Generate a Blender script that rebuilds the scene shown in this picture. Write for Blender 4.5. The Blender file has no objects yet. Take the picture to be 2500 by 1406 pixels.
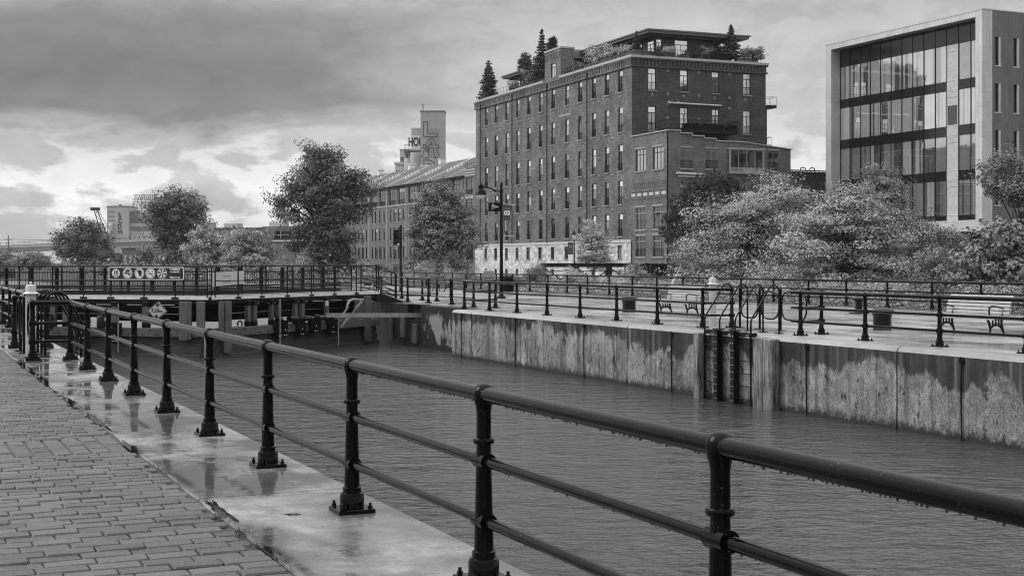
import bpy, math, random
import numpy as np
from mathutils import Matrix, Vector
PI = math.pi
rad = math.radians
S = bpy.context.scene
COL = S.collection
# ------------------------------------------------------------------ camera
cam_d = bpy.data.cameras.new('camera')
cam_d.lens = 48.96
cam_d.sensor_width = 36.0
cam_d.shift_y = -0.0247
cam_d.clip_start = 0.1
cam_d.clip_end = 6000
cam = bpy.data.objects.new('camera', cam_d)
cam.location = (0, 0, 1.7)
cam.rotation_euler = (PI / 2, 0, rad(-24.14))
COL.objects.link(cam)
S.camera = cam
# ------------------------------------------------------------------ tone
S.view_settings.view_transform = 'Standard'
S.view_settings.look = 'None'
S.view_settings.exposure = 0.48
S.view_settings.gamma = 1.0
S.view_settings.use_curve_mapping = False
S.cycles.max_bounces = 6
S.cycles.diffuse_bounces = 3
S.cycles.glossy_bounces = 4
S.cycles.transmission_bounces = 2
S.cycles.caustics_reflective = False
S.cycles.caustics_refractive = False
try:
    S.cycles.use_denoising = True
    S.cycles.denoiser = 'OPENIMAGEDENOISE'
    S.cycles.denoising_input_passes = 'RGB_ALBEDO_NORMAL'
    S.cycles.denoising_prefilter = 'ACCURATE'
    S.cycles.filter_width = 1.1
    S.cycles.sample_clamp_indirect = 4.0
except Exception:
    pass


class NT:
    """small node-tree writer"""
    def __init__(s, nt):
        s.nt = nt
        nt.nodes.clear()

    def n(s, t, **k):
        nd = s.nt.nodes.new(t)
        for a, b in k.items():
            setattr(nd, a, b)
        return nd

    def put(s, sock, v):
        if hasattr(v, 'is_output'):
            s.nt.links.new(v, sock)
        elif v is not None:
            if sock.type == 'RGBA' and not hasattr(v, '__len__'):
                v = (v, v, v, 1)
            sock.default_value = v

    def m(s, op, a, b=None, c=None, clamp=False):
        nd = s.n('ShaderNodeMath', operation=op, use_clamp=clamp)
        for i, v in enumerate((a, b, c)):
            if v is not None:
                s.put(nd.inputs[i], v)
        return nd.outputs[0]

    def vm(s, op, a, b=None):
        nd = s.n('ShaderNodeVectorMath', operation=op)
        s.put(nd.inputs[0], a)
        if b is not None:
            s.put(nd.inputs[1], b)
        return nd.outputs[0]

    def xyz(s, v):
        nd = s.n('ShaderNodeSeparateXYZ')
        s.put(nd.inputs[0], v)
        return nd.outputs

    def vec(s, x, y, z=0.0):
        nd = s.n('ShaderNodeCombineXYZ')
        for i, v in enumerate((x, y, z)):
            s.put(nd.inputs[i], v)
        return nd.outputs[0]

    def noise(s, v, scale, detail=4, rough=0.55, dist=0.0):
        nd = s.n('ShaderNodeTexNoise')
        s.put(nd.inputs['Vector'], v)
        nd.inputs['Scale'].default_value = scale
        nd.inputs['Detail'].default_value = detail
        nd.inputs['Roughness'].default_value = rough
        nd.inputs['Distortion'].default_value = dist
        return nd.outputs[0]

    def ramp(s, f, pts, interp='EASE'):
        nd = s.n('ShaderNodeValToRGB')
        cr = nd.color_ramp
        cr.interpolation = interp
        while len(cr.elements) < len(pts):
            cr.elements.new(0.5)
        for e, (p, v) in zip(cr.elements, pts):
            e.position = p
            e.color = (v, v, v, 1)
        s.put(nd.inputs[0], f)
        return nd.outputs[0]

    def mix(s, f, a, b):
        return s.m('ADD', s.m('MULTIPLY', a, s.m('SUBTRACT', 1.0, f)), s.m('MULTIPLY', b, f))

    def step(s, v, a, b):
        nd = s.n('ShaderNodeMapRange', interpolation_type='SMOOTHSTEP')
        s.put(nd.inputs[0], v)
        nd.inputs[1].default_value = a
        nd.inputs[2].default_value = b
        return nd.outputs[0]

    def obj(s):
        return s.n('ShaderNodeTexCoord').outputs['Object']

    def pos(s):
        return s.n('ShaderNodeNewGeometry').outputs['Position']

    def island(s):
        return s.n('ShaderNodeNewGeometry').outputs['Random Per Island']


# ------------------------------------------------------------------ sky: one overcast with broken, darker rolls of cloud (black and white photograph)
SUN_AZ, SUN_EL = rad(-62), rad(38)      # azimuth from the canal's own direction (+Y), towards +X
world = bpy.data.worlds.new('World')
S.world = world
world.use_nodes = True
w = NT(world.node_tree)
d = w.n('ShaderNodeTexCoord').outputs['Generated']
dx, dy, dz = w.xyz(d)
az = w.m('MULTIPLY', w.m('ARCTAN2', dx, dy), 57.2958)
el = w.m('MULTIPLY', w.m('ARCSINE', dz), 57.2958)
big = w.noise(w.vec(w.m('DIVIDE', az, 11.0), w.m('DIVIDE', el, 3.2), 3.7), 1.0, 5, 0.55, 0.3)
puff = w.noise(w.vec(w.m('DIVIDE', az, 3.2), w.m('DIVIDE', el, 1.5), 9.1), 1.0, 7, 0.56, 0.2)
soft = w.noise(w.vec(w.m('DIVIDE', az, 26.0), w.m('DIVIDE', el, 7.0), 1.3), 1.0, 4, 0.5, 0.2)
low = w.m('SUBTRACT', 1.0, w.step(el, 4.0, 6.5))
warp = w.m('ADD', w.m('MULTIPLY', w.m('SUBTRACT', big, 0.5), 3.4), w.m('MULTIPLY', w.m('MULTIPLY', w.m('SUBTRACT', puff, 0.5), low), 3.6))
e2 = w.m('DIVIDE', w.m('ADD', el, warp), 16.0, clamp=True)
left = w.ramp(e2, [(0.0, 0.40), (0.07, 0.42), (0.13, 0.50), (0.18, 0.60), (0.235, 0.53), (0.31, 0.46), (0.345, 0.30), (0.39, 0.14), (0.48, 0.115), (0.57, 0.15), (0.68, 0.28), (0.85, 0.42), (1.0, 0.45)])
right = w.ramp(e2, [(0.0, 0.62), (0.16, 0.60), (0.28, 0.54), (0.42, 0.46), (0.56, 0.41), (0.7, 0.36), (0.85, 0.40), (1.0, 0.45)])
glow = w.m('SUBTRACT', 1.0, w.step(az, -26.0, -2.0))
left = w.mix(w.m('MULTIPLY', glow, 0.75), left, 0.52)
side = w.step(w.m('ADD', az, w.m('MULTIPLY', w.m('SUBTRACT', big, 0.5), 12.0)), 14.0, 30.0)
cloud = w.mix(side, left, right)
cloud = w.m('MULTIPLY', cloud, w.m('ADD', 0.66, w.m('MULTIPLY', soft, 0.68)))
fine = w.noise(w.vec(w.m('DIVIDE', az, 1.7), w.m('DIVIDE', el, 0.95), 5.1), 1.0, 8, 0.6, 0.3)
pf = w.m('ADD', w.m('MULTIPLY', w.m('SUBTRACT', w.ramp(puff, [(0.44, 0.0), (0.53, 1.0)]), 0.5), w.m('ADD', 0.10, w.m('MULTIPLY', low, 0.36))), w.m('MULTIPLY', w.m('SUBTRACT', fine, 0.5), 0.42))
cloud = w.m('MULTIPLY', cloud, w.m('ADD', 1.0, pf))
zen = w.step(el, 12.0, 55.0)
cloud = w.m('MULTIPLY', cloud, w.m('ADD', 1.0, w.m('MULTIPLY', zen, 1.7)))
sky = w.n('ShaderNodeTexSky')
sky.sky_type = 'NISHITA'
sky.sun_disc = False
sky.sun_elevation = SUN_EL
sky.sun_rotation = SUN_AZ
bw = w.n('ShaderNodeRGBToBW')
w.put(bw.inputs[0], sky.outputs[0])
below = w.step(el, -1.0, 0.0)
tot = w.m('ADD', w.m('MULTIPLY', cloud, w.m('ADD', 0.3, w.m('MULTIPLY', below, 0.7))), 0.0)
bg1 = w.n('ShaderNodeBackground')
w.put(bg1.inputs[0], tot)
bg1.inputs[1].default_value = 0.94
bg2 = w.n('ShaderNodeBackground')
w.put(bg2.inputs[0], bw.outputs[0])
bg2.inputs[1].default_value = 0.05 * 0.2
addn = w.n('ShaderNodeAddShader')
w.put(addn.inputs[0], bg1.outputs[0])
w.put(addn.inputs[1], bg2.outputs[0])
wo = w.n('ShaderNodeOutputWorld')
w.put(wo.inputs[0], addn.outputs[0])
# ------------------------------------------------------------------ sun behind the cloud
sd = bpy.data.lights.new('sun', 'SUN')
sd.energy = 1.5
sd.angle = rad(35)
sun = bpy.data.objects.new('sun', sd)
sv = Vector((math.sin(SUN_AZ) * math.cos(SUN_EL), math.cos(SUN_AZ) * math.cos(SUN_EL), math.sin(SUN_EL)))
sun.rotation_euler = sv.to_track_quat('Z', 'Y').to_euler()
sun.location = (-30, 10, 60)
COL.objects.link(sun)


# ------------------------------------------------------------------ mesh helpers
class MB:
    def __init__(s):
        s.v = []
        s.f = []

    def add(s, vs, fs):
        o = len(s.v)
        s.v.extend(vs)
        s.f.extend([tuple(i + o for i in f) for f in fs])
        return s

    def box(s, x0, x1, y0, y1, z0, z1):
        vs = [(x0, y0, z0), (x1, y0, z0), (x1, y1, z0), (x0, y1, z0), (x0, y0, z1), (x1, y0, z1), (x1, y1, z1), (x0, y1, z1)]
        return s.add(vs, [(0, 3, 2, 1), (4, 5, 6, 7), (0, 1, 5, 4), (1, 2, 6, 5), (2, 3, 7, 6), (3, 0, 4, 7)])

    def cbox(s, x0, x1, y0, y1, z0, z1, b=0.01):
        """box with bevelled top and vertical edges"""
        def ring(i, z):
            return [(x0 + i + b, y0 + i, z), (x1 - i - b, y0 + i, z), (x1 - i, y0 + i + b, z), (x1 - i, y1 - i - b, z), (x1 - i - b, y1 - i, z), (x0 + i + b, y1 - i, z), (x0 + i, y1 - i - b, z), (x0 + i, y0 + i + b, z)]
        vs = ring(0, z0) + ring(0, z1 - b) + ring(b, z1)
        fs = [tuple(reversed(range(8))), tuple(range(16, 24))]
        for k in (0, 8):
            for i in range(8):
                j = (i + 1) % 8
                fs.append((k + i, k + j, k + 8 + j, k + 8 + i))
        return s.add(vs, fs)

    def obox(s, p0, p1, wx, wz, up=(0, 0, 1)):
        """bar of section wx by wz between two points"""
        a, b = Vector(p0), Vector(p1)
        t = (b - a).normalized()
        u = Vector(up)
        if abs(t.dot(u)) > 0.98:
            u = Vector((0, 1, 0))
        r = t.cross(u).normalized()
        u = r.cross(t).normalized()
        vs = []
        for q in (a, b):
            for i, j in ((-1, -1), (1, -1), (1, 1), (-1, 1)):
                vs.append(tuple(q + r * (i * wx / 2) + u * (j * wz / 2)))
        return s.add(vs, [(0, 3, 2, 1), (4, 5, 6, 7), (0, 1, 5, 4), (1, 2, 6, 5), (2, 3, 7, 6), (3, 0, 4, 7)])

    def tube(s, pts, r, n=8, closed=False):
        pts = [Vector(p) for p in pts]
        k = len(pts)
        rs = r if hasattr(r, '__len__') else [r] * k
        vs, fs = [], []
        t0 = (pts[1] - pts[0]).normalized()
        u = Vector((0, 0, 1)) if abs(t0.z) < 0.95 else Vector((1, 0, 0))
        for i, p in enumerate(pts):
            if closed:
                t = (pts[(i + 1) % k] - pts[i - 1]).normalized()
            elif i == 0:
                t = t0
            elif i == k - 1:
                t = (pts[-1] - pts[-2]).normalized()
            else:
                t = (pts[i + 1] - pts[i - 1]).normalized()
            a = t.cross(u)
            if a.length < 1e-5:
                a = t.cross(Vector((1, 0.3, 0)))
            a.normalize()
            u = a.cross(t).normalized()
            for j in range(n):
                q = 2 * PI * j / n
                vs.append(tuple(p + (a * math.cos(q) + u * math.sin(q)) * rs[i]))
        for i in range(k if closed else k - 1):
            i2 = (i + 1) % k
            for j in range(n):
                j2 = (j + 1) % n
                fs.append((i * n + j, i * n + j2, i2 * n + j2, i2 * n + j))
        if not closed:
            fs.append(tuple(reversed(range(n))))
            fs.append(tuple((k - 1) * n + j for j in range(n)))
        return s.add(vs, fs)

    def cyl(s, p0, p1, r0, r1=None, n=10):
        return s.tube([p0, p1], [r0, r0 if r1 is None else r1], n)

    def lathe(s, prof, n=16, c=(0, 0, 0)):
        vs, fs = [], []
        k = len(prof)
        for r, z in prof:
            for j in range(n):
                q = 2 * PI * j / n
                vs.append((c[0] + r * math.cos(q), c[1] + r * math.sin(q), c[2] + z))
        for i in range(k - 1):
            for j in range(n):
                j2 = (j + 1) % n
                fs.append((i * n + j, i * n + j2, i * n + n + j2, i * n + n + j))
        fs.append(tuple(reversed(range(n))))
        fs.append(tuple((k - 1) * n + j for j in range(n)))
        return s.add(vs, fs)

    def ball(s, c, r, n=10, sz=1.0):
        prof = [(max(1e-4, r * math.sin(PI * i / (n - 1))), -r * sz * math.cos(PI * i / (n - 1))) for i in range(n)]
        return s.lathe(prof, n + 4, c)

    def prism(s, poly, axis, a, b):
        """extrude a 2D polygon along an axis ('x','y','z') from a to b"""
        def P(p, h):
            return {'x': (h, p[0], p[1]), 'y': (p[0], h, p[1]), 'z': (p[0], p[1], h)}[axis]
        n = len(poly)
        vs = [P(p, a) for p in poly] + [P(p, b) for p in poly]
        fs = [tuple(range(n)), tuple(reversed(range(n, 2 * n)))]
        for i in range(n):
            j = (i + 1) % n
            fs.append((i, n + i, n + j, j))
        return s.add(vs, fs)

    def quad(s, a, b, c, d):
        return s.add([a, b, c, d], [(0, 1, 2, 3)])

    def build(s, name, m, parent=None, smooth=False, kind=None):
        me = bpy.data.meshes.new(name)
        me.from_pydata(s.v, [], s.f)
        if m:
            me.materials.append(m)
        me.validate()
        if smooth:
            me.polygons.foreach_set('use_smooth', [True] * len(me.polygons))
            try:
                me.set_sharp_from_angle(angle=rad(42))
            except Exception:
                pass
        me.update()
        return link(name, me, parent, kind)


def link(name, me, parent=None, kind=None):
    o = bpy.data.objects.new(name, me)
    COL.objects.link(o)
    if parent is not None:
        o.parent = parent
    if kind:
        o['kind'] = kind
    return o


def np_mesh(name, verts, nper, m):
    """verts: (faces*nper, 3) array of separate polygons"""
    me = bpy.data.meshes.new(name)
    nv = len(verts)
    nf = nv // nper
    me.vertices.add(nv)
    me.vertices.foreach_set('co', np.ascontiguousarray(verts, dtype=np.float32).ravel())
    me.loops.add(nv)
    me.loops.foreach_set('vertex_index', np.arange(nv, dtype=np.int32))
    me.polygons.add(nf)
    me.polygons.foreach_set('loop_start', np.arange(0, nv, nper, dtype=np.int32))
    me.polygons.foreach_set('loop_total', np.full(nf, nper, dtype=np.int32))
    me.materials.append(m)
    me.update(calc_edges=True)
    return me


def tag(o, label, cat, group=None):
    o['label'] = label
    o['category'] = cat
    if group:
        o['group'] = group
    return o


def thing(name, label, cat, loc=(0, 0, 0), rz=0.0, group=None):
    o = bpy.data.objects.new(name, None)
    o.empty_display_size = 0.2
    COL.objects.link(o)
    o.location = loc
    o.rotation_euler = (0, 0, rz)
    return tag(o, label, cat, group)


KIDS = {}


def kids(o):
    return [c for c in COL.objects if c.parent == o] if o.name not in KIDS else KIDS[o.name]


def dup(o, parent=None, loc=None, rz=None, label=None, _tree=None):
    """a copy of a thing with copies of its parts and sub-parts"""
    if _tree is None:
        _tree = {}
        for c in COL.objects:
            if c.parent is not None:
                _tree.setdefault(c.parent.name, []).append(c)
    c = o.copy()
    COL.objects.link(c)
    if parent is not None:
        c.parent = parent
    if loc is not None:
        c.location = loc
    if rz is not None:
        c.rotation_euler = (0, 0, rz)
    if label:
        c['label'] = label
    for ch in _tree.get(o.name, []):
        dup(ch, c, _tree=_tree)
    return c


def struct(name, mb, m, parent=None, smooth=False):
    o = mb.build(name, m, parent, smooth)
    if parent is None:
        o['kind'] = 'structure'
    return o


def text_mesh(body, size, ext=0.004, bold=0.0, align='CENTER', sx=1.0):
    cu = bpy.data.curves.new('lettering', 'FONT')
    cu.body = body
    cu.size = size
    cu.extrude = ext
    cu.offset = bold
    cu.align_x = align
    cu.align_y = 'CENTER'
    o = bpy.data.objects.new('lettering', cu)
    COL.objects.link(o)
    dg = bpy.context.evaluated_depsgraph_get()
    me = bpy.data.meshes.new_from_object(o.evaluated_get(dg))
    bpy.data.objects.remove(o)
    bpy.data.curves.remove(cu)
    if sx != 1.0:
        for v in me.vertices:
            v.co.x *= sx
    me.materials.clear()
    return me


def lettering(body, size, m, parent, at, xdir=(1, 0, 0), up=(0, 0, 1), bold=0.0, sx=1.0, align='CENTER', ext=0.004, name='lettering'):
    me = text_mesh(body, size, ext, bold, align, sx)
    me.materials.append(m)
    me.name = name
    o = link(name, me, parent)
    x = Vector(xdir).normalized()
    y = Vector(up).normalized()
    z = x.cross(y)
    M = Matrix(((x.x, y.x, z.x, at[0]), (x.y, y.y, z.y, at[1]), (x.z, y.z, z.z, at[2]), (0, 0, 0, 1)))
    o.matrix_local = M
    return o


# ------------------------------------------------------------------ materials (neutral: the photograph is black and white)
def mat(name, base=0.3, rough=0.6, metal=0.0, var=0.0, vs=1.5, bump=0.0, bs=20.0, spec=None, coat=0.0, island=0.0, rvar=0.0):
    m = bpy.data.materials.new(name)
    m.use_nodes = True
    t = NT(m.node_tree)
    p = t.n('ShaderNodeBsdfPrincipled')
    o = t.n('ShaderNodeOutputMaterial')
    t.put(o.inputs[0], p.outputs[0])
    c = base
    if var or bump or rvar:
        q = t.obj()
    if var:
        n1 = t.noise(q, vs, 6, 0.6)
        c = t.m('MULTIPLY', base, t.m('ADD', 1.0 - var, t.m('MULTIPLY', t.ramp(n1, [(0.25, 0.0), (0.75, 1.0)], 'LINEAR'), 2 * var)))
    if island:
        c = t.m('MULTIPLY', c, t.m('ADD', 1.0 - island, t.m('MULTIPLY', t.island(), 2 * island)))
    t.put(p.inputs['Base Color'], c)
    if rvar:
        n2 = t.noise(q, vs * 1.7, 5, 0.6)
        t.put(p.inputs['Roughness'], t.m('ADD', rough - rvar, t.m('MULTIPLY', n2, 2 * rvar), clamp=True))
    else:
        p.inputs['Roughness'].default_value = rough
    p.inputs['Metallic'].default_value = metal
    if spec is not None:
        p.inputs['Specular IOR Level'].default_value = spec
    if coat:
        p.inputs['Coat Weight'].default_value = coat
        p.inputs['Coat Roughness'].default_value = 0.08
    if bump:
        b = t.n('ShaderNodeBump')
        b.inputs['Strength'].default_value = min(1.0, bump)
        b.inputs['Distance'].default_value = 0.02
        t.put(b.inputs['Height'], t.noise(q, bs, 5, 0.6))
        t.put(p.inputs['Normal'], b.outputs[0])
    m['t'] = 1
    return m


def custom(name):
    m = bpy.data.materials.new(name)
    m.use_nodes = True
    t = NT(m.node_tree)
    p = t.n('ShaderNodeBsdfPrincipled')
    o = t.n('ShaderNodeOutputMaterial')
    t.put(o.inputs[0], p.outputs[0])
    return m, t, p


def paint_mat():
    m, t, p = custom('black_paint')
    q = t.pos()
    n1 = t.noise(q, 26.0, 4, 0.65)
    chip = t.step(t.noise(q, 95.0, 3, 0.75), 0.66, 0.71)
    patch = t.step(t.noise(q, 7.0, 3, 0.6), 0.40, 0.58)
    t.put(p.inputs['Base Color'], t.m('ADD', t.m('MULTIPLY', n1, 0.004), t.m('MULTIPLY', t.m('MULTIPLY', chip, patch), 0.20)))
    t.put(p.inputs['Roughness'], t.m('ADD', 0.10, t.m('MULTIPLY', n1, 0.20)))
    p.inputs['Specular IOR Level'].default_value = 0.04
    p.inputs['Coat Weight'].default_value = 0.42
    p.inputs['Coat Roughness'].default_value = 0.05
    p.inputs['Coat IOR'].default_value = 1.33
    b = t.n('ShaderNodeBump')
    b.inputs['Strength'].default_value = 0.22
    b.inputs['Distance'].default_value = 0.004
    t.put(b.inputs['Height'], t.m('ADD', t.noise(q, 60.0, 3, 0.6), t.m('MULTIPLY', n1, 0.8)))
    t.put(p.inputs['Normal'], b.outputs[0])
    return m


BLACK = paint_mat()
BLACK_DULL = mat('dull_black_metal', 0.004, 0.4, var=0.4, vs=6, spec=0.15)
IRON = mat('cast_iron', 0.006, 0.28, var=0.4, vs=8, bump=0.15, bs=60, spec=0.22)
DARKSTEEL = mat('dark_steel', 0.010, 0.45, var=0.5, vs=5, spec=0.2)
GALV = mat('galvanised_metal', 0.66, 0.35, metal=0.0, var=0.25, vs=4)
ARM = mat('worn_pale_metal', 0.26, 0.45, var=0.35, vs=6)
BOARDW = mat('white_board', 0.52, 0.5, var=0.08, vs=3)
PALE = mat('pale_metal', 0.5, 0.4, var=0.2, vs=6)
WHITEP = mat('white_paint', 0.50, 0.4, var=0.1, vs=10)
SIGNBLACK = mat('sign_black', 0.012, 0.35)
SIGNWHITE = mat('sign_white', 0.75, 0.4, var=0.05, vs=5)
SIGNGREY = mat('sign_reflective_grey', 0.42, 0.4, var=0.12, vs=9)
PAINTBLACK = mat('black_spray_paint', 0.012, 0.6)
PAINTWHITE = mat('white_spray_paint', 0.66, 0.6)
DROP = mat('water_drop', 0.06, 0.03)
BINGREY = mat('grey_plastic', 0.17, 0.4, var=0.12, vs=3)
BULB = mat('frosted_glass', 0.55, 0.3)
BANNER = mat('banner_cloth', 0.06, 0.7, var=0.1, vs=4)
BANNER2 = mat('banner_cloth_pale', 0.11, 0.7)


def wood_mat(name, a, b, scale=5.0, rough=0.6, axis='z', lo=0.3, hi=0.72):
    m, t, p = custom(name)
    q = t.obj()
    x, y, z = t.xyz(q)
    if axis == 'z':
        v = t.vec(t.m('MULTIPLY', x, 9.0), t.m('MULTIPLY', y, 9.0), t.m('MULTIPLY', z, 0.55))
    elif axis == 'x':
        v = t.vec(t.m('MULTIPLY', x, 0.55), t.m('MULTIPLY', y, 9.0), t.m('MULTIPLY', z, 9.0))
    else:
        v = t.vec(t.m('MULTIPLY', x, 9.0), t.m('MULTIPLY', y, 0.55), t.m('MULTIPLY', z, 9.0))
    n1 = t.noise(v, scale, 6, 0.65, 0.4)
    n2 = t.noise(q, 2.2, 4, 0.6)
    f = t.ramp(t.m('ADD', t.m('MULTIPLY', n1, 0.7), t.m('MULTIPLY', n2, 0.3)), [(lo, a), (hi, b)], 'LINEAR')
    t.put(p.inputs['Base Color'], f)
    p.inputs['Roughness'].default_value = rough
    bm = t.n('ShaderNodeBump')
    bm.inputs['Strength'].default_value = 0.4
    bm.inputs['Distance'].default_value = 0.01
    t.put(bm.inputs['Height'], n1)
    t.put(p.inputs['Normal'], bm.outputs[0])
    return m


TIMBER = wood_mat('weathered_timber', 0.010, 0.30, 3.0, lo=0.40, hi=0.64)
GATEWOOD = wood_mat('gate_timber', 0.010, 0.15, 7.0)
TIMBERX = wood_mat('weathered_timber_lying', 0.02, 0.15, axis='x')
TIMBERDK = wood_mat('wet_dark_timber', 0.010, 0.075, axis='x')
SLAT = wood_mat('bench_timber', 0.20, 0.44, 3.0, 0.4, axis='y')


def brick_mat(name, base, var, stain=0.3, mortar=1.25, bw=0.42, bh=0.14, contrast=0.25, rough=0.75, vstain=0.25):
    m, t, p = custom(name)
    q = t.obj()
    x, y, z = t.xyz(q)
    v = t.vec(t.m('ADD', x, y), z, 0.0)
    br = t.n('ShaderNodeTexBrick')
    br.offset = 0.5
    t.put(br.inputs['Vector'], v)
    br.inputs['Color1'].default_value = (base * (1 - contrast),) * 3 + (1,)
    br.inputs['Color2'].default_value = (base * (1 + contrast),) * 3 + (1,)
    br.inputs['Mortar'].default_value = (base * mortar,) * 3 + (1,)
    br.inputs['Scale'].default_value = 1.0
    br.inputs['Mortar Size'].default_value = 0.012
    br.inputs['Brick Width'].default_value = bw
    br.inputs['Row Height'].default_value = bh
    n1 = t.noise(q, 0.33, 6, 0.62)
    n2 = t.noise(q, 2.6, 5, 0.7)
    n3 = t.noise(t.vec(t.m('MULTIPLY', t.m('ADD', x, y), 1.1), t.m('MULTIPLY', z, 0.12), 0.0), 1.0, 5, 0.6)
    f = t.m('ADD', 1.0 - stain, t.m('MULTIPLY', t.ramp(n1, [(0.3, 0.0), (0.7, 1.0)], 'LINEAR'), stain * 2))
    g = t.m('ADD', 1.0 - var, t.m('MULTIPLY', n2, var * 2))
    h = t.m('ADD', 1.0 - vstain, t.m('MULTIPLY', n3, vstain * 2))
    sp = t.noise(q, 7.0, 3, 0.7)
    spk = t.m('ADD', 1.0, t.m('MULTIPLY', t.step(sp, 0.64, 0.74), 0.8))
    c = t.m('MULTIPLY', t.m('MULTIPLY', br.outputs['Color'], f), t.m('MULTIPLY', g, t.m('MULTIPLY', h, spk)))
    t.put(p.inputs['Base Color'], c)
    p.inputs['Roughness'].default_value = rough
    p.inputs['Specular IOR Level'].default_value = 0.3
    b = t.n('ShaderNodeBump')
    b.inputs['Strength'].default_value = 0.6
    b.inputs['Distance'].default_value = 0.02
    t.put(b.inputs['Height'], t.m('SUBTRACT', n2, t.m('MULTIPLY', br.outputs['Fac'], 0.6)))
    t.put(p.inputs['Normal'], b.outputs[0])
    return m


BRICK = brick_mat('old_brick', 0.118, 0.36, 0.42, contrast=0.34, vstain=0.36)
BRICKDK_SHADE = brick_mat('dark_and_shaded_brick', 0.06, 0.3, 0.3)  # darker tone gives the warehouse end wall its shade; terrace house is dark brick
BRICKMILL = brick_mat('mill_brick', 0.145, 0.2, 0.2)
BRICKANX = brick_mat('annexe_brick', 0.12, 0.25, 0.3)
STONE = brick_mat('pale_rubble_stone', 0.50, 0.28, 0.2, 0.62, 0.62, 0.33, 0.3)
STONECAP = mat('pale_stone_band', 0.46, 0.6, var=0.2, vs=2)
SILL = mat('stone_sill', 0.27, 0.6, var=0.2, vs=3)
ROOFCAP = mat('metal_coping', 0.36, 0.4, var=0.08, vs=1)
SHEET = mat('grey_sheet_metal', 0.24, 0.42, metal=0.2, var=0.12, vs=0.6)
ROOFMETAL = mat('standing_seam_roof', 0.33, 0.38, metal=0.25, var=0.12, vs=0.35)
DARKCLAD = mat('dark_cladding', 0.035, 0.5, var=0.2, vs=1)
FRAME = mat('window_frame_dark', 0.03, 0.4)
FRAMEPALE = mat('window_frame_pale', 0.32, 0.4)
def panel_mat(name, base, rough, c=0.08, w_=1.3, h=0.42):
    m, t, p = custom(name)
    q = t.obj()
    x, y, z = t.xyz(q)
    br = t.n('ShaderNodeTexBrick')
    br.offset = 0.37
    br.offset_frequency = 2
    t.put(br.inputs['Vector'], t.vec(z, t.m('ADD', x, y), 0.0))
    br.inputs['Color1'].default_value = (base * (1 - c),) * 3 + (1,)
    br.inputs['Color2'].default_value = (base * (1 + c),) * 3 + (1,)
    br.inputs['Mortar'].default_value = (base * 0.72,) * 3 + (1,)
    br.inputs['Scale'].default_value = 1.0
    br.inputs['Mortar Size'].default_value = 0.016
    br.inputs['Brick Width'].default_value = w_
    br.inputs['Row Height'].default_value = h
    n1 = t.noise(t.vec(t.m('MULTIPLY', t.m('ADD', x, y), 0.8), t.m('MULTIPLY', z, 0.12), 0.0), 1.0, 5, 0.6)
    t.put(p.inputs['Base Color'], t.m('MULTIPLY', br.outputs['Color'], t.m('ADD', 0.78, t.m('MULTIPLY', n1, 0.44))))
    p.inputs['Roughness'].default_value = rough
    p.inputs['Metallic'].default_value = 0.15
    b = t.n('ShaderNodeBump')
    b.inputs['Strength'].default_value = 0.5
    b.inputs['Distance'].default_value = 0.02
    t.put(b.inputs['Height'], t.m('SUBTRACT', 1.0, br.outputs['Fac']))
    t.put(p.inputs['Normal'], b.outputs[0])
    return m


PANELW = panel_mat('pale_zinc_panel', 0.50, 0.42)
PANELG_SHADE = panel_mat('grey_and_shaded_zinc_panel', 0.125, 0.42, 0.12)  # darker copy of the pale panel, carries the shade of the office side
SPANDREL = mat('spandrel_glass', 0.010, 0.12, spec=0.5)
PLY = mat('bare_board', 0.42, 0.6, var=0.2, vs=3)
CONC_FAR = mat('far_concrete', 0.40, 0.7, var=0.22, vs=0.16)
CONC_FARP = mat('far_concrete_pale', 0.45, 0.7, var=0.15, vs=0.2)
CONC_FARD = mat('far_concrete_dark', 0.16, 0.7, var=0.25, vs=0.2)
CORR = mat('corrugated_sheet', 0.22, 0.5, var=0.25, vs=0.3)


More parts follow.
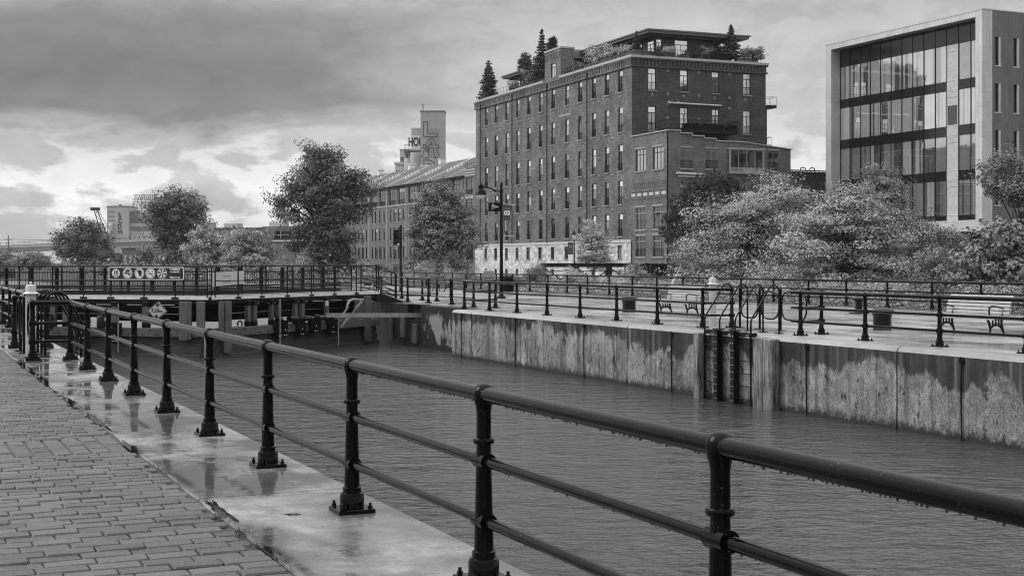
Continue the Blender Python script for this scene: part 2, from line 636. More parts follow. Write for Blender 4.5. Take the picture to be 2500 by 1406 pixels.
def glass_mat(name, refl, inner, rough=0.02, wob=0.0, ws=1.2, curtain=0.0):
    """window glass seen from outside: mirror of the sky over a dim room"""
    m = bpy.data.materials.new(name)
    m.use_nodes = True
    t = NT(m.node_tree)
    o = t.n('ShaderNodeOutputMaterial')
    dn = t.n('ShaderNodeBsdfDiffuse')
    q = t.obj()
    x, y, z = t.xyz(q)
    n = t.noise(t.vec(t.m('MULTIPLY', t.m('ADD', x, y), 2.5), t.m('MULTIPLY', z, 0.35), 0.0), 1.0, 3, 0.6)
    ic = t.m('MULTIPLY', inner, t.m('ADD', 0.3, t.m('MULTIPLY', n, 1.4)))
    if curtain:
        cn = t.noise(t.vec(t.m('MULTIPLY', t.m('ADD', x, y), 0.8), t.m('MULTIPLY', t.m('FLOOR', t.m('DIVIDE', t.m('SUBTRACT', z, 5.4), 4.05)), 7.3), 2.0), 1.0, 4, 0.7)
        fold = t.noise(t.vec(t.m('MULTIPLY', t.m('ADD', x, y), 7.0), 0.0, 2.0), 1.0, 2, 0.5)
        ic = t.m('ADD', ic, t.m('MULTIPLY', t.m('MULTIPLY', t.step(cn, 0.47, 0.50), curtain), t.m('ADD', 0.35, t.m('MULTIPLY', fold, 1.1))))
    t.put(dn.inputs[0], ic)
    gl = t.n('ShaderNodeBsdfGlossy')
    gl.inputs['Roughness'].default_value = rough
    gl.inputs['Color'].default_value = (1, 1, 1, 1)
    fr = t.n('ShaderNodeLayerWeight')
    fr.inputs['Blend'].default_value = 0.35
    f = t.m('ADD', refl, t.m('MULTIPLY', fr.outputs['Fresnel'], 1 - refl), clamp=True)
    if wob:
        b = t.n('ShaderNodeBump')
        b.inputs['Strength'].default_value = wob
        b.inputs['Distance'].default_value = 0.05
        t.put(b.inputs['Height'], t.noise(t.vec(t.m('ADD', x, y), t.m('MULTIPLY', z, 0.4), 0.0), ws, 2, 0.5))
        t.put(gl.inputs['Normal'], b.outputs[0])
    mx = t.n('ShaderNodeMixShader')
    t.put(mx.inputs[0], f)
    t.put(mx.inputs[1], dn.outputs[0])
    t.put(mx.inputs[2], gl.outputs[0])
    t.put(o.inputs[0], mx.outputs[0])
    return m


GLASSB = glass_mat('bright_coated_pane', 0.78, 0.3)
GLASSM = glass_mat('half_bright_pane', 0.30, 0.12)
GLASSD = glass_mat('dim_pane', 0.04, 0.02)
GLASSW = glass_mat('curtain_wall_pane', 0.46, 0.06, 0.02, 0.10, 0.6, 0.34)
GLASSW2 = glass_mat('curtain_wall_pane_dim', 0.34, 0.05, 0.02, 0.10, 0.6, 0.12)
# ------------------------------------------------------------------ materials of the setting
def wet_concrete():
    m, t, p = custom('wet_concrete')
    q = t.obj()
    x, y, z = t.xyz(q)
    n1 = t.noise(q, 0.9, 6, 0.62, 0.3)
    n2 = t.noise(q, 9.0, 5, 0.7)
    n3 = t.noise(q, 55.0, 3, 0.7)
    n0 = t.noise(t.vec(t.m('MULTIPLY', x, 1.3), t.m('MULTIPLY', y, 0.7), 3.0), 1.0, 5, 0.65, 0.5)
    c = t.m('MULTIPLY', t.ramp(t.m('ADD', t.m('MULTIPLY', n1, 0.55), t.m('MULTIPLY', n0, 0.45)), [(0.36, 0.045), (0.48, 0.11), (0.56, 0.21), (0.66, 0.36)], 'LINEAR'), t.m('ADD', 0.6, t.m('MULTIPLY', n2, 0.8)))
    t.put(p.inputs['Base Color'], t.m('MULTIPLY', c, t.m('ADD', 0.55, t.m('MULTIPLY', n3, 0.9))))
    film = t.ramp(t.m('ADD', t.m('MULTIPLY', n0, 0.75), t.m('MULTIPLY', n2, 0.25)), [(0.42, 0.015), (0.47, 0.04), (0.51, 0.24), (0.64, 0.42)], 'LINEAR')
    t.put(p.inputs['Roughness'], film)
    b = t.n('ShaderNodeBump')
    t.put(b.inputs['Strength'], t.m('MULTIPLY', film, 1.6))
    b.inputs['Distance'].default_value = 0.006
    t.put(b.inputs['Height'], t.m('ADD', t.m('MULTIPLY', n3, 0.6), t.m('MULTIPLY', n2, 0.8)))
    t.put(p.inputs['Normal'], b.outputs[0])
    p.inputs['Specular IOR Level'].default_value = 0.62
    return m


def paver_mat():
    m, t, p = custom('wet_paver')
    q = t.pos()
    n1 = t.noise(q, 1.1, 5, 0.6)
    n2 = t.noise(q, 42.0, 5, 0.8)
    n3 = t.noise(q, 14.0, 4, 0.7)
    isl = t.island()
    oi = t.n('ShaderNodeObjectInfo').outputs['Random']
    r = t.m('FRACT', t.m('ADD', isl, oi))
    c = t.m('MULTIPLY', t.m('ADD', 0.052, t.m('MULTIPLY', r, 0.045)), t.m('ADD', 0.15, t.m('MULTIPLY', n2, 1.7)))
    c = t.m('MULTIPLY', c, t.m('ADD', 0.5, t.m('MULTIPLY', n1, 1.0)))
    spk = t.step(t.noise(q, 70.0, 2, 0.8), 0.66, 0.72)
    t.put(p.inputs['Base Color'], t.m('ADD', c, t.m('MULTIPLY', spk, 0.22)))
    t.put(p.inputs['Roughness'], t.ramp(t.m('ADD', t.m('MULTIPLY', n1, 0.6), t.m('MULTIPLY', n3, 0.4)), [(0.35, 0.16), (0.65, 0.40)], 'LINEAR'))
    b = t.n('ShaderNodeBump')
    b.inputs['Strength'].default_value = 0.8
    b.inputs['Distance'].default_value = 0.006
    t.put(b.inputs['Height'], t.m('ADD', n2, t.m('MULTIPLY', n3, 0.6)))
    t.put(p.inputs['Normal'], b.outputs[0])
    return m


def water_mat(name, strength, scale=1.0, base=0.048, rough=0.06):
    m, t, p = custom(name)
    q = t.pos()
    x, y, z = t.xyz(q)
    ca, sa = math.cos(rad(24)), math.sin(rad(24))
    u = t.m('SUBTRACT', t.m('MULTIPLY', x, ca), t.m('MULTIPLY', y, sa))
    v = t.m('ADD', t.m('MULTIPLY', x, sa), t.m('MULTIPLY', y, ca))
    w1 = t.noise(t.vec(t.m('MULTIPLY', u, 2.6 * scale), t.m('MULTIPLY', v, 3.6 * scale), 0.0), 1.0, 3, 0.6, 0.8)
    w2 = t.noise(t.vec(t.m('MULTIPLY', u, 7.5 * scale), t.m('MULTIPLY', v, 8.5 * scale), 4.0), 1.0, 3, 0.6, 0.3)
    w3 = t.noise(q, 0.22, 3, 0.5)
    w0 = t.noise(t.vec(t.m('MULTIPLY', u, 0.75 * scale), t.m('MULTIPLY', v, 1.25 * scale), 8.0), 1.0, 3, 0.55, 0.5)
    h = t.m('ADD', t.m('MULTIPLY', w0, 1.5), t.m('ADD', t.m('MULTIPLY', w1, 0.9), t.m('MULTIPLY', w2, 0.35)))
    b = t.n('ShaderNodeBump')
    t.put(b.inputs['Strength'], t.m('MULTIPLY', strength, t.m('ADD', 0.55, t.m('MULTIPLY', w3, 0.9))))
    b.inputs['Distance'].default_value = 0.075 / scale
    t.put(b.inputs['Height'], h)
    t.put(p.inputs['Normal'], b.outputs[0])
    p.inputs['Base Color'].default_value = (base, base, base, 1)
    p.inputs['Roughness'].default_value = rough
    p.inputs['IOR'].default_value = 1.34
    return m


def lockwall_mat():
    m, t, p = custom('stained_lock_wall')
    q = t.pos()
    x, y, z = t.xyz(q)
    pr_ = t.n('ShaderNodeObjectInfo').outputs['Random']
    yo = t.m('ADD', y, t.m('MULTIPLY', pr_, 37.0))
    drip = t.noise(t.vec(x, t.m('MULTIPLY', yo, 3.2), t.m('MULTIPLY', z, 0.5)), 1.0, 7, 0.72)
    drip2 = t.noise(t.vec(x, t.m('MULTIPLY', yo, 0.75), t.m('MULTIPLY', z, 0.2)), 1.0, 4, 0.6)
    streak = t.noise(t.vec(x, t.m('MULTIPLY', yo, 5.5), t.m('MULTIPLY', z, 0.22)), 1.0, 5, 0.65)
    grain = t.noise(q, 6.5, 8, 0.78)
    speck = t.noise(q, 22.0, 4, 0.85)
    patch = t.noise(t.vec(x, yo, z), 0.9, 5, 0.65)
    edge = t.m('ADD', t.m('ADD', -0.46, t.m('MULTIPLY', t.m('SUBTRACT', pr_, 0.5), 0.22)), t.m('ADD', t.m('MULTIPLY', t.m('SUBTRACT', drip, 0.5), 0.75), t.m('MULTIPLY', t.m('SUBTRACT', drip2, 0.5), 1.9)))
    wet = t.step(t.m('ADD', t.m('SUBTRACT', z, edge), t.m('MULTIPLY', t.m('SUBTRACT', grain, 0.5), t.m('ADD', 0.15, t.m('MULTIPLY', pr_, 0.7)))), -0.05, 0.05)
    dry = t.ramp(t.m('ADD', t.m('MULTIPLY', grain, 0.55), t.m('MULTIPLY', patch, 0.45)), [(0.34, 0.07), (0.48, 0.20), (0.56, 0.31), (0.68, 0.46)], 'LINEAR')
    dry = t.m('MULTIPLY', dry, t.ramp(speck, [(0.36, 0.22), (0.50, 1.0)], 'LINEAR'))
    dry = t.m('MULTIPLY', dry, t.ramp(streak, [(0.34, 0.40), (0.52, 1.0)], 'LINEAR'))
    pit = t.step(t.noise(t.vec(x, t.m('MULTIPLY', yo, 1.6), t.m('MULTIPLY', z, 0.9)), 2.3, 6, 0.72), 0.57, 0.63)
    dry = t.m('MULTIPLY', dry, t.m('SUBTRACT', 1.0, t.m('MULTIPLY', pit, 0.8)))
    wetc = t.m('MULTIPLY', t.ramp(streak, [(0.3, 0.012), (0.48, 0.028), (0.60, 0.06), (0.72, 0.15)], 'LINEAR'), t.m('ADD', 0.55, t.m('MULTIPLY', grain, 0.9)))
    lift = t.m('MULTIPLY', t.m('ABSOLUTE', t.m('SUBTRACT', t.m('FRACT', t.m('MULTIPLY', z, 1.55)), 0.5)), 1.0)
    seam = t.step(lift, 0.012, 0.0)
    lime = t.m('MULTIPLY', t.step(t.noise(t.vec(x, t.m('MULTIPLY', yo, 1.5), t.m('MULTIPLY', z, 0.12)), 1.0, 4, 0.65), 0.66, 0.74), t.ramp(drip, [(0.45, 0.0), (0.6, 1.0)], 'LINEAR'))
    c = t.mix(wet, dry, wetc)
    c = t.m('ADD', c, t.m('MULTIPLY', lime, 0.20))
    c = t.m('MULTIPLY', c, t.m('SUBTRACT', 1.0, t.m('MULTIPLY', seam, 0.35)))
    tide = t.step(t.m('ADD', z, t.m('MULTIPLY', t.m('SUBTRACT', grain, 0.5), 0.5)), -1.62, -1.42)
    c = t.mix(tide, 0.022, c)
    t.put(p.inputs['Base Color'], c)
    t.put(p.inputs['Roughness'], t.mix(wet, 0.65, 0.38))
    p.inputs['Specular IOR Level'].default_value = 0.25
    b = t.n('ShaderNodeBump')
    b.inputs['Strength'].default_value = 0.7
    b.inputs['Distance'].default_value = 0.02
    t.put(b.inputs['Height'], t.m('ADD', grain, t.m('MULTIPLY', speck, 0.4)))
    t.put(p.inputs['Normal'], b.outputs[0])
    return m


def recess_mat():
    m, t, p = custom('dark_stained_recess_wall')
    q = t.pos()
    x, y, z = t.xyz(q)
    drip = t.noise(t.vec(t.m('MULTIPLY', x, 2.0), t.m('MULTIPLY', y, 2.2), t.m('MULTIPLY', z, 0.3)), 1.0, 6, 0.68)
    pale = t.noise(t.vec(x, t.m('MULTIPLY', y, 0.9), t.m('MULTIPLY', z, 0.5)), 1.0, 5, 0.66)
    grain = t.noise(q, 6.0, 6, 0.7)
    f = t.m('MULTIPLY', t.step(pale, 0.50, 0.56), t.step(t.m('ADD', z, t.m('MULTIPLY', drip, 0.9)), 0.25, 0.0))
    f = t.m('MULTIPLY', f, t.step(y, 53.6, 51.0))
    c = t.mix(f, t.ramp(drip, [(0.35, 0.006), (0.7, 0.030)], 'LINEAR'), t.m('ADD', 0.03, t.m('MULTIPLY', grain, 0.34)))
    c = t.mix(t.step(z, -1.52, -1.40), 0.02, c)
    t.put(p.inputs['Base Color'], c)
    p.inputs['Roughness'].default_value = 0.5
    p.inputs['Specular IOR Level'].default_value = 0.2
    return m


def prom_mat(name, lo, hi, r0, r1):
    m, t, p = custom(name)
    q = t.pos()
    x, y, z = t.xyz(q)
    n1 = t.noise(t.vec(t.m('MULTIPLY', x, 0.6), t.m('MULTIPLY', y, 0.25), 0.0), 1.0, 6, 0.62)
    n2 = t.noise(q, 7.0, 5, 0.7)
    c = t.m('MULTIPLY', t.ramp(n1, [(0.3, lo), (0.7, hi)], 'LINEAR'), t.m('ADD', 0.75, t.m('MULTIPLY', n2, 0.5)))
    t.put(p.inputs['Base Color'], c)
    t.put(p.inputs['Roughness'], t.ramp(n1, [(0.35, r0), (0.65, r1)], 'LINEAR'))
    b = t.n('ShaderNodeBump')
    b.inputs['Strength'].default_value = 0.25
    b.inputs['Distance'].default_value = 0.01
    t.put(b.inputs['Height'], n2)
    t.put(p.inputs['Normal'], b.outputs[0])
    return m


WETCON = wet_concrete()
PAVER = paver_mat()
JOINT = mat('wet_joint_sand', 0.010, 0.3, var=0.4, vs=20)
PUDDLE = mat('puddle_water', 0.012, 0.015, bump=0.02, bs=9)
WATER = water_mat('lock_water', 1.0, 0.95)
BASIN = water_mat('basin_water', 0.6, 0.7, 0.12, 0.34)
LOCKWALL = lockwall_mat()
RECESS = recess_mat()
COPING = prom_mat('pale_coping', 0.16, 0.36, 0.25, 0.45)
PROM = prom_mat('wet_stone_dust', 0.15, 0.36, 0.10, 0.42)
SLABW = prom_mat('wet_quay_slab', 0.20, 0.40, 0.08, 0.36)
EARTH = mat('grassy_ground', 0.07, 0.8, var=0.4, vs=0.4, bump=0.5, bs=3)
GRASS = mat('grass_blades', 0.15, 0.5, island=0.5)

# ------------------------------------------------------------------ ground, water
g = MB()  # most positions below
g.box(19.95, 3000, 46.7, 66, -6, -0.04)
g.box(19.2, 3000, -300, 46.69, -6, -0.04)
g.box(26, 3000, 66.01, 330, -6, -0.04)
g.box(-3000, 3000, 330.01, 5200, -6, -0.04)
g.box(-3000, 2.0, -300, 330, -6, -0.06)
struct('ground', g, EARTH)
g = MB()
g.quad((1.9, -60, -1.66), (19.9, -60, -1.66), (19.9, 58.5, -1.66), (1.9, 58.5, -1.66))
struct('lock_water', g, WATER)
g = MB()
g.quad((2.0, 56, -1.9), (26.5, 56, -1.9), (26.5, 331, -1.9), (2.0, 331, -1.9))
struct('basin_water', g, BASIN)

# right bank surfaces
g = MB()
g.box(19.2, 21.9, -60, 46.69, -0.05, 0.0)
g.box(19.96, 21.9, 46.7, 66, -0.05, 0.0)
struct('quay_slab', g, SLABW)
g = MB()
g.box(21.905, 33.6, -60, 66, -0.05, -0.006)
g.box(26.0, 33.6, 66.01, 130, -0.05, -0.006)
struct('promenade_path', g, PROM)
g = MB()
g.box(40, 60, 78, 121, -0.05, -0.01)
struct('courtyard_paving', g, PROM)

for i in range(12):
    g = MB()
    g.box(19.25, 21.9, 4.2 + i * 5.1, 4.23 + i * 5.1, -0.01, 0.003)
    struct('slab_joint', g, JOINT)
# ------------------------------------------------------------------ left quay: concrete coping slabs and brick paving
qc = bpy.data.objects.new('quay_coping', None)
COL.objects.link(qc)
qc['kind'] = 'structure'
ys = [-12, -5.6, 0.9, 5.4, 10.1, 16.2, 22.3, 28.4, 34.5, 40.6, 46.7, 56, 66]
for a, b in zip(ys[:-1], ys[1:]):
    s_ = MB()
    n = 14
    e0 = [2.04 + random.Random(int(a * 10) + i).uniform(-0.012, 0.012) for i in range(n + 1)]
    yy = [a + 0.006 + (b - a - 0.012) * i / n for i in range(n + 1)]
    vs = []
    for i in range(n + 1):
        vs += [(e0[i], yy[i], -0.2), (e0[i], yy[i], -0.012), (e0[i] + 0.015, yy[i], 0.0), (3.20, yy[i], 0.0), (3.25, yy[i], -0.045), (3.25, yy[i], -0.2)]
    fs = []
    for i in range(n):
        for k in range(5):
            fs.append((i * 6 + k, i * 6 + 6 + k, i * 6 + 7 + k, i * 6 + k + 1))
    fs += [tuple(range(6)), tuple(reversed(range(n * 6, n * 6 + 6)))]
    s_.add(vs, fs)
    s_.build('coping_slab', WETCON, qc)

pp = MB()
pp.quad((-9, -12, -0.016), (2.06, -12, -0.016), (2.06, 66, -0.016), (-9, 66, -0.016))
path = struct('brick_path', pp, JOINT)


def paver_verts(L, W, rng):
    """cushion-edged paving brick, long side along x, centred on the origin"""
    l, w_, c = L / 2, W / 2, 0.012

    def ring(i, j, z):
        return [(-l + i + c, -w_ + j, z), (l - i - c, -w_ + j, z), (l - i, -w_ + j + c, z), (l - i, w_ - j - c, z), (l - i - c, w_ - j, z), (-l + i + c, w_ - j, z), (-l + i, w_ - j - c, z), (-l + i, -w_ + j + c, z)]
    vs = ring(0, 0, -0.04) + ring(0, 0, -0.011) + ring(0.003, 0.006, 0.0)
    fs = [tuple(range(16, 24))]
    for k in (0, 8):
        for i in range(8):
            j = (i + 1) % 8
            fs.append((k + i, k + j, k + 8 + j, k + 8 + i))
    return vs, fs


rng = random.Random(5)
bricks = []
BL, BW = 0.288, 0.164
y = -2.0
row = 0
while y < 62:
    if 12.85 <= y < 14.0 or 30.0 <= y < 31.2 or 47 <= y < 48.2:
        for r_ in range(4):
            x = 2.0 - BW / 2
            while x > -8.5:
                bricks.append((x, y + BL / 2, True))
                x -= BW
            y += BL
        continue
    off = (row % 2) * BL / 2 + rng.uniform(-0.05, 0.05)
    x = 2.0 + off - BL / 2
    while x > -8.5:
        x1 = min(x + BL / 2, 2.022)
        if x1 - (x - BL / 2) > 0.08:
            bricks.append(((x1 + x - BL / 2) / 2, y + BW / 2, False, x1 - x + BL / 2))
        x -= BL
    y += BW
    row += 1
ct, st = math.cos(rad(24.14)), math.sin(rad(24.14))


def in_view(x, y, m=0.0):
    r = x * ct - y * st
    dd = x * st + y * ct
    if dd < 1:
        return 0
    px, py = 1250 + 3400 * r / dd, 641.2 + 3400 * 1.7 / dd
    return (1.0 / dd) if -40 < px < 2540 and py < 1440 else 0


shared = {}
vis = sorted([b for b in bricks if in_view(b[0], b[1])], key=lambda b: -in_view(b[0], b[1]))
front = set(vis[:300])
rest = MB()
for b in bricks:
    rr = random.Random(int(b[0] * 1000) * 7919 + int(b[1] * 1000))
    if b[1] > 34 and not in_view(b[0], b[1]):
        continue
    L = rr.uniform(0.982, 1.0) * (b[3] if len(b) > 3 else BL) - 0.005
    z = rr.uniform(-0.008, 0.002)
    tx, ty = rr.uniform(-0.022, 0.022), rr.uniform(-0.016, 0.016)
    rz = rr.uniform(-0.012, 0.012)
    if b in front:
        key = round(L, 2)
        if key not in shared:
            me = bpy.data.meshes.new('paving_brick')
            me.from_pydata(*(lambda v, f: (v, [], f))(*paver_verts(L, (BW - 0.013) * rr.uniform(0.94, 1.0), rr)))
            me.materials.append(PAVER)
            shared[key] = me
        o = link('paving_brick', shared[key], path)
        o.location = (b[0], b[1], z)
        o.rotation_euler = (tx, ty, (PI / 2 if b[2] else 0) + rz)
    else:
        v, f = paver_verts(L, (BW - 0.013) * rr.uniform(0.94, 1.0), rr)
        if b[2]:
            v = [(b[0] - q[1], b[1] + q[0], z + q[2] + tx * q[1] + ty * q[0]) for q in v]
        else:
            v = [(b[0] + q[0], b[1] + q[1], z + q[2] + tx * q[1] + ty * q[0]) for q in v]
        rest.add(v, f)
rest.build('paving_bricks', PAVER, path, kind='stuff')

# puddles along the joint between paving and coping
rng = random.Random(12)
for (px_, py_, ln, wd) in [(2.06, 8.05, 0.42, 0.035), (2.08, 9.6, 0.50, 0.045), (2.04, 13.1, 0.65, 0.05), (2.05, 15.4, 0.8, 0.05), (2.04, 17.6, 1.0, 0.06), (2.05, 20.6, 1.3, 0.07), (2.05, 24.0, 1.7, 0.08), (2.50, 9.2, 0.05, 0.06), (2.04, 6.9, 0.4, 0.04)]:
    n = 26
    pts = []
    for i in range(n):
        q = 2 * PI * i / n
        k = 0.45 + 0.75 * rng.random()
        pts.append((px_ + wd * k * math.cos(q), py_ + ln * k * math.sin(q), 0.0035))
    p_ = MB()
    p_.add(pts, [tuple(range(n))])
    struct('puddle', p_, PUDDLE)


def blades(name, m, spots, seed, parent=None):
    r = np.random.default_rng(seed)
    V = []
    for (x, y, z, rx, ry, h, n) in spots:
        c = r.normal(size=(n, 2)) * (rx, ry) * 0.5 + (x, y)
        a = r.uniform(0, 2 * PI, n)
        hh = h * r.uniform(0.4, 1.1, n)
        lean = r.normal(size=(n, 2)) * 0.5 * hh[:, None]
        wdt = 0.05 * hh + 0.002
        ax = np.stack([np.cos(a) * wdt, np.sin(a) * wdt], 1)
        p0 = np.column_stack([c - ax, np.full(n, z)])
        p1 = np.column_stack([c + ax, np.full(n, z)])
        p2 = np.column_stack([c + lean, z + hh])
        V.append(np.stack([p0, p1, p2], 1).reshape(-1, 3))
    me = np_mesh(name, np.concatenate(V), 3, m)
    o = link(name, me, parent)
    o['kind'] = 'stuff'
    return o


blades('moss_tufts', mat('moss', 0.05, 0.8, island=0.4), [(2.04, 8.72, -0.005, 0.04, 0.16, 0.018, 160), (2.03, 8.25, -0.005, 0.04, 0.2, 0.014, 90), (2.03, 7.6, -0.005, 0.04, 0.22, 0.012, 60), (2.05, 11.6, -0.005, 0.04, 0.3, 0.02, 90), (2.03, 9.3, -0.005, 0.04, 0.2, 0.025, 90)], 3)

# ------------------------------------------------------------------ lock walls
lw = thing('lock_wall', 'near concrete lock wall under the wet coping on the left bank', 'canal wall')
for a, b in zip(ys[:-1], ys[1:]):
    k = MB()
    k.box(2.3, 3.23, a + 0.012, b - 0.012, -4.0, -0.205)
    k.build('wall_panel', LOCKWALL, lw)
rw = thing('lock_wall', 'stained concrete lock wall across the water topped by the ladder and railings', 'canal wall', (0, 0, 0))
jy = [-23, -11.6, -0.2, 11.21, 22.43, 33.65, 44.87, 46.69]
for a, b in zip(jy[:-1], jy[1:]):
    k = MB()
    g2 = 0.022
    prof = [(18.55, -4.0), (18.55, -0.085), (18.60, -0.02), (18.68, 0.004), (19.2, 0.004), (19.2, -4.0)]
    vs = [(p[0], a + g2, p[1]) for p in prof] + [(p[0], b - g2, p[1]) for p in prof]
    n = len(prof)
    k.add(vs, [tuple(range(n)), tuple(reversed(range(n, 2 * n)))] + [(i, n + i, n + (i + 1) % n, (i + 1) % n) for i in range(n)])
    k.build('wall_panel', LOCKWALL, rw)
    c_ = MB()
    prof = [(18.545, -0.088), (18.595, -0.012), (18.68, 0.010), (19.21, 0.010), (19.21, 0.002), (18.69, 0.003), (18.61, -0.03), (18.56, -0.088)]
    n = len(prof)
    vs = [(p[0], a + g2 - 0.004, p[1]) for p in prof] + [(p[0], b - g2 + 0.004, p[1]) for p in prof]
    c_.add(vs, [tuple(range(n)), tuple(reversed(range(n, 2 * n)))] + [(i, n + i, n + (i + 1) % n, (i + 1) % n) for i in range(n)])
    c_.build('coping_edge', COPING, rw)
k = MB()
k.box(18.8, 19.19, -60, 46.6, -4.2, -0.3)
k.build('joint_backing', JOINT, rw)
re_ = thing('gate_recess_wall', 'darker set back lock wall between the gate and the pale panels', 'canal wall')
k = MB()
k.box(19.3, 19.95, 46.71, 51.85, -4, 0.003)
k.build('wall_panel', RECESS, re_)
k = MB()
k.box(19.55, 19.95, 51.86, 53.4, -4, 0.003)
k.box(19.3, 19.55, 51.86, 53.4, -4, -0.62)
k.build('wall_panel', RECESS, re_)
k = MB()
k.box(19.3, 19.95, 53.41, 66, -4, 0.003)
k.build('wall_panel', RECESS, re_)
k = MB()
k.box(19.31, 19.7, 51.9, 53.35, 0.005, 0.03)
k.build('cover_plate', IRON, re_)
for (yy_, z0, z1, w2) in [(55.4, -1.5, -0.55, 0.22), (53.95, -1.35, -0.45, 0.35), (52.5, -1.5, -0.75, 0.3)]:
    k = MB()
    k.cbox(19.18, 19.30, yy_ - w2, yy_ + w2 * 0.4, z0, z1, 0.02)
    k.build('fender_block', GATEWOOD, re_)

# mooring cables hanging from ring bolts on the far wall
for i, (yy_, lab) in enumerate([(45.71, 'black cable from ring bolt in the narrow end panel of the lock wall'), (41.05, 'black cable from ring bolt nearest the tall street lamp side of the wall'), (36.2, 'black cable from ring bolt under the rails left of first big bollard'), (31.22, 'black cable from ring bolt just left of the timber fender and ladder'), (25.42, 'black cable from ring bolt just right of the ladder and timber'), (20.55, 'black cable from ring bolt below the white bench at the right edge')]):
    t_ = thing('hanging_cable', lab, 'cable', (18.55, yy_, 0), 0, 'cables hanging down the lock wall')
    k = MB()
    k.tube([(-0.03, 0, -0.20), (-0.035, 0.004, -0.9), (-0.03, -0.006, -1.5), (-0.03, 0, -2.2)], 0.016, 6)
    k.build('cable', BLACK_DULL, t_, True)
    k = MB()
    k.tube([(-0.03 + 0 * q, 0.05 * math.cos(q), -0.15 + 0.06 * math.sin(q)) for q in [2 * PI * j / 12 for j in range(12)]], 0.018, 6, True)
    k.build('ring', IRON, t_, True)
    k = MB()
    k.cyl((0.01, 0, -0.14), (-0.05, 0, -0.14), 0.03, 0.03, 8)
    k.build('bolt', IRON, t_, True)
# ------------------------------------------------------------------ iron railings
def post_mesh():
    k = MB()
    k.lathe([(0.083, 0.028), (0.083, 0.112), (0.076, 0.128), (0.064, 0.132), (0.063, 0.165), (0.053, 0.170), (0.0385, 0.735), (0.053, 0.738), (0.058, 0.748), (0.058, 0.756), (0.053, 0.766), (0.0395, 0.768), (0.0385, 0.90), (0.043, 0.935), (0.053, 0.965), (0.057, 0.99), (0.057, 1.012), (0.050, 1.036), (0.032, 1.052), (0.008, 1.058)], 20)
    for z, r in ((0.645, 0.046), (0.325, 0.050)):
        k.tube([(0, -0.068, z), (0, 0.068, z)], [r, r], 14)
    return k


def plate_mesh():
    k = MB()
    k.cbox(-0.128, 0.128, -0.128, 0.128, 0.0, 0.028, 0.004)
    return k


def bolt_mesh():
    k = MB()
    k.lathe([(0.014, 0.028), (0.014, 0.032), (0.017, 0.033), (0.017, 0.048), (0.010, 0.049), (0.010, 0.068)], 6)
    return k


def mesh_of(k, name, m, smooth=True):
    o = k.build(name, m, None, smooth)
    me = o.data
    bpy.data.objects.remove(o)
    return me


ME_POST = mesh_of(post_mesh(), 'post', BLACK)
ME_PLATE = mesh_of(plate_mesh(), 'base_plate', BLACK, False)
ME_BOLT = mesh_of(bolt_mesh(), 'bolt', IRON, False)
RAILS = {}


def rail_mesh(L, r, n=12):
    key = (round(L, 3), r)
    if key not in RAILS:
        k = MB()
        k.tube([(0, 0, 0), (0, L, 0)], r, n)
        RAILS[key] = mesh_of(k, 'rail', BLACK)
    return RAILS[key]


RR = random.Random(8)


def put_post(t, x, y, bolts=True, rz=0.0):
    p = link('post', ME_POST, t)
    p.location = (x, y, 0)
    p.rotation_euler = (0, 0, rz)
    b = link('base_plate', ME_PLATE, p)
    if bolts:
        for sx in (-1, 1):
            for sy in (-1, 1):
                o = link('bolt', ME_BOLT, p)
                o.location = (sx * 0.098, sy * 0.098, 0)
                o.rotation_euler = (0, 0, RR.uniform(0, 2))
    return p


def put_rail(t, a, b, z, r, name, z2=None):
    A, B = Vector((a[0], a[1], z)), Vector((b[0], b[1], z if z2 is None else z2))
    L = (B - A).length
    o = link(name, rail_mesh(L, r), t)
    o.location = A
    o.rotation_mode = 'QUATERNION'
    o.rotation_quaternion = (B - A).to_track_quat('Y', 'Z')
    return o


def run(t, pts, bolts=True, ext0=0.0, ext1=0.0, three=True):
    """posts at the points, three rails between them"""
    for i, p in enumerate(pts):
        q = pts[i + 1] if i + 1 < len(pts) else pts[i - 1]
        put_post(t, p[0], p[1], bolts, math.atan2(-(q[0] - p[0]), q[1] - p[1]))
    for i in range(len(pts) - 1):
        a, b = pts[i], pts[i + 1]
        put_rail(t, a, b, 1.0, 0.041, 'handrail')
        put_rail(t, a, b, 0.645, 0.029, 'mid_rail')
        put_rail(t, a, b, 0.325, 0.029, 'low_rail')


near_pts = [(2.90, 4.527 + 2.3117 * k - 2 * 2.3117) for k in range(0, 11)]
near_pts = near_pts + [(2.92, 25.50)]
near_pts = [p for p in near_pts if p[1] < 24] + [(2.92, 25.45)]
rl = thing('railing', 'black iron pipe railing in the foreground beside the wet coping', 'railing', (0, 0, 0.0), 0, 'black iron quay railings')
run(rl, near_pts)
put_post(rl, 2.30, 25.55, True, PI / 2)
for z, r, nm in ((1.0, 0.041, 'handrail'), (0.645, 0.029, 'mid_rail'), (0.325, 0.029, 'low_rail')):
    put_rail(rl, near_pts[-1], (2.30, 25.55), z, r, nm)
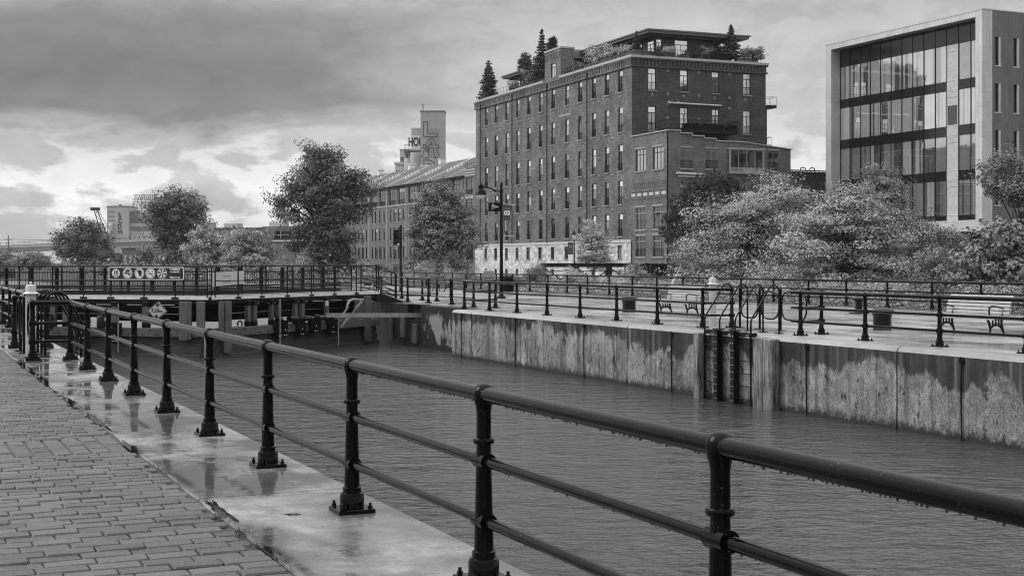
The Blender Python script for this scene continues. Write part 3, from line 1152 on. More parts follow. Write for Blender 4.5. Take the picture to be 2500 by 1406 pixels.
# rain drops hanging under the nearest rails
dr = MB()
rg = random.Random(4)
yv = 2.0
while yv < 13.5:
    for z, r in ((1.0, 0.041), (0.645, 0.029), (0.325, 0.029)):
        if rg.random() < (0.85 if r > 0.04 else 0.35):
            rad_ = rg.uniform(0.0022, 0.0058)
            dr.ball((2.90 + rg.uniform(-0.004, 0.004), yv + rg.uniform(-0.01, 0.01), z - r - rad_ * 0.5), rad_, 5, 1.3)
    yv += rg.choice((0.012, 0.02, 0.03, 0.05, 0.09))
dr.build('hanging_raindrops', DROP, rl, True, 'stuff')
r2 = thing('railing', 'black iron railing on the near bank beyond the oval ladder hoops', 'railing', (0, 0, 0), 0, 'black iron quay railings')
run(r2, [(2.92, 29.45 + 2.33 * k) for k in range(0, 10)])
put_post(r2, 2.30, 29.35, True, PI / 2)
for z, r, nm in ((1.0, 0.041, 'handrail'), (0.645, 0.029, 'mid_rail'), (0.325, 0.029, 'low_rail')):
    put_rail(r2, (2.92, 29.45), (2.30, 29.35), z, r, nm)

r3 = thing('railing', 'black iron railing on the far quay left of the ladder gap', 'railing', (0, 0, 0), 0, 'black iron quay railings')
run(r3, [(19.40, 47.58 - 2.351 * k) for k in range(8)])
r3p = [(19.40, 47.58), (20.3, 48.0)]
for (xx, yy_) in ((20.19, 30.96), (20.77, 47.86)):
    put_post(r3, xx, yy_, True, PI / 2)
for (a, b) in (((19.40, 31.12), (20.19, 30.96)), ((19.40, 47.58), (20.77, 47.86))):
    put_rail(r3, a, b, 1.0, 0.041, 'handrail')
    put_rail(r3, a, b, 0.645, 0.029, 'mid_rail')
    put_rail(r3, a, b, 0.325, 0.029, 'low_rail')
r4 = thing('railing', 'black iron railing on the far quay in front of the nearer bench', 'railing', (0, 0, 0), 0, 'black iron quay railings')
run(r4, [(19.40, 26.854 - 2.351 * k) for k in range(7)])
put_post(r4, 20.25, 27.2, True, PI / 2)
for z, r, nm in ((1.0, 0.041, 'handrail'), (0.645, 0.029, 'mid_rail'), (0.325, 0.029, 'low_rail')):
    put_rail(r4, (19.40, 26.854), (20.25, 27.2), z, r, nm)
    put_rail(r4, (19.40, 26.854), (19.40, 27.2), z, r, nm)
r5 = thing('railing', 'short black iron railing with a swing barrier beside the gate ramp', 'railing', (0, 0, 0), 0, 'black iron quay railings')
run(r5, [(20.39, 49.08), (20.78, 52.3)])
run(r5, [(20.72, 54.82), (20.55, 56.91)])
r6 = thing('railing', 'black iron railing set back behind the gate ramp', 'railing', (0, 0, 0), 0, 'black iron quay railings')
run(r6, [(22.05, 57.29), (22.05, 59.12), (22.1, 62.0), (22.1, 65.0)])
r7 = thing('railing', 'long black iron railing along the planting behind the benches', 'railing', (0, 0, 0), 0, 'black iron quay railings')
run(r7, [(33.9, 36.67 - 2.43 * 3 + 2.43 * k) for k in range(29)], bolts=False)

# swing barrier in the short railing: rounded frame on a post
def rounded(x0, x1, z0, z1, r, n=6):
    pts = []
    for cx, cz, a0 in ((x1 - r, z0 + r, -90), (x1 - r, z1 - r, 0), (x0 + r, z1 - r, 90), (x0 + r, z0 + r, 180)):
        for i in range(n + 1):
            a = rad(a0 + 90 * i / n)
            pts.append((cx + r * math.cos(a), cz + r * math.sin(a)))
    return pts


def hoop_gate(label, a, b, z0, z1, r, post=True, frame_r=0.022, group='swing barriers at the ladder gaps'):
    A, B = Vector((a[0], a[1], 0)), Vector((b[0], b[1], 0))
    L = (B - A).length
    t = thing('swing_barrier', label, 'barrier', (a[0], a[1], 0), math.atan2(B.y - A.y, B.x - A.x), group)
    k = MB()
    k.tube([(p[0], 0, p[1]) for p in rounded(0.05, L, z0, z1, r)], frame_r, 8, True)
    k.build('frame', BLACK, t, True)
    if post:
        k = MB()
        k.cyl((0, 0, 0.01), (0, 0, z1 + 0.06), 0.03, 0.03, 10)
        k.ball((0, 0, z1 + 0.06), 0.033, 6, 0.6)
        k.build('post', BLACK, t, True)
        k = MB()
        k.cbox(-0.1, 0.1, -0.1, 0.1, 0, 0.016, 0.003)
        k.build('base_plate', BLACK, t)
        k = MB()
        for z in (z0 + 0.12, z1 - 0.12):
            k.obox((0, 0, z), (0.07, 0, z), 0.03, 0.05)
        k.build('hinge', IRON, t)
    return t


hoop_gate('oval topped swing barrier between the posts of the short railing', (20.78, 52.45), (20.73, 54.65), 0.30, 1.0, 0.12)
hoop_gate('rounded swing barrier at the far ladder nearest the ribbed white bollard', (20.37, 30.85), (20.3, 29.92), 0.28, 0.97, 0.26)
hoop_gate('rounded swing barrier in the middle of the far ladder gap', (20.3, 29.84), (20.37, 29.1), 0.28, 0.97, 0.26)
hoop_gate('rounded swing barrier at the right end of the far ladder gap', (20.37, 29.03), (20.33, 27.9), 0.28, 0.97, 0.26)
hoop_gate('rounded swing barrier nearest the camera in the left bank ladder gap', (2.33, 26.1), (2.33, 26.75), 0.34, 0.98, 0.24)
hoop_gate('rounded swing barrier in the middle of the left bank ladder gap', (2.33, 27.55), (2.33, 28.1), 0.34, 0.98, 0.24)
hoop_gate('rounded swing barrier furthest away in the left bank ladder gap', (2.33, 28.35), (2.33, 29.0), 0.34, 0.98, 0.24)


# ------------------------------------------------------------------ ladders with hooped handrails
def ladder(label, xw, sgn, ya, yb, landing, bar, group='hooped ladders on the lock walls'):
    """xw: wall face, sgn: +1 when land lies towards +x; ya, yb: the two stringers"""
    t = thing('lock_ladder', label, 'ladder', (xw, (ya + yb) / 2, 0), 0, group)
    off = (ya + yb) / 2
    for y0, ln in ((ya, landing[0]), (yb, landing[1])):
        y0 -= off
        x1 = ln[0] * sgn
        dyl = ln[1]
        pts = [(-0.06 * sgn, y0, -2.3), (-0.06 * sgn, y0, 0.0), (-0.06 * sgn, y0, 0.30), (-0.03 * sgn, y0, 0.40)]
        r = 0.21
        cx = x1 - r * sgn
        for i in range(9):
            a = rad(155 - 155 * i / 8)
            pts.append((cx + r * math.cos(a) * sgn, y0 + dyl * (0.5 + 0.5 * i / 8), 0.955 + r * math.sin(a)))
        pts.append((x1, y0 + dyl, 0.03))
        pts.append((x1, y0 + dyl, 0.012))
        k = MB()
        k.tube(pts, 0.022, 8)
        k.build('hooped_stringer', BLACK, t, True)
        k = MB()
        k.cbox(x1 - 0.09, x1 + 0.09, y0 + dyl - 0.09, y0 + dyl + 0.09, 0.0115, 0.026, 0.003)
        k.build('base_plate', BLACK, t)
    for i in range(8):
        z = -0.02 - 0.30 * i
        k = MB()
        k.cyl((-0.06 * sgn, ya - off, z), (-0.06 * sgn, yb - off, z), 0.014, 0.014, 8)
        k.build('rung', IRON, t, True)
    return t


ladder('hooped black ladder against the far wall on the side of the white bollard', 18.50, 1, 29.49, 28.81, ((0.92, 0.27), (0.92, 0.27)), 0)
ladder('hooped black ladder against the far wall on the side of the nearer bench', 18.50, 1, 28.14, 27.47, ((0.92, 0.27), (0.92, 0.27)), 0)
ladder('hooped black ladder of the left bank nearer to the foreground railing', 3.30, -1, 26.3, 26.95, ((0.72, 0.0), (0.72, 0.0)), 0)
ladder('hooped black ladder of the left bank further along the quay', 3.30, -1, 27.6, 28.25, ((0.72, 0.0), (0.72, 0.0)), 0)
for yy_, lab in ((28.84, 'riveted black steel fender channel between the far ladders, left one'), (28.11, 'riveted black steel fender channel between the far ladders, right one')):
    t_ = thing('fender_channel', lab, 'fender', (18.45, yy_, 0), 0, 'riveted steel fender channels')
    k = MB()
    k.box(-0.10, 0.09, -0.012, 0.012, -2.4, 0.06)
    k.box(-0.12, -0.10, -0.075, 0.075, -2.4, 0.07)
    k.build('channel', DARKSTEEL, t_)
    k = MB()
    for i in range(13):
        for s_ in (-1, 1):
            k.ball((-0.122, s_ * 0.045, -0.05 - i * 0.17), 0.011, 5)
    k.build('rivets', GALV, t_, False, 'stuff')
    k = MB()
    k.cbox(-0.13, 0.10, -0.11, 0.11, 0.07, 0.10, 0.005)
    k.build('cap_plate', IRON, t_)
k = MB()
k.box(18.32, 18.50, 28.8, 29.5, -0.03, 0.02)
br_ = thing('ladder_bracket', 'black iron bracket holding the ladders to the far wall', 'bracket', (18.5, 28.4, 0))
k = MB()
for yy_ in (1.05, 0.3, -0.45, -0.9):
    k.obox((-0.08, yy_, 0.0), (0.12, yy_, 0.0), 0.05, 0.10)
k.obox((-0.07, 1.1, 0.03), (-0.07, -0.95, 0.03), 0.03, 0.05)
k.build('bar', IRON, br_)
for (ya, yb, lab) in ((29.84, 29.58, 'upright timber fender on the left of the far ladders'), (27.21, 26.43, 'wide upright timber fender on the right of the far ladders')):
    t_ = thing('timber_fender', lab, 'fender', (18.45, (ya + yb) / 2, 0), 0, 'timber fenders beside the ladders')
    n = 2 if ya - yb > 0.5 else 1
    w_ = (ya - yb) / n
    for i in range(n):
        k = MB()
        k.cbox(-0.14, 0.09, (ya - yb) / 2 - w_ * (i + 1) + 0.012, (ya - yb) / 2 - w_ * i - 0.012, -2.4, -0.03 - 0.01 * i, 0.02)
        k.build('timber', TIMBER, t_)


# ------------------------------------------------------------------ ribbed white bollard lights, mooring bollards
def light_bollard(label, loc):
    t = thing('bollard_light', label, 'bollard light', loc, 0, 'ribbed white bollard lights')
    k = MB()
    n = 20
    prof = []
    vs, fs = [], []
    for z in (0.0, 1.12):
        for j in range(n * 2):
            r = 0.094 if j % 2 == 0 else 0.083
            q = PI * j / n
            vs.append((r * math.cos(q), r * math.sin(q), z))
    m_ = n * 2
    fs = [(j, (j + 1) % m_, m_ + (j + 1) % m_, m_ + j) for j in range(m_)]
    fs += [tuple(reversed(range(m_))), tuple(range(m_, 2 * m_))]
    k.add(vs, fs)
    k.build('shaft', WHITEP, t)
    k = MB()
    k.lathe([(0.09, 1.121), (0.15, 1.125), (0.148, 1.135), (0.105, 1.16), (0.096, 1.17)], 20)
    k.build('brim', WHITEP, t, True)
    k = MB()
    k.lathe([(0.095, 1.171), (0.095, 1.265), (0.088, 1.285), (0.03, 1.30), (0.012, 1.305)], 20)
    k.build('cap', WHITEP, t, True)
    k = MB()
    k.ball((0, 0, 1.325), 0.028, 8)
    k.build('finial', WHITEP, t, True)
    k = MB()
    q = -2.2
    k.ball((0.106 * math.cos(q), 0.106 * math.sin(q), 0.98), 0.012, 5)
    k.build('screw', IRON, t)
    return t


light_bollard('ribbed white bollard light behind the far quay railing by the ladders', (20.05, 31.67, 0.0))
light_bollard('ribbed white bollard light on the left bank behind the near railing', (2.4, 27.0, 0.0))


def bollard(label, loc):
    t = thing('mooring_bollard', label, 'bollard', loc, 0, 'squat black mooring bollards')
    k = MB()
    k.lathe([(0.23, -0.02), (0.225, 0.30), (0.235, 0.36), (0.27, 0.44), (0.295, 0.475), (0.295, 0.49)], 24)
    k.build('body', IRON, t, True)
    k = MB()
    k.lathe([(0.294, 0.491), (0.285, 0.505), (0.20, 0.54), (0.10, 0.562), (0.01, 0.568)], 24)
    k.build('lid', IRON, t, True)
    return t


bollard('squat black mooring bollard left of the farther bench', (23.24, 42.02, 0))
bollard('squat black mooring bollard left of the nearer bench', (22.9, 28.25, 0))
t_ = thing('capstan', 'mushroom headed iron capstan standing behind the nearer bollard', 'capstan', (29.7, 37.85, 0))
k = MB()
k.lathe([(0.14, 0.02), (0.145, 0.05), (0.12, 0.10), (0.115, 0.36), (0.15, 0.42)], 18)
k.build('drum', IRON, t_, True)
k = MB()
k.lathe([(0.15, 0.421), (0.20, 0.44), (0.20, 0.49), (0.15, 0.53), (0.10, 0.55), (0.01, 0.56)], 18)
k.build('head', IRON, t_, True)
k = MB()
k.cbox(-0.24, 0.24, -0.24, 0.24, 0, 0.03, 0.006)
k.build('base_plate', IRON, t_)


# ------------------------------------------------------------------ park benches: cast iron sides, timber slats
def bench(label, loc, rz, L=2.1, m=SLAT, group='slatted park benches'):
    """faces -x; its length runs along y"""
    t = thing('park_bench', label, 'bench', loc, rz, group)
    seat = [(0.02, 0.455, 0.0), (0.135, 0.462, -2), (0.25, 0.455, -4), (0.365, 0.445, -6)]
    for x, z, a in seat:
        k = MB()
        dx_, dz_ = 0.052 * math.cos(rad(a)), 0.052 * math.sin(rad(a))
        k.obox((x, -L / 2, z), (x, L / 2, z), 0.094, 0.038)
        k.build('seat_slat', m, t)
    k = MB()
    k.obox((-0.035, -L / 2, 0.415), (-0.035, L / 2, 0.415), 0.035, 0.085)
    k.build('seat_slat', m, t)
    for i in range(5):
        z = 0.525 + i * 0.082
        x = 0.435 + 0.018 * i + (0.012 * (i - 3) if i > 3 else 0)
        a = rad(76 - 4 * i)
        k = MB()
        k.obox((x, -L / 2, z), (x, L / 2, z), 0.036, 0.062, (math.cos(a), 0, math.sin(a)))
        k.build('back_slat', m, t)
    k = MB()
    k.obox((0.56, -L / 2, 0.895), (0.56, L / 2, 0.895), 0.036, 0.06, (0.9, 0, 0.45))
    k.build('back_slat', m, t)
    for s_ in (-1, 1):
        y = s_ * (L / 2 - 0.22)
        k = MB()
        k.tube([(-0.03, y, 0.40), (0.02, y, 0.30), (0.06, y, 0.16), (0.05, y, 0.06), (0.0, y, 0.02)], [0.035, 0.03, 0.028, 0.028, 0.022], 6)
        k.tube([(0.40, y, 0.42), (0.40, y, 0.28), (0.44, y, 0.12), (0.48, y, 0.03), (0.53, y, 0.018)], [0.035, 0.03, 0.028, 0.026, 0.02], 6)
        k.tube([(0.06, y, 0.17), (0.15, y, 0.235), (0.25, y, 0.25), (0.35, y, 0.22), (0.42, y, 0.15)], 0.028, 6)
        for x in (0.14, 0.23, 0.32):
            k.tube([(x, y, 0.23), (x - 0.01, y, 0.33), (x, y, 0.42)], 0.022, 6)
        k.obox((-0.05, y, 0.425), (0.42, y, 0.425), 0.05, 0.035)
        k.tube([(0.40, y, 0.42), (0.46, y, 0.60), (0.52, y, 0.80), (0.585, y, 0.90)], [0.028, 0.024, 0.022, 0.018], 6)
        k.build('iron_side', IRON, t, True)
        k = MB()
        k.tube([(0.05, y, 0.44), (0.02, y, 0.55), (0.03, y, 0.64), (0.10, y, 0.685), (0.24, y, 0.675), (0.44, y, 0.63)], [0.02, 0.02, 0.022, 0.022, 0.018, 0.016], 8)
        k.build('armrest', IRON, t, True)
    return t


bench('pale slatted bench with iron sides at the right edge behind the railing', (23.35, 25.85, 0), 0)
bench('pale slatted bench with iron sides by the ribbed white bollard', (23.4, 39.4, 0), 0)
bench('dark slatted bench seen from behind beside the numbered grey bin', (30.4, 77.5, 0), PI, 2.4, TIMBERX)
bench('dark slatted bench beyond the gate ramp by the traffic light', (29.0, 86.5, 0), PI, 2.4, TIMBERX)

# ------------------------------------------------------------------ bins
t_ = thing('waste_container', 'grey plastic waste container painted with the number 04', 'bin', (30.83, 72.0, 0), rad(-22))
k = MB()
k.prism([(-0.27, 0.0), (0.27, 0.0), (0.31, 0.86), (-0.31, 0.86)], 'y', -0.29, 0.29)
k.build('body', BINGREY, t_)
k = MB()
k.cbox(-0.36, 0.36, -0.34, 0.34, 0.862, 0.94, 0.02)
k.build('collar', BINGREY, t_)
k = MB()
k.add([(-0.32, -0.3, 0.941), (0.32, -0.3, 0.941), (0.32, 0.3, 0.941), (-0.32, 0.3, 0.941), (-0.29, -0.26, 1.22), (0.29, -0.26, 1.22), (0.29, 0.26, 1.22), (-0.29, 0.26, 1.22), (-0.2, -0.15, 1.29), (0.2, -0.15, 1.29), (0.2, 0.15, 1.29), (-0.2, 0.15, 1.29)],
      [(0, 1, 5, 4), (1, 2, 6, 5), (2, 3, 7, 6), (3, 0, 4, 7), (4, 5, 9, 8), (5, 6, 10, 9), (6, 7, 11, 10), (7, 4, 8, 11), (8, 9, 10, 11), (3, 2, 1, 0)])
k.build('hood', BINGREY, t_)
lettering('04', 0.34, PAINTWHITE, t_, (-0.06, -0.296, 0.52), sx=0.9)
t_ = thing('litter_bin', 'black slatted iron litter bin behind the tall lamp post', 'bin', (32.9, 74.0, 0))
for i in range(26):
    q = 2 * PI * i / 26
    if i == 0:
        k = MB()
        k.tube([(0.31, 0, 0.03), (0.31, 0, 0.84), (0.35, 0, 0.95)], 0.016, 4)
        me_slat = mesh_of(k, 'slat', BLACK_DULL, False)
    o = link('slat', me_slat, t_)
    o.rotation_euler = (0, 0, q)
k = MB()
k.lathe([(0.29, 0.02), (0.29, 0.80)], 20)
k.build('liner', BLACK_DULL, t_, True)
k = MB()
for z in (0.08, 0.8):
    k.tube([(0.325 * math.cos(2 * PI * j / 24), 0.325 * math.sin(2 * PI * j / 24), z) for j in range(24)], 0.014, 5, True)
k.build('hoop', BLACK_DULL, t_, True)

# ------------------------------------------------------------------ tall street lamp with loudspeaker and banner
R_ = Vector((ct, -st, 0))       # camera right; the lamp is turned so its arm runs across the view
t_ = thing('street_lamp', 'tall black street lamp with bell shade, loudspeaker and lock banner', 'street lamp', (26.77, 60.98, 0), rad(-24.14))
k = MB()
k.lathe([(0.22, -0.02), (0.22, 0.06), (0.17, 0.10), (0.14, 0.14)], 14)
k.build('foot', BLACK, t_, True)
k = MB()
k.lathe([(0.10, 0.14), (0.078, 2.3), (0.064, 5.3), (0.064, 5.42)], 14)
k.build('pole', BLACK, t_, True)
k = MB()
k.lathe([(0.05, 5.421), (0.075, 5.44), (0.07, 5.50), (0.03, 5.54), (0.004, 5.55)], 12)
k.build('finial', BLACK, t_, True)
k = MB()
k.tube([(-0.05, 0, 5.10), (-0.25, 0, 5.12), (-0.5, 0, 5.24), (-0.72, 0, 5.33), (-0.95, 0, 5.34)], 0.035, 8)
k.tube([(-0.03, 0, 4.55), (-0.08, 0, 4.78), (-0.2, 0, 5.0), (-0.38, 0, 5.15)], 0.018, 6)
k.lathe([(0.085, 5.02), (0.085, 5.2)], 12)
k.build('arm', BLACK, t_, True)
k = MB()
k.lathe([(0.27, 4.93), (0.285, 4.95), (0.27, 5.0), (0.25, 5.09), (0.19, 5.19), (0.125, 5.24), (0.13, 5.27), (0.13, 5.36), (0.115, 5.42), (0.07, 5.46), (0.05, 5.49), (0.01, 5.505)], 18, (-0.98, 0, 0))
sh = k.build('lamp_shade', BLACK, t_, True)
k = MB()
k.lathe([(0.235, 4.929), (0.225, 4.86), (0.17, 4.79), (0.08, 4.76), (0.01, 4.755)], 16, (-0.98, 0, 0))
k.build('bulb_glass', BULB, sh, True)
k = MB()
k.box(-0.62, -0.07, 0.0, 0.03, 4.15, 4.56)
k.build('speaker_board', BLACK_DULL, t_)
k = MB()
k.tube([(-0.14, -0.12, 4.35), (-0.26, -0.13, 4.35), (-0.36, -0.14, 4.355), (-0.455, -0.15, 4.36)], [0.05, 0.055, 0.10, 0.165], 14)
k.build('loudspeaker', SHEET, t_, True)
k = MB()
k.cyl((0.02, 0, 4.50), (0.66, 0, 4.44), 0.018, 0.018, 8)
k.cyl((0.02, 0, 2.99), (0.60, 0, 2.97), 0.018, 0.018, 8)
k.build('banner_rod', PALE, t_, True)
k = MB()
k.add([(0.09, -0.012, 4.485), (0.50, -0.05, 4.45), (0.30, 0.02, 3.10), (0.10, -0.012, 3.12), (0.09, 0.003, 4.485), (0.50, -0.035, 4.45), (0.30, 0.035, 3.10), (0.10, 0.003, 3.12)], [(0, 1, 2, 3), (7, 6, 5, 4), (0, 4, 5, 1), (1, 5, 6, 2), (2, 6, 7, 3), (3, 7, 4, 0)])
bn = k.build('banner', BANNER, t_)
k = MB()
k.add([(0.105, -0.025, 3.62), (0.25, -0.028, 3.80), (0.395, -0.022, 3.62), (0.31, -0.006, 3.16), (0.11, -0.022, 3.18)], [(0, 1, 2, 3, 4)])
k.build('banner_chevron', BANNER2, bn)
lettering('LOCK', 0.085, SIGNGREY, bn, (0.29, -0.06, 4.27), (1, -0.05, -0.03))
lettering('03', 0.30, SIGNWHITE, bn, (0.275, -0.06, 4.06), (1, -0.05, 0.0), bold=0.012)
lettering('DE LACHINE', 0.085, SIGNWHITE, bn, (0.20, -0.045, 3.46), (0, 0, -1), (1, 0, 0), bold=0.003)
lettering('SAINT-GABRIEL', 0.07, SIGNGREY, bn, (0.28, -0.045, 3.45), (0, 0, -1), (1, 0, 0))
k = MB()
k.lathe([(0.092, 4.42), (0.092, 4.52)], 12)
k.lathe([(0.098, 2.93), (0.098, 3.03)], 12)
k.build('clamp', IRON, t_, True)

# lantern on a thin post with a banner (farther along)
t_ = thing('street_lamp', 'thin lantern post with a small banner by the leafy young tree', 'street lamp', (49.47, 98.37, 0), rad(-24))
k = MB()
k.lathe([(0.12, 0), (0.11, 0.5), (0.06, 0.6), (0.05, 3.45), (0.08, 3.5)], 10)
k.build('pole', BLACK_DULL, t_, True)
k = MB()
k.lathe([(0.07, 3.51), (0.15, 3.85), (0.16, 3.9)], 8)
lg = k.build('lantern_glass', BULB, t_)
k = MB()
k.lathe([(0.19, 3.90), (0.17, 3.98), (0.08, 4.10), (0.03, 4.2), (0.01, 4.3)], 8)
k.build('lantern_roof', BLACK_DULL, t_)
k = MB()
k.box(-0.50, -0.08, -0.01, 0.01, 2.35, 3.3)
bn = k.build('banner', BANNER, t_)
lettering('03', 0.24, SIGNGREY, bn, (-0.29, -0.02, 2.95))
k = MB()
k.cyl((-0.52, 0, 3.31), (0.02, 0, 3.31), 0.015, 0.015, 6)
k.cyl((-0.52, 0, 2.34), (0.02, 0, 2.34), 0.015, 0.015, 6)
k.build('banner_rod', PALE, t_)

# ------------------------------------------------------------------ traffic signal for boats
t_ = thing('traffic_signal', 'black two lamp traffic signal on a pole at the gate ramp', 'traffic light', (27.43, 77.17, 0), rad(-24))
k = MB()
k.lathe([(0.13, 0), (0.12, 0.1), (0.085, 0.14), (0.08, 3.86), (0.06, 3.9)], 12)
k.build('pole', BLACK_DULL, t_, True)
k = MB()
k.cbox(-0.42, -0.10, -0.14, 0.10, 2.72, 3.62, 0.02)
hd = k.build('signal_head', BLACK_DULL, t_)
for z in (3.36, 2.98):
    k = MB()
    k.lathe([(0.13, 0.0), (0.125, -0.01)], 14)
    o = k.build('lens', SIGNBLACK, hd, True)
    o.location = (-0.26, -0.145, z)
    o.rotation_euler = (-PI / 2, 0, 0)
    k = MB()
    arc = [(0.15 * math.cos(rad(a)), 0.15 * math.sin(rad(a))) for a in range(-20, 201, 20)]
    vs = [(-0.26 + a[0], -0.141, z + a[1]) for a in arc] + [(-0.26 + a[0], -0.42, z + a[1] * 0.9) for a in arc]
    n = len(arc)
    k.add(vs, [(i, i + 1, n + i + 1, n + i) for i in range(n - 1)])
    vo = k.build('visor', DARKSTEEL, hd, True)
    md = vo.modifiers.new('thick', 'SOLIDIFY')
    md.thickness = 0.012
k = MB()
k.box(-0.20, -0.06, -0.17, -0.16, 2.74, 2.82)
k.build('number_plate', SIGNWHITE, hd)
# ------------------------------------------------------------------ mitre gates with walkway
def leaf(label, org, end, posts_small, posts_big, rail_posts, far_posts, right):
    """local x runs from the viewer's left to right along the leaf; -y faces the camera"""
    A, B = Vector((org[0], org[1], 0)), Vector((end[0], end[1], 0))
    L = (B - A).length
    t = thing('lock_gate', label, 'lock gate', (org[0], org[1], 0), math.atan2(B.y - A.y, B.x - A.x), 'mitre gate leaves carrying the walkway')
    # timber leaf: heavy top beam and planked body
    k = MB()
    k.cbox(0.25, L - 0.25, -0.22, 0.16, -0.93, -0.63, 0.02)
    tb = k.build('top_beam', TIMBERX, t)
    k = MB()
    for i in range(int((L - 1) / 0.55)):
        for z, o in ((-0.70, 0.0), (-0.86, 0.27)):
            k.cyl((0.5 + 0.55 * i + o, -0.225, z), (0.5 + 0.55 * i + o, -0.235, z), 0.028, 0.028, 8)
    k.build('bolt_heads', IRON, tb, False, 'stuff')
    zz = -0.94
    i = 0
    for h, y in ((0.30, -0.05), (0.30, -0.08), (0.20, -0.20), (0.32, -0.04), (0.4, -0.05), (0.5, -0.05)):
        k = MB()
        k.cbox(0.25, L - 0.25, y, 0.15, zz - h + 0.012, zz, 0.012)
        k.build('gate_plank', TIMBERDK, t)
        zz -= h
        i += 1
    # uprights
    for (s_, w_, z0) in posts_small:
        k = MB()
        k.cbox(s_ - w_ / 2, s_ + w_ / 2, -0.14, 0.02, -0.62, 0.30, 0.008)
        u = k.build('upright', GATEWOOD, t)
        k = MB()
        k.box(s_ - w_ / 2 - 0.006, s_ + w_ / 2 + 0.006, -0.148, 0.026, -0.615, -0.44)
        k.build('iron_shoe', IRON, u)
        k = MB()
        k.box(s_ - w_ / 2 - 0.006, s_ + w_ / 2 + 0.006, -0.148, 0.026, 0.13, 0.295)
        k.build('iron_shoe', IRON, u)
    for (s_, w_, z0) in posts_big:
        k = MB()
        k.cbox(s_ - w_ / 2, s_ + w_ / 2, -0.34, -0.225, z0, 0.33, 0.015)
        k.build('gate_post', GATEWOOD, t)
    # dark boards and beam behind, under the walkway
    for i in range(3):
        k = MB()
        k.box(0.1, L - 0.1, 1.18, 1.23, -0.44 + i * 0.265, -0.185 + i * 0.265)
        k.build('dark_board', BLACK_DULL, t)
    k = MB()
    k.obox((0.0, 0.1, 0.30), (L, 0.1, 0.30), 0.12, 0.16)
    k.obox((0.0, 1.1, 0.30), (L, 1.1, 0.30), 0.12, 0.16)
    n = int(L / 1.35)
    for i in range(n + 1):
        k.obox((0.2 + (L - 0.4) * i / n, 0.05, 0.33), (0.2 + (L - 0.4) * i / n, 1.15, 0.33), 0.06, 0.1)
    k.build('walkway_beam', DARKSTEEL, t)
    k = MB()
    k.box(0, L, -0.02, 1.25, 0.44, 0.485)
    k.build('walkway_deck', DARKSTEEL, t)
    k = MB()
    k.box(0, L, -0.06, -0.021, 0.385, 0.505)
    k.box(0, L, -0.02, 0.10, 0.486, 0.505)
    k.build('deck_edge', GALV, t)
    k = MB()
    k.box(0, L, 1.2, 1.25, 0.486, 0.51)
    k.build('deck_edge', GALV, t)
    # cables and little lamps below the deck edge
    for s_ in (1.9, 3.2, 4.9, 6.0, 7.2, 8.3):
        if s_ < L - 0.8:
            k = MB()
            k.box(s_, s_ + 0.75, -0.03, 0.0, 0.185, 0.205)
            k.build('conduit', PALE, t)
    for yy_, pl, nm in ((-0.045, rail_posts, 'near_rail'), (1.22, far_posts, 'far_rail')):
        f = MB()
        x0, x1 = pl[0], pl[-1]
        r = 0.13
        pts = [(x0, yy_, 0.45)]
        for i in range(7):
            a = PI - PI / 2 * i / 6
            pts.append((x0 + r + r * math.cos(a), yy_, 1.57 - r + r * math.sin(a)))
        for i in range(7):
            a = PI / 2 - PI / 2 * i / 6
            pts.append((x1 - r + r * math.cos(a), yy_, 1.57 - r + r * math.sin(a)))
        pts.append((x1, yy_, 0.45))
        f.tube(pts, 0.026, 8)
        f.build('guard_frame', BLACK_DULL, t, True)
        for s_ in pl[1:-1]:
            k = MB()
            k.obox((s_, yy_, 0.42), (s_, yy_, 1.56), 0.05, 0.03, (0, 1, 0))
            k.build('guard_post', BLACK_DULL, t)
            k = MB()
            k.box(s_ - 0.14, s_ + 0.14, yy_ - 0.03, yy_ + 0.01, 0.40, 0.47)
            k.build('post_shoe', IRON, t)
        for z in (1.05, 0.85, 0.755, 0.66, 0.575):
            k = MB()
            k.cyl((x0, yy_, z), (x1, yy_, z), 0.019, 0.019, 6)
            k.build('guard_rail', BLACK_DULL, t)
    return t


M_ = (10.4, 49.3)
lp = leaf('left leaf of the lock gate walkway carrying the long black sign', (2.1, 55.6), (10.36, 49.33),
          [(2.2, 0.2, 0), (2.7, 0.2, 0), (4.3, 0.2, 0), (4.8, 0.2, 0), (6.75, 0.22, 0), (7.98, 0.25, 0)],
          [(9.56, 0.34, -1.03), (9.79, 0.1, -1.0), (10.2, 0.30, -0.9)],
          [0.2, 1.6, 2.9, 4.25, 5.5, 6.58, 7.89, 9.1, 10.33], [0.2, 1.2, 2.5, 3.87, 5.22, 6.3, 7.6, 8.8, 9.9], False)
LR = 10.76
rs = lambda s_: LR - s_
rp = leaf('right leaf of the lock gate walkway carrying the plain white board', (10.44, 49.33), (18.9, 55.9),
          [(rs(8.8), 0.19, 0), (rs(8.44), 0.19, 0), (rs(7.42), 0.16, 0), (rs(7.0), 0.2, 0), (rs(5.96), 0.16, 0), (rs(5.52), 0.2, 0), (rs(3.9), 0.14, 0)],
          [(rs(10.55), 0.2, -0.9), (rs(10.2), 0.34, -1.5), (rs(1.33), 0.42, -1.52)],
          [rs(10.6), rs(9.33), rs(7.96), rs(6.42), rs(4.88), rs(3.34), rs(1.79), rs(0.16)], [rs(10.1), rs(9.0), rs(7.55), rs(6.1), rs(4.4), rs(3.0), rs(1.5), rs(0.3)], True)
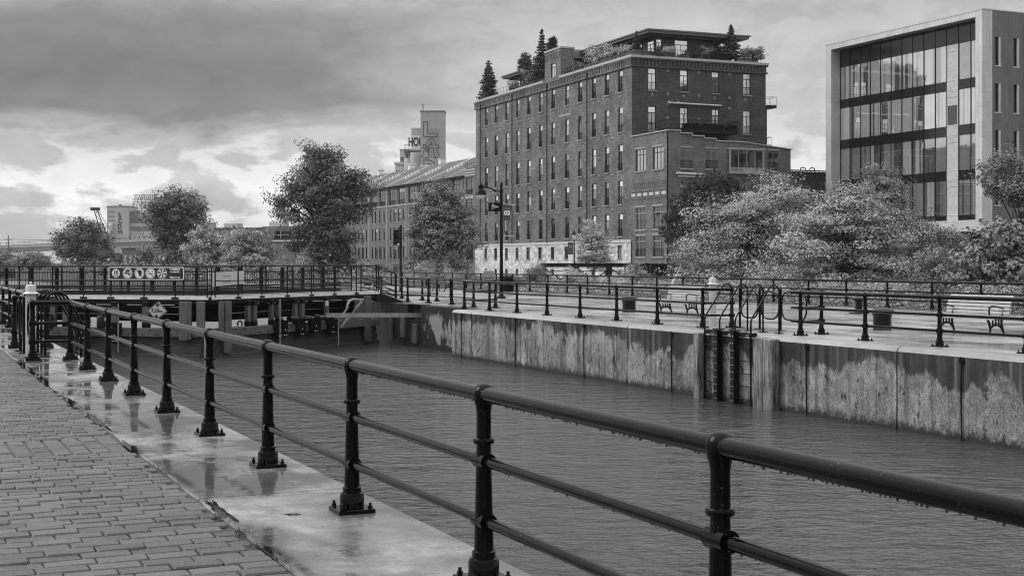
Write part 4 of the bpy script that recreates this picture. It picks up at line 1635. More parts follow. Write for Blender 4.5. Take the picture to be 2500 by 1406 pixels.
# valve gear on the leaves: parts of the gate
def gear(t, s_, w0, w1, z0, z1, y=-0.30):
    k = MB()
    k.prism([(s_ - w0 / 2, z0), (s_ + w0 / 2, z0), (s_ + w1 / 2, z1), (s_ - w1 / 2, z1)], 'y', y - 0.06, -0.225)
    b = k.build('valve_bracket', IRON, t)
    k = MB()
    for dx_, dz_ in ((-0.06, 0.1), (0.06, 0.1), (0.0, 0.3)):
        k.ball((s_ + dx_, y - 0.065, z0 + dz_), 0.022, 5)
    k.build('bolt_heads', GALV, b, False, 'stuff')
    return b


gear(rp, rs(7.25), 0.30, 0.55, -1.14, -0.56)
gear(rp, rs(6.95), 0.22, 0.38, -1.13, -0.48)
gear(rp, rs(5.88), 0.36, 0.58, -1.14, -0.60)
gear(rp, rs(5.0), 0.55, 0.75, -1.05, -0.50)
gear(rp, rs(3.85), 0.46, 0.62, -1.15, -0.55)
gear(lp, 6.9, 0.35, 0.45, -1.2, -0.45)
gear(lp, 5.6, 0.45, 0.6, -1.1, -0.35)
k = MB()
for s_, z, r in ((7.2, -0.46, 0.11), (6.45, -0.44, 0.13), (6.2, -0.46, 0.11), (5.4, -0.46, 0.10), (4.9, -0.42, 0.12), (3.9, -0.46, 0.1)):
    k.cyl((rs(s_) - 0.14, -0.26, z), (rs(s_) + 0.14, -0.26, z), r, r, 12)
k.obox((rs(7.4), -0.26, -0.5), (rs(3.7), -0.26, -0.5), 0.06, 0.06)
k.build('gear_shaft', IRON, rp, True)
k = MB()
k.obox((rs(5.6), -0.3, -0.43), (rs(4.1), -0.3, -0.40), 0.05, 0.035)
k.cyl((rs(7.28), -0.36, 0.35), (rs(7.28), -0.36, -1.5), 0.022, 0.022, 8)
k.cyl((rs(3.50), -0.36, -0.45), (rs(3.50), -0.36, -1.6), 0.022, 0.022, 8)
k.build('pipe', ARM, rp, True)
k = MB()
k.cyl((7.05, -0.36, 0.25), (7.05, -0.36, -1.5), 0.022, 0.022, 8)
k.build('pipe', ARM, lp, True)
k = MB()
for s_ in (4.2, 6.3):
    k.lathe([(0.17, -0.62), (0.17, -0.25), (0.12, -0.18), (0.02, -0.15)], 12, (s_, -0.2, 0))
k.build('gear_housing', IRON, lp, True)
k = MB()
k.box(5.9, 6.5, -0.26, -0.2, -0.38, -0.26)
k.build('cover_plate', GALV, lp)
k = MB()
k.tube([(rs(9.42), -0.1, -0.6), (rs(9.42), -0.1, -0.48), (rs(9.35), -0.1, -0.42), (rs(9.25), -0.1, -0.42), (rs(9.18), -0.1, -0.48), (rs(9.18), -0.1, -0.6)], 0.03, 8)
k.build('vent_pipe', IRON, rp, True)
k = MB()
k.box(rs(4.27), rs(4.09), -0.3, -0.26, 0.0, 0.2)
k.build('switch_box', PALE, rp)
k = MB()
k.prism([(rs(3.4), -0.93), (rs(1.62), -0.9), (rs(1.62), -0.62), (rs(2.6), -0.60), (rs(3.1), -0.8)], 'y', -0.36, -0.225)
k.build('gate_post', TIMBERX, rp)
# pale turnbuckle arm leaning on the right leaf
k = MB()
k.tube([(rs(2.30), -0.40, 0.21), (rs(2.6), -0.40, 0.21), (rs(2.83), -0.40, 0.14), (rs(2.93), -0.40, 0.02), (rs(3.0), -0.40, -0.12)], [0.05, 0.05, 0.055, 0.05, 0.035], 8)
k.obox((rs(3.0), -0.43, -0.1), (rs(3.42), -0.43, -0.46), 0.03, 0.035)
k.obox((rs(2.92), -0.43, -0.08), (rs(3.34), -0.43, -0.44), 0.03, 0.035)
k.ball((rs(2.0), -0.40, 0.06), 0.07, 8)
k.obox((rs(2.0), -0.40, 0.06), (rs(2.35), -0.40, -0.16), 0.05, 0.06)
k.obox((rs(2.35), -0.43, -0.12), (rs(2.9), -0.43, -0.55), 0.03, 0.04)
k.obox((rs(2.45), -0.43, -0.2), (rs(3.0), -0.43, -0.62), 0.03, 0.04)
k.obox((rs(2.9), -0.40, -0.52), (rs(3.4), -0.40, -0.88), 0.06, 0.06)
k.build('turnbuckle_arm', ARM, rp)
# rack bar that pushes the leaf, running to the wall recess
t_ = thing('gate_rack', 'long toothed steel rack bar reaching from gate to the wall recess', 'rack bar', (0, 0, 0))
a_ = Vector((10.44, 49.33, 0)) + (Vector((18.9, 55.9, 0)) - Vector((10.44, 49.33, 0))).normalized() * rs(4.61)
nrm = Vector((0.61, -0.79, 0))
a_ = a_ + nrm * 0.55
b_ = Vector((19.6, 52.6, 0))
zr = -0.36
k = MB()
k.obox((a_.x, a_.y, zr), (b_.x, b_.y, zr - 0.06), 0.10, 0.17)
k.build('bar', ARM, t_)
k = MB()
n = 86
dr_ = (b_ - a_)
hn = Vector((dr_.y, -dr_.x, 0)).normalized()
for i in range(n):
    p_ = a_ + dr_ * ((i + 0.5) / n) + hn * 0.065
    z = zr - 0.06 * (i + 0.5) / n
    k.obox((p_.x, p_.y, z - 0.075), (p_.x, p_.y, z + 0.075), 0.035, 0.045, tuple(dr_.normalized()))
k.build('teeth', ARM, t_, False, 'stuff')

# ramp and its guard at the right end
t_ = thing('gate_ramp', 'dark steel ramp with black rails from the gate walkway down to the quay', 'ramp', (0, 0, 0))
k = MB()
k.add([(18.7, 55.75, 0.50), (20.15, 56.3, 0.03), (20.6, 57.6, 0.03), (18.4, 57.0, 0.50), (18.7, 55.75, 0.05), (20.15, 56.3, -0.0), (20.6, 57.6, -0.0), (18.4, 57.0, 0.30)], [(0, 1, 2, 3), (7, 6, 5, 4), (0, 4, 5, 1), (1, 5, 6, 2), (2, 6, 7, 3), (3, 7, 4, 0)])
k.build('ramp_plate', DARKSTEEL, t_)
for (p0, p1, nm) in (((18.72, 55.76), (19.8, 56.2), 'guard'), ((18.42, 56.95), (20.2, 57.45), 'guard')):
    k = MB()
    d0 = lambda f: (p0[0] + (p1[0] - p0[0]) * f, p0[1] + (p1[1] - p0[1]) * f)
    for f, z0, z1 in ((0.02, 0.45, 1.60), (0.98, 0.05, 1.22)):
        q = d0(f)
        k.obox((q[0], q[1], z0), (q[0], q[1], z1), 0.045, 0.045, (1, 0, 0))
    k.build('guard_post', BLACK_DULL, t_)
    k = MB()
    for za, zb in ((1.60, 1.22), (1.05, 0.68), (0.85, 0.47), (0.66, 0.27)):
        qa, qb = d0(0.02), d0(0.98)
        k.cyl((qa[0], qa[1], za), (qb[0], qb[1], zb), 0.022, 0.022, 6)
    k.build('guard_rail', BLACK_DULL, t_)

# ------------------------------------------------------------------ signs on the gate
FX = (Vector((10.36, 49.33, 0)) - Vector((2.1, 55.6, 0))).normalized()
t_ = thing('information_sign', 'long black sign with round pictograms and Ventilation en marche lettering', 'sign', (2.1, 55.6, 0), math.atan2(FX.y, FX.x))
k = MB()
k.prism(rounded(6.53, 9.46, 1.085, 1.545, 0.05), 'y', -0.11, -0.085)
k.build('border', SIGNWHITE, t_)
k = MB()
k.prism(rounded(6.56, 9.43, 1.115, 1.515, 0.035), 'y', -0.114, -0.1101)
pn = k.build('panel', SIGNBLACK, t_)


def disc(x, z, r, y, m, parent, nm='roundel', r_in=None, n=28):
    k = MB()
    if r_in is None:
        k.prism([(x + r * math.cos(2 * PI * i / n), z + r * math.sin(2 * PI * i / n)) for i in range(n)], 'y', y - 0.003, y)
    else:
        vs, fs = [], []
        for i in range(n):
            q = 2 * PI * i / n
            for rr in (r, r_in):
                vs += [(x + rr * math.cos(q), y - 0.003, z + rr * math.sin(q)), (x + rr * math.cos(q), y, z + rr * math.sin(q))]
        for i in range(n):
            j = (i + 1) % n
            a, b = i * 4, j * 4
            fs += [(a, b, b + 2, a + 2), (a + 1, a + 3, b + 3, b + 1), (a, a + 1, b + 1, b), (a + 2, b + 2, b + 3, a + 3)]
        k.add(vs, fs)
    return k.build(nm, m, parent)


def strip(parent, m, pts, wd, y, nm='stroke', close=False, th=0.003, plane='y'):
    """flat painted stroke in the x-z plane"""
    k = MB()
    P = [Vector((p[0], p[1])) for p in pts]
    n = len(P)
    Lf, Rt = [], []
    for i in range(n):
        a = P[i - 1] if (i > 0 or close) else P[i]
        b = P[(i + 1) % n] if (i < n - 1 or close) else P[i]
        d1 = (P[i] - a).normalized() if (P[i] - a).length > 1e-6 else (b - P[i]).normalized()
        d2 = (b - P[i]).normalized() if (b - P[i]).length > 1e-6 else d1
        tn = (d1 + d2)
        tn = tn.normalized() if tn.length > 1e-5 else d1
        nn = Vector((-tn.y, tn.x))
        sc = 1.0 / max(0.5, abs(nn.dot(Vector((-d1.y, d1.x)))))
        Lf.append(P[i] + nn * wd / 2 * sc)
        Rt.append(P[i] - nn * wd / 2 * sc)
    m_ = n if close else n - 1
    for i in range(m_):
        j = (i + 1) % n
        q = [Lf[i], Lf[j], Rt[j], Rt[i]]
        k.prism([(v.x, v.y) for v in q][::-1], 'y', y - th, y)
    return k.build(nm, m, parent)


disc(6.82, 1.32, 0.155, -0.1142, SIGNWHITE, pn)
lettering('10', 0.19, SIGNBLACK, pn, (6.82, -0.119, 1.345), bold=0.006)
lettering('km/h max', 0.05, SIGNBLACK, pn, (6.82, -0.119, 1.235), bold=0.002)
for x in (7.28, 7.74, 8.17):
    disc(x, 1.32, 0.19, -0.1142, SIGNWHITE, pn, 'ring', 0.170)
    disc(x, 1.32, 0.155, -0.1142, SIGNWHITE, pn)
disc(8.62, 1.32, 0.19, -0.1142, SIGNWHITE, pn, 'ring', 0.172)
disc(8.62, 1.32, 0.03, -0.1142, SIGNWHITE, pn, 'fan_hub')
for i in range(6):
    a = rad(60 * i + 15)
    k = MB()
    pl = []
    for rr, aa in ((0.045, -0.25), (0.145, -0.30), (0.155, 0.0), (0.145, 0.28), (0.06, 0.30)):
        pl.append((8.62 + rr * math.cos(a + aa), 1.32 + rr * math.sin(a + aa)))
    k.prism(pl[::-1], 'y', -0.1172, -0.1142)
    k.build('fan_blade', SIGNWHITE, pn)
for x in (7.28, 7.74, 8.17):
    strip(pn, SIGNBLACK, [(x - 0.10, 1.42), (x + 0.105, 1.215)], 0.022, -0.1205, 'bar')
# hand held over the side
k = MB()
k.prism([(7.15, 1.34), (7.18, 1.29), (7.26, 1.30), (7.33, 1.26), (7.40, 1.25), (7.34, 1.30), (7.42, 1.30), (7.42, 1.33), (7.28, 1.335), (7.20, 1.35)], 'y', -0.1202, -0.1172)
k.build('pictogram', SIGNBLACK, pn)
k = MB()
k.prism([(7.20, 1.38), (7.35, 1.36), (7.38, 1.42), (7.30, 1.455), (7.23, 1.44)], 'y', -0.1202, -0.1172)
k.build('pictogram', SIGNBLACK, pn)
k = MB()
k.prism([(7.66, 1.40), (7.70, 1.44), (7.80, 1.43), (7.84, 1.38), (7.83, 1.28), (7.78, 1.22), (7.70, 1.24), (7.73, 1.29), (7.68, 1.33), (7.72, 1.38)], 'y', -0.1202, -0.1172)
k.build('pictogram', SIGNBLACK, pn)
strip(pn, SIGNBLACK, [(8.06, 1.315), (8.27, 1.285)], 0.02, -0.1205, 'cigarette')
strip(pn, SIGNBLACK, [(8.22, 1.34), (8.26, 1.37), (8.23, 1.40), (8.25, 1.43)], 0.012, -0.1205, 'smoke')
lettering('Ventilation\nen marche', 0.088, SIGNWHITE, pn, (9.12, -0.115, 1.42), bold=0.004, sx=1.06)
lettering('Blower on', 0.088, SIGNWHITE, pn, (9.12, -0.115, 1.175), bold=0.004, sx=1.06)

t_ = thing('clearance_sign', 'tilted diamond sign reading 3,29m with two arrows below the walkway', 'sign', (2.1, 55.6, 0), math.atan2(FX.y, FX.x))
DZ = [(8.66, 0.335), (8.245, 0.015), (8.57, -0.335), (8.985, -0.02)]
DZ = DZ[::-1] if False else DZ
k = MB()
k.prism(DZ, 'y', -0.46, -0.44)
bd = k.build('plate', SIGNGREY, t_)
cx_, cz_ = 8.615, 0.0
ins = [(cx_ + (p[0] - cx_) * 0.93, cz_ + (p[1] - cz_) * 0.93) for p in DZ]
strip(bd, SIGNBLACK, ins, 0.014, -0.461, 'border', True)
lettering('3,29m', 0.185, SIGNBLACK, bd, (8.60, -0.464, 0.0), (1, 0, -0.10), (0.10, 0, 1), bold=0.003)
k = MB()
k.prism([(8.525, 0.175), (8.60, 0.18), (8.605, 0.12), (8.645, 0.118), (8.645, 0.178), (8.73, 0.175), (8.645, 0.285)][::-1], 'y', -0.464, -0.461)
k.prism([(8.49, -0.175), (8.56, -0.16), (8.56, -0.115), (8.60, -0.118), (8.605, -0.17), (8.675, -0.185), (8.575, -0.285)][::-1], 'y', -0.464, -0.461)
k.build('arrow', SIGNBLACK, bd)
k = MB()
k.obox((8.6, -0.42, 0.36), (8.6, -0.42, -0.5), 0.05, 0.03)
k.build('mounting_post', IRON, t_)

t_ = thing('notice_board', 'plain white board hung on the gate rails with two scribbled black marks', 'sign', (10.44, 49.33, 0), math.atan2(55.9 - 49.33, 18.9 - 10.44))
k = MB()
k.add([(rs(9.33) , 1.16, 1.34), (rs(7.5), 1.16, 1.39), (rs(7.5), 1.16, 0.90), (rs(9.33), 1.16, 0.82), (rs(9.33), 1.18, 1.34), (rs(7.5), 1.18, 1.39), (rs(7.5), 1.18, 0.90), (rs(9.33), 1.18, 0.82)], [(3, 2, 1, 0), (4, 5, 6, 7), (0, 1, 5, 4), (1, 2, 6, 5), (2, 3, 7, 6), (3, 0, 4, 7)])
nb = k.build('board', BOARDW, t_)
rg = random.Random(3)
for zc in (1.20, 0.98):
    xx = rs(8.75)
    for j in range(3):
        pts = [(xx + j * 0.17, zc), (xx + j * 0.17 + 0.05, zc + 0.04 * rg.uniform(0.3, 1)), (xx + j * 0.17 + 0.10, zc + rg.uniform(-0.01, 0.03)), (xx + j * 0.17 + 0.12, zc - 0.045)]
        strip(nb, SIGNBLACK, pts, 0.014, 1.158, 'scribble')

# ------------------------------------------------------------------ picket fence on the footbridge beyond the gate
P0, P1 = Vector((2.2, 64.0, 0)), Vector((20.5, 66.5, 0))
t_ = thing('picket_fence', 'black metal picket fence on the far footbridge seen through the gate rails', 'fence', P0, math.atan2(P1.y - P0.y, P1.x - P0.x))
L = (P1 - P0).length
k = MB()
k.box(0, L, 0, 1.4, 0.28, 0.42)
k.build('deck', DARKSTEEL, t_)
k = MB()
k.box(0, L, 0.02, 0.16, -0.35, 0.279)
k.box(0, L, 1.24, 1.38, -0.35, 0.279)
k.build('girder', DARKSTEEL, t_)
s_ = 0.4
i = 0
me_fp = None
while s_ < L:
    if me_fp is None:
        k = MB()
        k.box(-0.07, 0.07, -0.05, 0.05, 0.42, 1.44)
        k.box(-0.10, 0.10, -0.06, 0.06, 1.44, 1.47)
        me_fp = mesh_of(k, 'fence_post', BLACK_DULL, False)
    o = link('fence_post', me_fp, t_)
    o.location = (s_, 0.05, 0)
    if i % 2 == 0:
        k = MB()
        k.obox((s_ - 0.22, -0.02, 1.18), (s_ + 0.22, -0.02, 1.18), 0.05, 0.04)
        for e in (-0.2, 0.2):
            k.ball((s_ + e, -0.05, 1.16), 0.05, 6)
        k.build('lamp_bracket', IRON, t_)
    s_ += 1.07
    i += 1
for z in (1.27, 0.62):
    k = MB()
    k.box(0, L, 0.03, 0.07, z - 0.025, z + 0.025)
    k.build('rail', BLACK_DULL, t_)
k = MB()
s_ = 0.05
while s_ < L:
    k.box(s_ - 0.009, s_ + 0.009, 0.041, 0.059, 0.45, 1.38)
    s_ += 0.118
k.build('pickets', BLACK_DULL, t_, False, 'stuff')
# ------------------------------------------------------------------ buildings
def wall_holes(k, plane, a0, a1, z0, z1, holes, depth):
    """plane: function (a, z, d) -> point; d goes into the wall. Front face with openings and their reveals."""
    A = sorted({a0, a1, *[h[0] for h in holes], *[h[1] for h in holes]})
    Z = sorted({z0, z1, *[h[2] for h in holes], *[h[3] for h in holes]})
    A = [a for a in A if a0 <= a <= a1]
    Z = [z for z in Z if z0 <= z <= z1]
    for i in range(len(A) - 1):
        for j in range(len(Z) - 1):
            ca, cz = (A[i] + A[i + 1]) / 2, (Z[j] + Z[j + 1]) / 2
            if any(h[0] < ca < h[1] and h[2] < cz < h[3] for h in holes):
                continue
            k.quad(plane(A[i], Z[j], 0), plane(A[i + 1], Z[j], 0), plane(A[i + 1], Z[j + 1], 0), plane(A[i], Z[j + 1], 0))
    for (b0, b1, c0, c1) in holes:
        P = lambda a, z, d_: plane(a, z, d_)
        for (p, q) in (((b0, c0), (b1, c0)), ((b1, c0), (b1, c1)), ((b1, c1), (b0, c1)), ((b0, c1), (b0, c0))):
            k.quad(P(p[0], p[1], 0), P(q[0], q[1], 0), P(q[0], q[1], depth), P(p[0], p[1], depth))
        k.quad(P(b0, c0, depth), P(b1, c0, depth), P(b1, c1, depth), P(b0, c1, depth))


WIN = {}


def wmesh(key, fn, m, smooth=False):
    if key not in WIN:
        k = MB()
        fn(k)
        WIN[key] = mesh_of(k, key[0], m, smooth)
    return WIN[key]


def window(parent, at, rz, w_, h_, style='tall', glass=(GLASSB, GLASSD), fm=None, guard=True, sill=True, d=0.10, split=0.74):
    """origin at the lower left of the opening as seen from outside, +y into the wall"""
    w_, h_ = round(w_, 2), round(h_, 2)
    fm = fm or FRAME
    b = 0.06 if w_ > 0.7 else 0.05
    zt = h_ * split

    def frame(k):
        k.box(0.0, b, d - 0.02, d + 0.05, 0, h_)
        k.box(w_ - b, w_, d - 0.02, d + 0.05, 0, h_)
        k.box(b, w_ - b, d - 0.02, d + 0.05, 0, b)
        k.box(b, w_ - b, d - 0.02, d + 0.05, h_ - b, h_)
        if style in ('tall', 'wide'):
            k.box(b, w_ - b, d - 0.012, d + 0.05, zt - 0.035, zt + 0.035)
        if style == 'tall':
            k.box(w_ / 2 - 0.024, w_ / 2 + 0.024, d - 0.012, d + 0.05, b, zt - 0.035)
        if style in ('wide', 'bay'):
            n = 3 if style == 'wide' else 4
            for i in range(1, n):
                k.box(w_ * i / n - 0.03, w_ * i / n + 0.03, d - 0.012, d + 0.05, b, h_ - b)
        if style == 'bay':
            k.box(b, w_ - b, d - 0.012, d + 0.05, h_ * 0.2 - 0.03, h_ * 0.2 + 0.03)
    o = link('window', wmesh(('window', w_, h_, style, fm.name, split), frame, fm), parent)
    o.location = at
    o.rotation_euler = (0, 0, rz)

    def up(k):
        k.quad((b, d + 0.02, zt), (w_ - b, d + 0.02, zt), (w_ - b, d + 0.02, h_ - b), (b, d + 0.02, h_ - b))

    def lo(k):
        k.quad((b, d + 0.022, b), (w_ - b, d + 0.022, b), (w_ - b, d + 0.022, zt), (b, d + 0.022, zt))
    link('pane', wmesh(('pane', w_, h_, 'u', glass[0].name, split), up, glass[0]), o)
    link('pane', wmesh(('pane', w_, h_, 'l', glass[1].name, split), lo, glass[1]), o)
    if sill:
        link('sill', wmesh(('sill', w_, 0), lambda k: k.box(-0.07, w_ + 0.07, -0.09, 0.05, -0.11, 0.0), SILL), o)
    if guard:
        def gd(k):
            k.box(0.0, w_, -0.02, 0.0, 0.78, 0.81)
            k.box(0.0, w_, -0.02, 0.0, 0.08, 0.10)
            n = max(3, int(w_ / 0.12))
            for i in range(n + 1):
                x = w_ * i / n
                k.box(x - 0.008, x + 0.008, -0.018, -0.002, 0.08, 0.8)
        link('guard', wmesh(('guard', w_, 0), gd, BLACK_DULL), o)
    return o


# ---- the big brick warehouse
B = thing('brick_warehouse', 'tall old brick warehouse with pale stone base and a roof garden', 'building', (68.25, 122.83, 0), rad(-1.66))
PLu = lambda off: (lambda a, z, d_: (off + d_, a, z))          # long face: a runs along +y
PLv = lambda off: (lambda a, z, d_: (a, off + d_, z))          # end face: a runs along +x
cols = [39.99, 36.63, 33.09, 29.68, 26.28, 22.81, 19.3, 15.54, 12.14, 8.74, 5.62, 2.52]
rows = [(19.1, 21.3), (15.02, 17.58), (11.05, 13.74), (7.66, 10.07), (4.40, 6.68)]
hole = [(c - 0.5, c + 0.5, a, b) for c in cols for a, b in rows]
k = MB()
wall_holes(k, PLu(0), 0, 43.72, 4.0, 21.42, hole, 0.35)
k.box(0.36, 15.74, 0.36, 43.71, 4.0, 22.2)
k.quad((0, 43.72, 4.0), (15.75, 43.72, 4.0), (15.75, 43.72, 22.3), (0, 43.72, 22.3))
k.quad((15.75, 0, 0), (15.75, 43.72, 0), (15.75, 43.72, 22.3), (15.75, 0, 22.3))
k.build('wall', BRICK, B)
ecols = [(1.86, 2.75), (5.52, 6.43), (9.25, 10.12), (13.02, 13.91)]
erows = [(19.14, 21.35), (15.1, 17.5)]
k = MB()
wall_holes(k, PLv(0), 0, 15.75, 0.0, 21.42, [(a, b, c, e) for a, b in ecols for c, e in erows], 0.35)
k.build('end_wall', BRICKDK_SHADE, B)  # side turned from the light: its shade is put into the brick colour
scol = [c for c in cols]
shole = [(c - 0.48, c + 0.48, 2.1, 3.47) for c in scol] + [(c - 0.4, c + 0.4, 0.25, 0.95) for c in scol]
k = MB()
wall_holes(k, PLu(-0.10), 0, 43.74, 0.0, 3.75, shole, 0.4)
k.quad((-0.10, 0, 3.75), (0.0, 0, 3.75), (0.0, 43.74, 3.75), (-0.10, 43.74, 3.75))
k.build('stone_base', STONE, B)
k = MB()
k.box(-0.16, -0.001, 0, 43.74, 3.76, 4.02)
k.build('stone_band', STONECAP, B)
k = MB()
for c in scol:
    k.box(-0.13, -0.101, c - 0.6, c + 0.6, 3.48, 3.62)
k.build('lintel', STONECAP, B)
rg = random.Random(21)
for ci, c in enumerate(cols):
    for ri, (a, b) in enumerate(rows):
        q = rg.random()
        g_ = (GLASSB if q < 0.92 - 0.14 * ri else (GLASSM if q < 0.97 - 0.05 * ri else GLASSD))
        q2 = rg.random()
        g2 = GLASSB if q2 < 0.52 - 0.10 * ri else (GLASSM if q2 < 0.72 - 0.06 * ri else GLASSD)
        window(B, (0, c + 0.5, a), -PI / 2, 1.0, b - a, 'tall', (g_, g2))
    window(B, (-0.10, c + 0.48, 2.1), -PI / 2, 0.96, 1.37, 'tall', (GLASSD, GLASSM if rg.random() < 0.3 else GLASSD), guard=False, split=0.8)
    window(B, (-0.10, c + 0.40, 0.25), -PI / 2, 0.8, 0.7, 'plain', (GLASSD, GLASSD), guard=False)
for (a, b) in ecols:
    for ri, (c, e) in enumerate(erows):
        window(B, (a, 0, c), 0, b - a, e - c, 'tall', (GLASSB, GLASSB if rg.random() < 0.75 else GLASSM))
# cornice with its row of brick corbels, metal coping
for nm, k in (('long', MB()), ('end', MB())):
    if nm == 'long':
        k.box(-0.16, 0.0, -0.16, 43.9, 21.42, 21.60)
        k.box(-0.20, 0.0, -0.20, 43.9, 22.16, 22.32)
        k.box(-0.04, 0.0, -0.04, 43.9, 21.601, 22.159)
        y = 0.0
        while y < 43.7:
            k.box(-0.15, -0.041, y, y + 0.26, 21.601, 22.159)
            y += 0.42
        k.build('corbel_table', BRICK, B, False, 'stuff')
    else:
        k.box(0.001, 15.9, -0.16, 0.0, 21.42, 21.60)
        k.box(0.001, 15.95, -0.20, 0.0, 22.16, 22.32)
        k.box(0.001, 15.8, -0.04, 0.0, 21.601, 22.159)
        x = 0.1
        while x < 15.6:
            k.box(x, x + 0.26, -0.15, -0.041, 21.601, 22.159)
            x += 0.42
        k.build('corbel_table', BRICKDK_SHADE, B, False, 'stuff')
k = MB()
k.box(-0.26, 0.5, -0.26, 17.2, 22.325, 22.57)
k.box(-0.26, 0.5, 21.7, 43.95, 22.325, 22.57)
k.box(0.501, 16.0, -0.26, 0.5, 22.325, 22.57)
k.box(15.3, 16.0, 0.501, 43.95, 22.325, 22.57)
k.build('coping', ROOFCAP, B)
k = MB()
k.box(0.45, 15.4, 0.45, 43.6, 22.2, 22.36)
k.build('roof_deck', DARKCLAD, B)
for u_ in (41.65, 30.99, 20.58, 10.0):
    k = MB()
    k.cyl((-0.22, u_, 4.0), (-0.22, u_, 22.0), 0.065, 0.065, 8)
    k.build('downpipe', BLACK_DULL, B, True)


def anchor_fn(k):
    k.lathe([(0.17, 0.0), (0.16, 0.03), (0.09, 0.05), (0.07, 0.09), (0.01, 0.10)], 10)


ME_ANCH = wmesh(('anchor_plate',), anchor_fn, mat('rusty_plate', 0.20, 0.7, var=0.4, vs=6), True)
for i in range(len(cols) - 1):
    mid = (cols[i] + cols[i + 1]) / 2
    if abs(mid - 41.65) < 0.3:
        continue
    for z in (18.55, 20.9, 17.0, 14.5, 12.6, 10.8, 9.0, 7.2, 5.5):
        if rg.random() < 0.86:
            o = link('anchor_plate', ME_ANCH, B)
            o.location = (0, mid + rg.uniform(-0.06, 0.06) + 0.35, z + rg.uniform(-0.08, 0.08))
            o.rotation_euler = (0, -PI / 2, 0)
for c in cols:
    o = link('anchor_plate', ME_ANCH, B)
    o.location = (0, c, 18.6)
    o.rotation_euler = (0, -PI / 2, 0)
for x, z in [(4.08, 21.2), (7.71, 21.2), (11.34, 21.2), (2.3, 18.67), (4.08, 18.79), (5.91, 18.68), (7.71, 18.78), (9.58, 18.64), (11.34, 18.72), (13.25, 18.61), (4.08, 17.7), (11.34, 17.63), (4.08, 16.37), (7.74, 16.4)]:
    o = link('anchor_plate', ME_ANCH, B)
    o.location = (x, 0, z)
    o.rotation_euler = (PI / 2, 0, 0)
k = MB()
k.box(-0.03, -0.001, 14.6, 17.6, 17.98, 18.2)
k.build('pale_plaque', SILL, B)
# turret on the long face
k = MB()
wall_holes(k, PLu(-0.02), 17.25, 21.62, 22.3, 25.7, [(18.62, 19.92, 22.66, 24.25)], 0.3)
k.box(0.29, 1.6, 17.25, 21.62, 22.3, 25.7)
k.quad((-0.02, 17.25, 22.3), (0.29, 17.25, 22.3), (0.29, 17.25, 25.7), (-0.02, 17.25, 25.7))
tu = k.build('turret', BRICK, B)
k = MB()
y = 17.5
while y < 21.3:
    k.box(-0.07, -0.021, y, y + 0.22, 24.75, 25.35)
    y += 0.42
k.box(-0.07, -0.021, 17.25, 21.62, 25.36, 25.6)
k.build('corbel_table', BRICK, tu, False, 'stuff')
k = MB()
k.box(-0.1, 1.7, 17.15, 21.7, 25.701, 25.9)
k.build('coping', ROOFCAP, tu)
window(B, (-0.02, 19.92, 22.66), -PI / 2, 1.3, 1.59, 'tall', (GLASSB, GLASSB), guard=False, sill=False)
k = MB()
k.box(1.61, 7.5, 17.6, 21.2, 24.75, 25.7)
k.build('stair_head', SHEET, B)
k = MB()
k.box(1.61, 7.4, 17.7, 21.1, 22.37, 24.74)
k.build('stair_glazing', GLASSD, B)
# penthouse
k = MB()
k.box(4.2, 13.4, 3.0, 39.0, 22.37, 25.0)
ph = k.build('penthouse', DARKCLAD, B)
k = MB()
k.box(2.6, 14.6, 1.4, 41.0, 25.22, 25.46)
k.box(2.45, 14.75, 1.25, 41.2, 25.461, 25.60)
k.build('penthouse_roof', mat('roof_fascia', 0.12, 0.5, var=0.15, vs=0.6), ph)
k = MB()
k.box(3.2, 13.8, 2.2, 40.2, 25.0, 25.219)
k.build('soffit', DARKCLAD, ph)
k = MB()
k.box(4.6, 6.2, 5, 6.6, 25.601, 25.9)
k.build('roof_unit', DARKSTEEL, ph)
for (a, b, c, e) in ((4.35, 5.0, 23.4, 24.85), (6.5, 8.1, 23.0, 24.9), (11.4, 13.2, 22.9, 24.9)):
    window(B, (a, 3.0 - 0.05, c), 0, b - a, e - c, 'tall', (GLASSB, GLASSB), guard=False, sill=False, d=0.02)
for (c0, z0) in ((4.6, 23.2), (7.2, 23.2), (36.6, 22.9)):
    window(B, (4.15, c0, z0), -PI / 2, 1.5, 1.6, 'tall', (GLASSB, GLASSB), guard=False, sill=False, d=0.02)
k = MB()
for i in range(18):
    k.box(5.0 + i * 0.09, 5.075 + i * 0.09, 2.85, 2.9, 22.4, 24.2)
k.build('wood_screen', TIMBERX, ph)
# planters and terrace guard
for (x0, x1, y0, y1, z1) in ((0.55, 1.15, 1.0, 12.4, 23.15), (0.55, 1.15, 22.4, 31.0, 23.1), (0.55, 2.6, 0.55, 0.99, 23.2), (2.62, 4.6, 0.55, 1.1, 23.05), (12.6, 15.2, 0.55, 1.2, 23.1), (0.55, 1.6, 40.6, 43.2, 23.0), (7.9, 10.6, 1.6, 2.1, 22.9)):
    k = MB()
    along_y = (y1 - y0) > (x1 - x0)
    L = (y1 - y0) if along_y else (x1 - x0)
    n = max(1, int(L / 0.95))
    for i in range(n):
        p0 = i / n * L + 0.015
        p1 = (i + 1) / n * L - 0.015
        if along_y:
            k.cbox(x0, x1, y0 + p0, y0 + p1, 22.58, z1, 0.015)
        else:
            k.cbox(x0 + p0, x0 + p1, y0, y1, 22.58, z1, 0.015)
    k.build('planter', DARKCLAD if y0 > 20 else mat('planter_metal', 0.09, 0.5, var=0.2, vs=1), B)
k = MB()
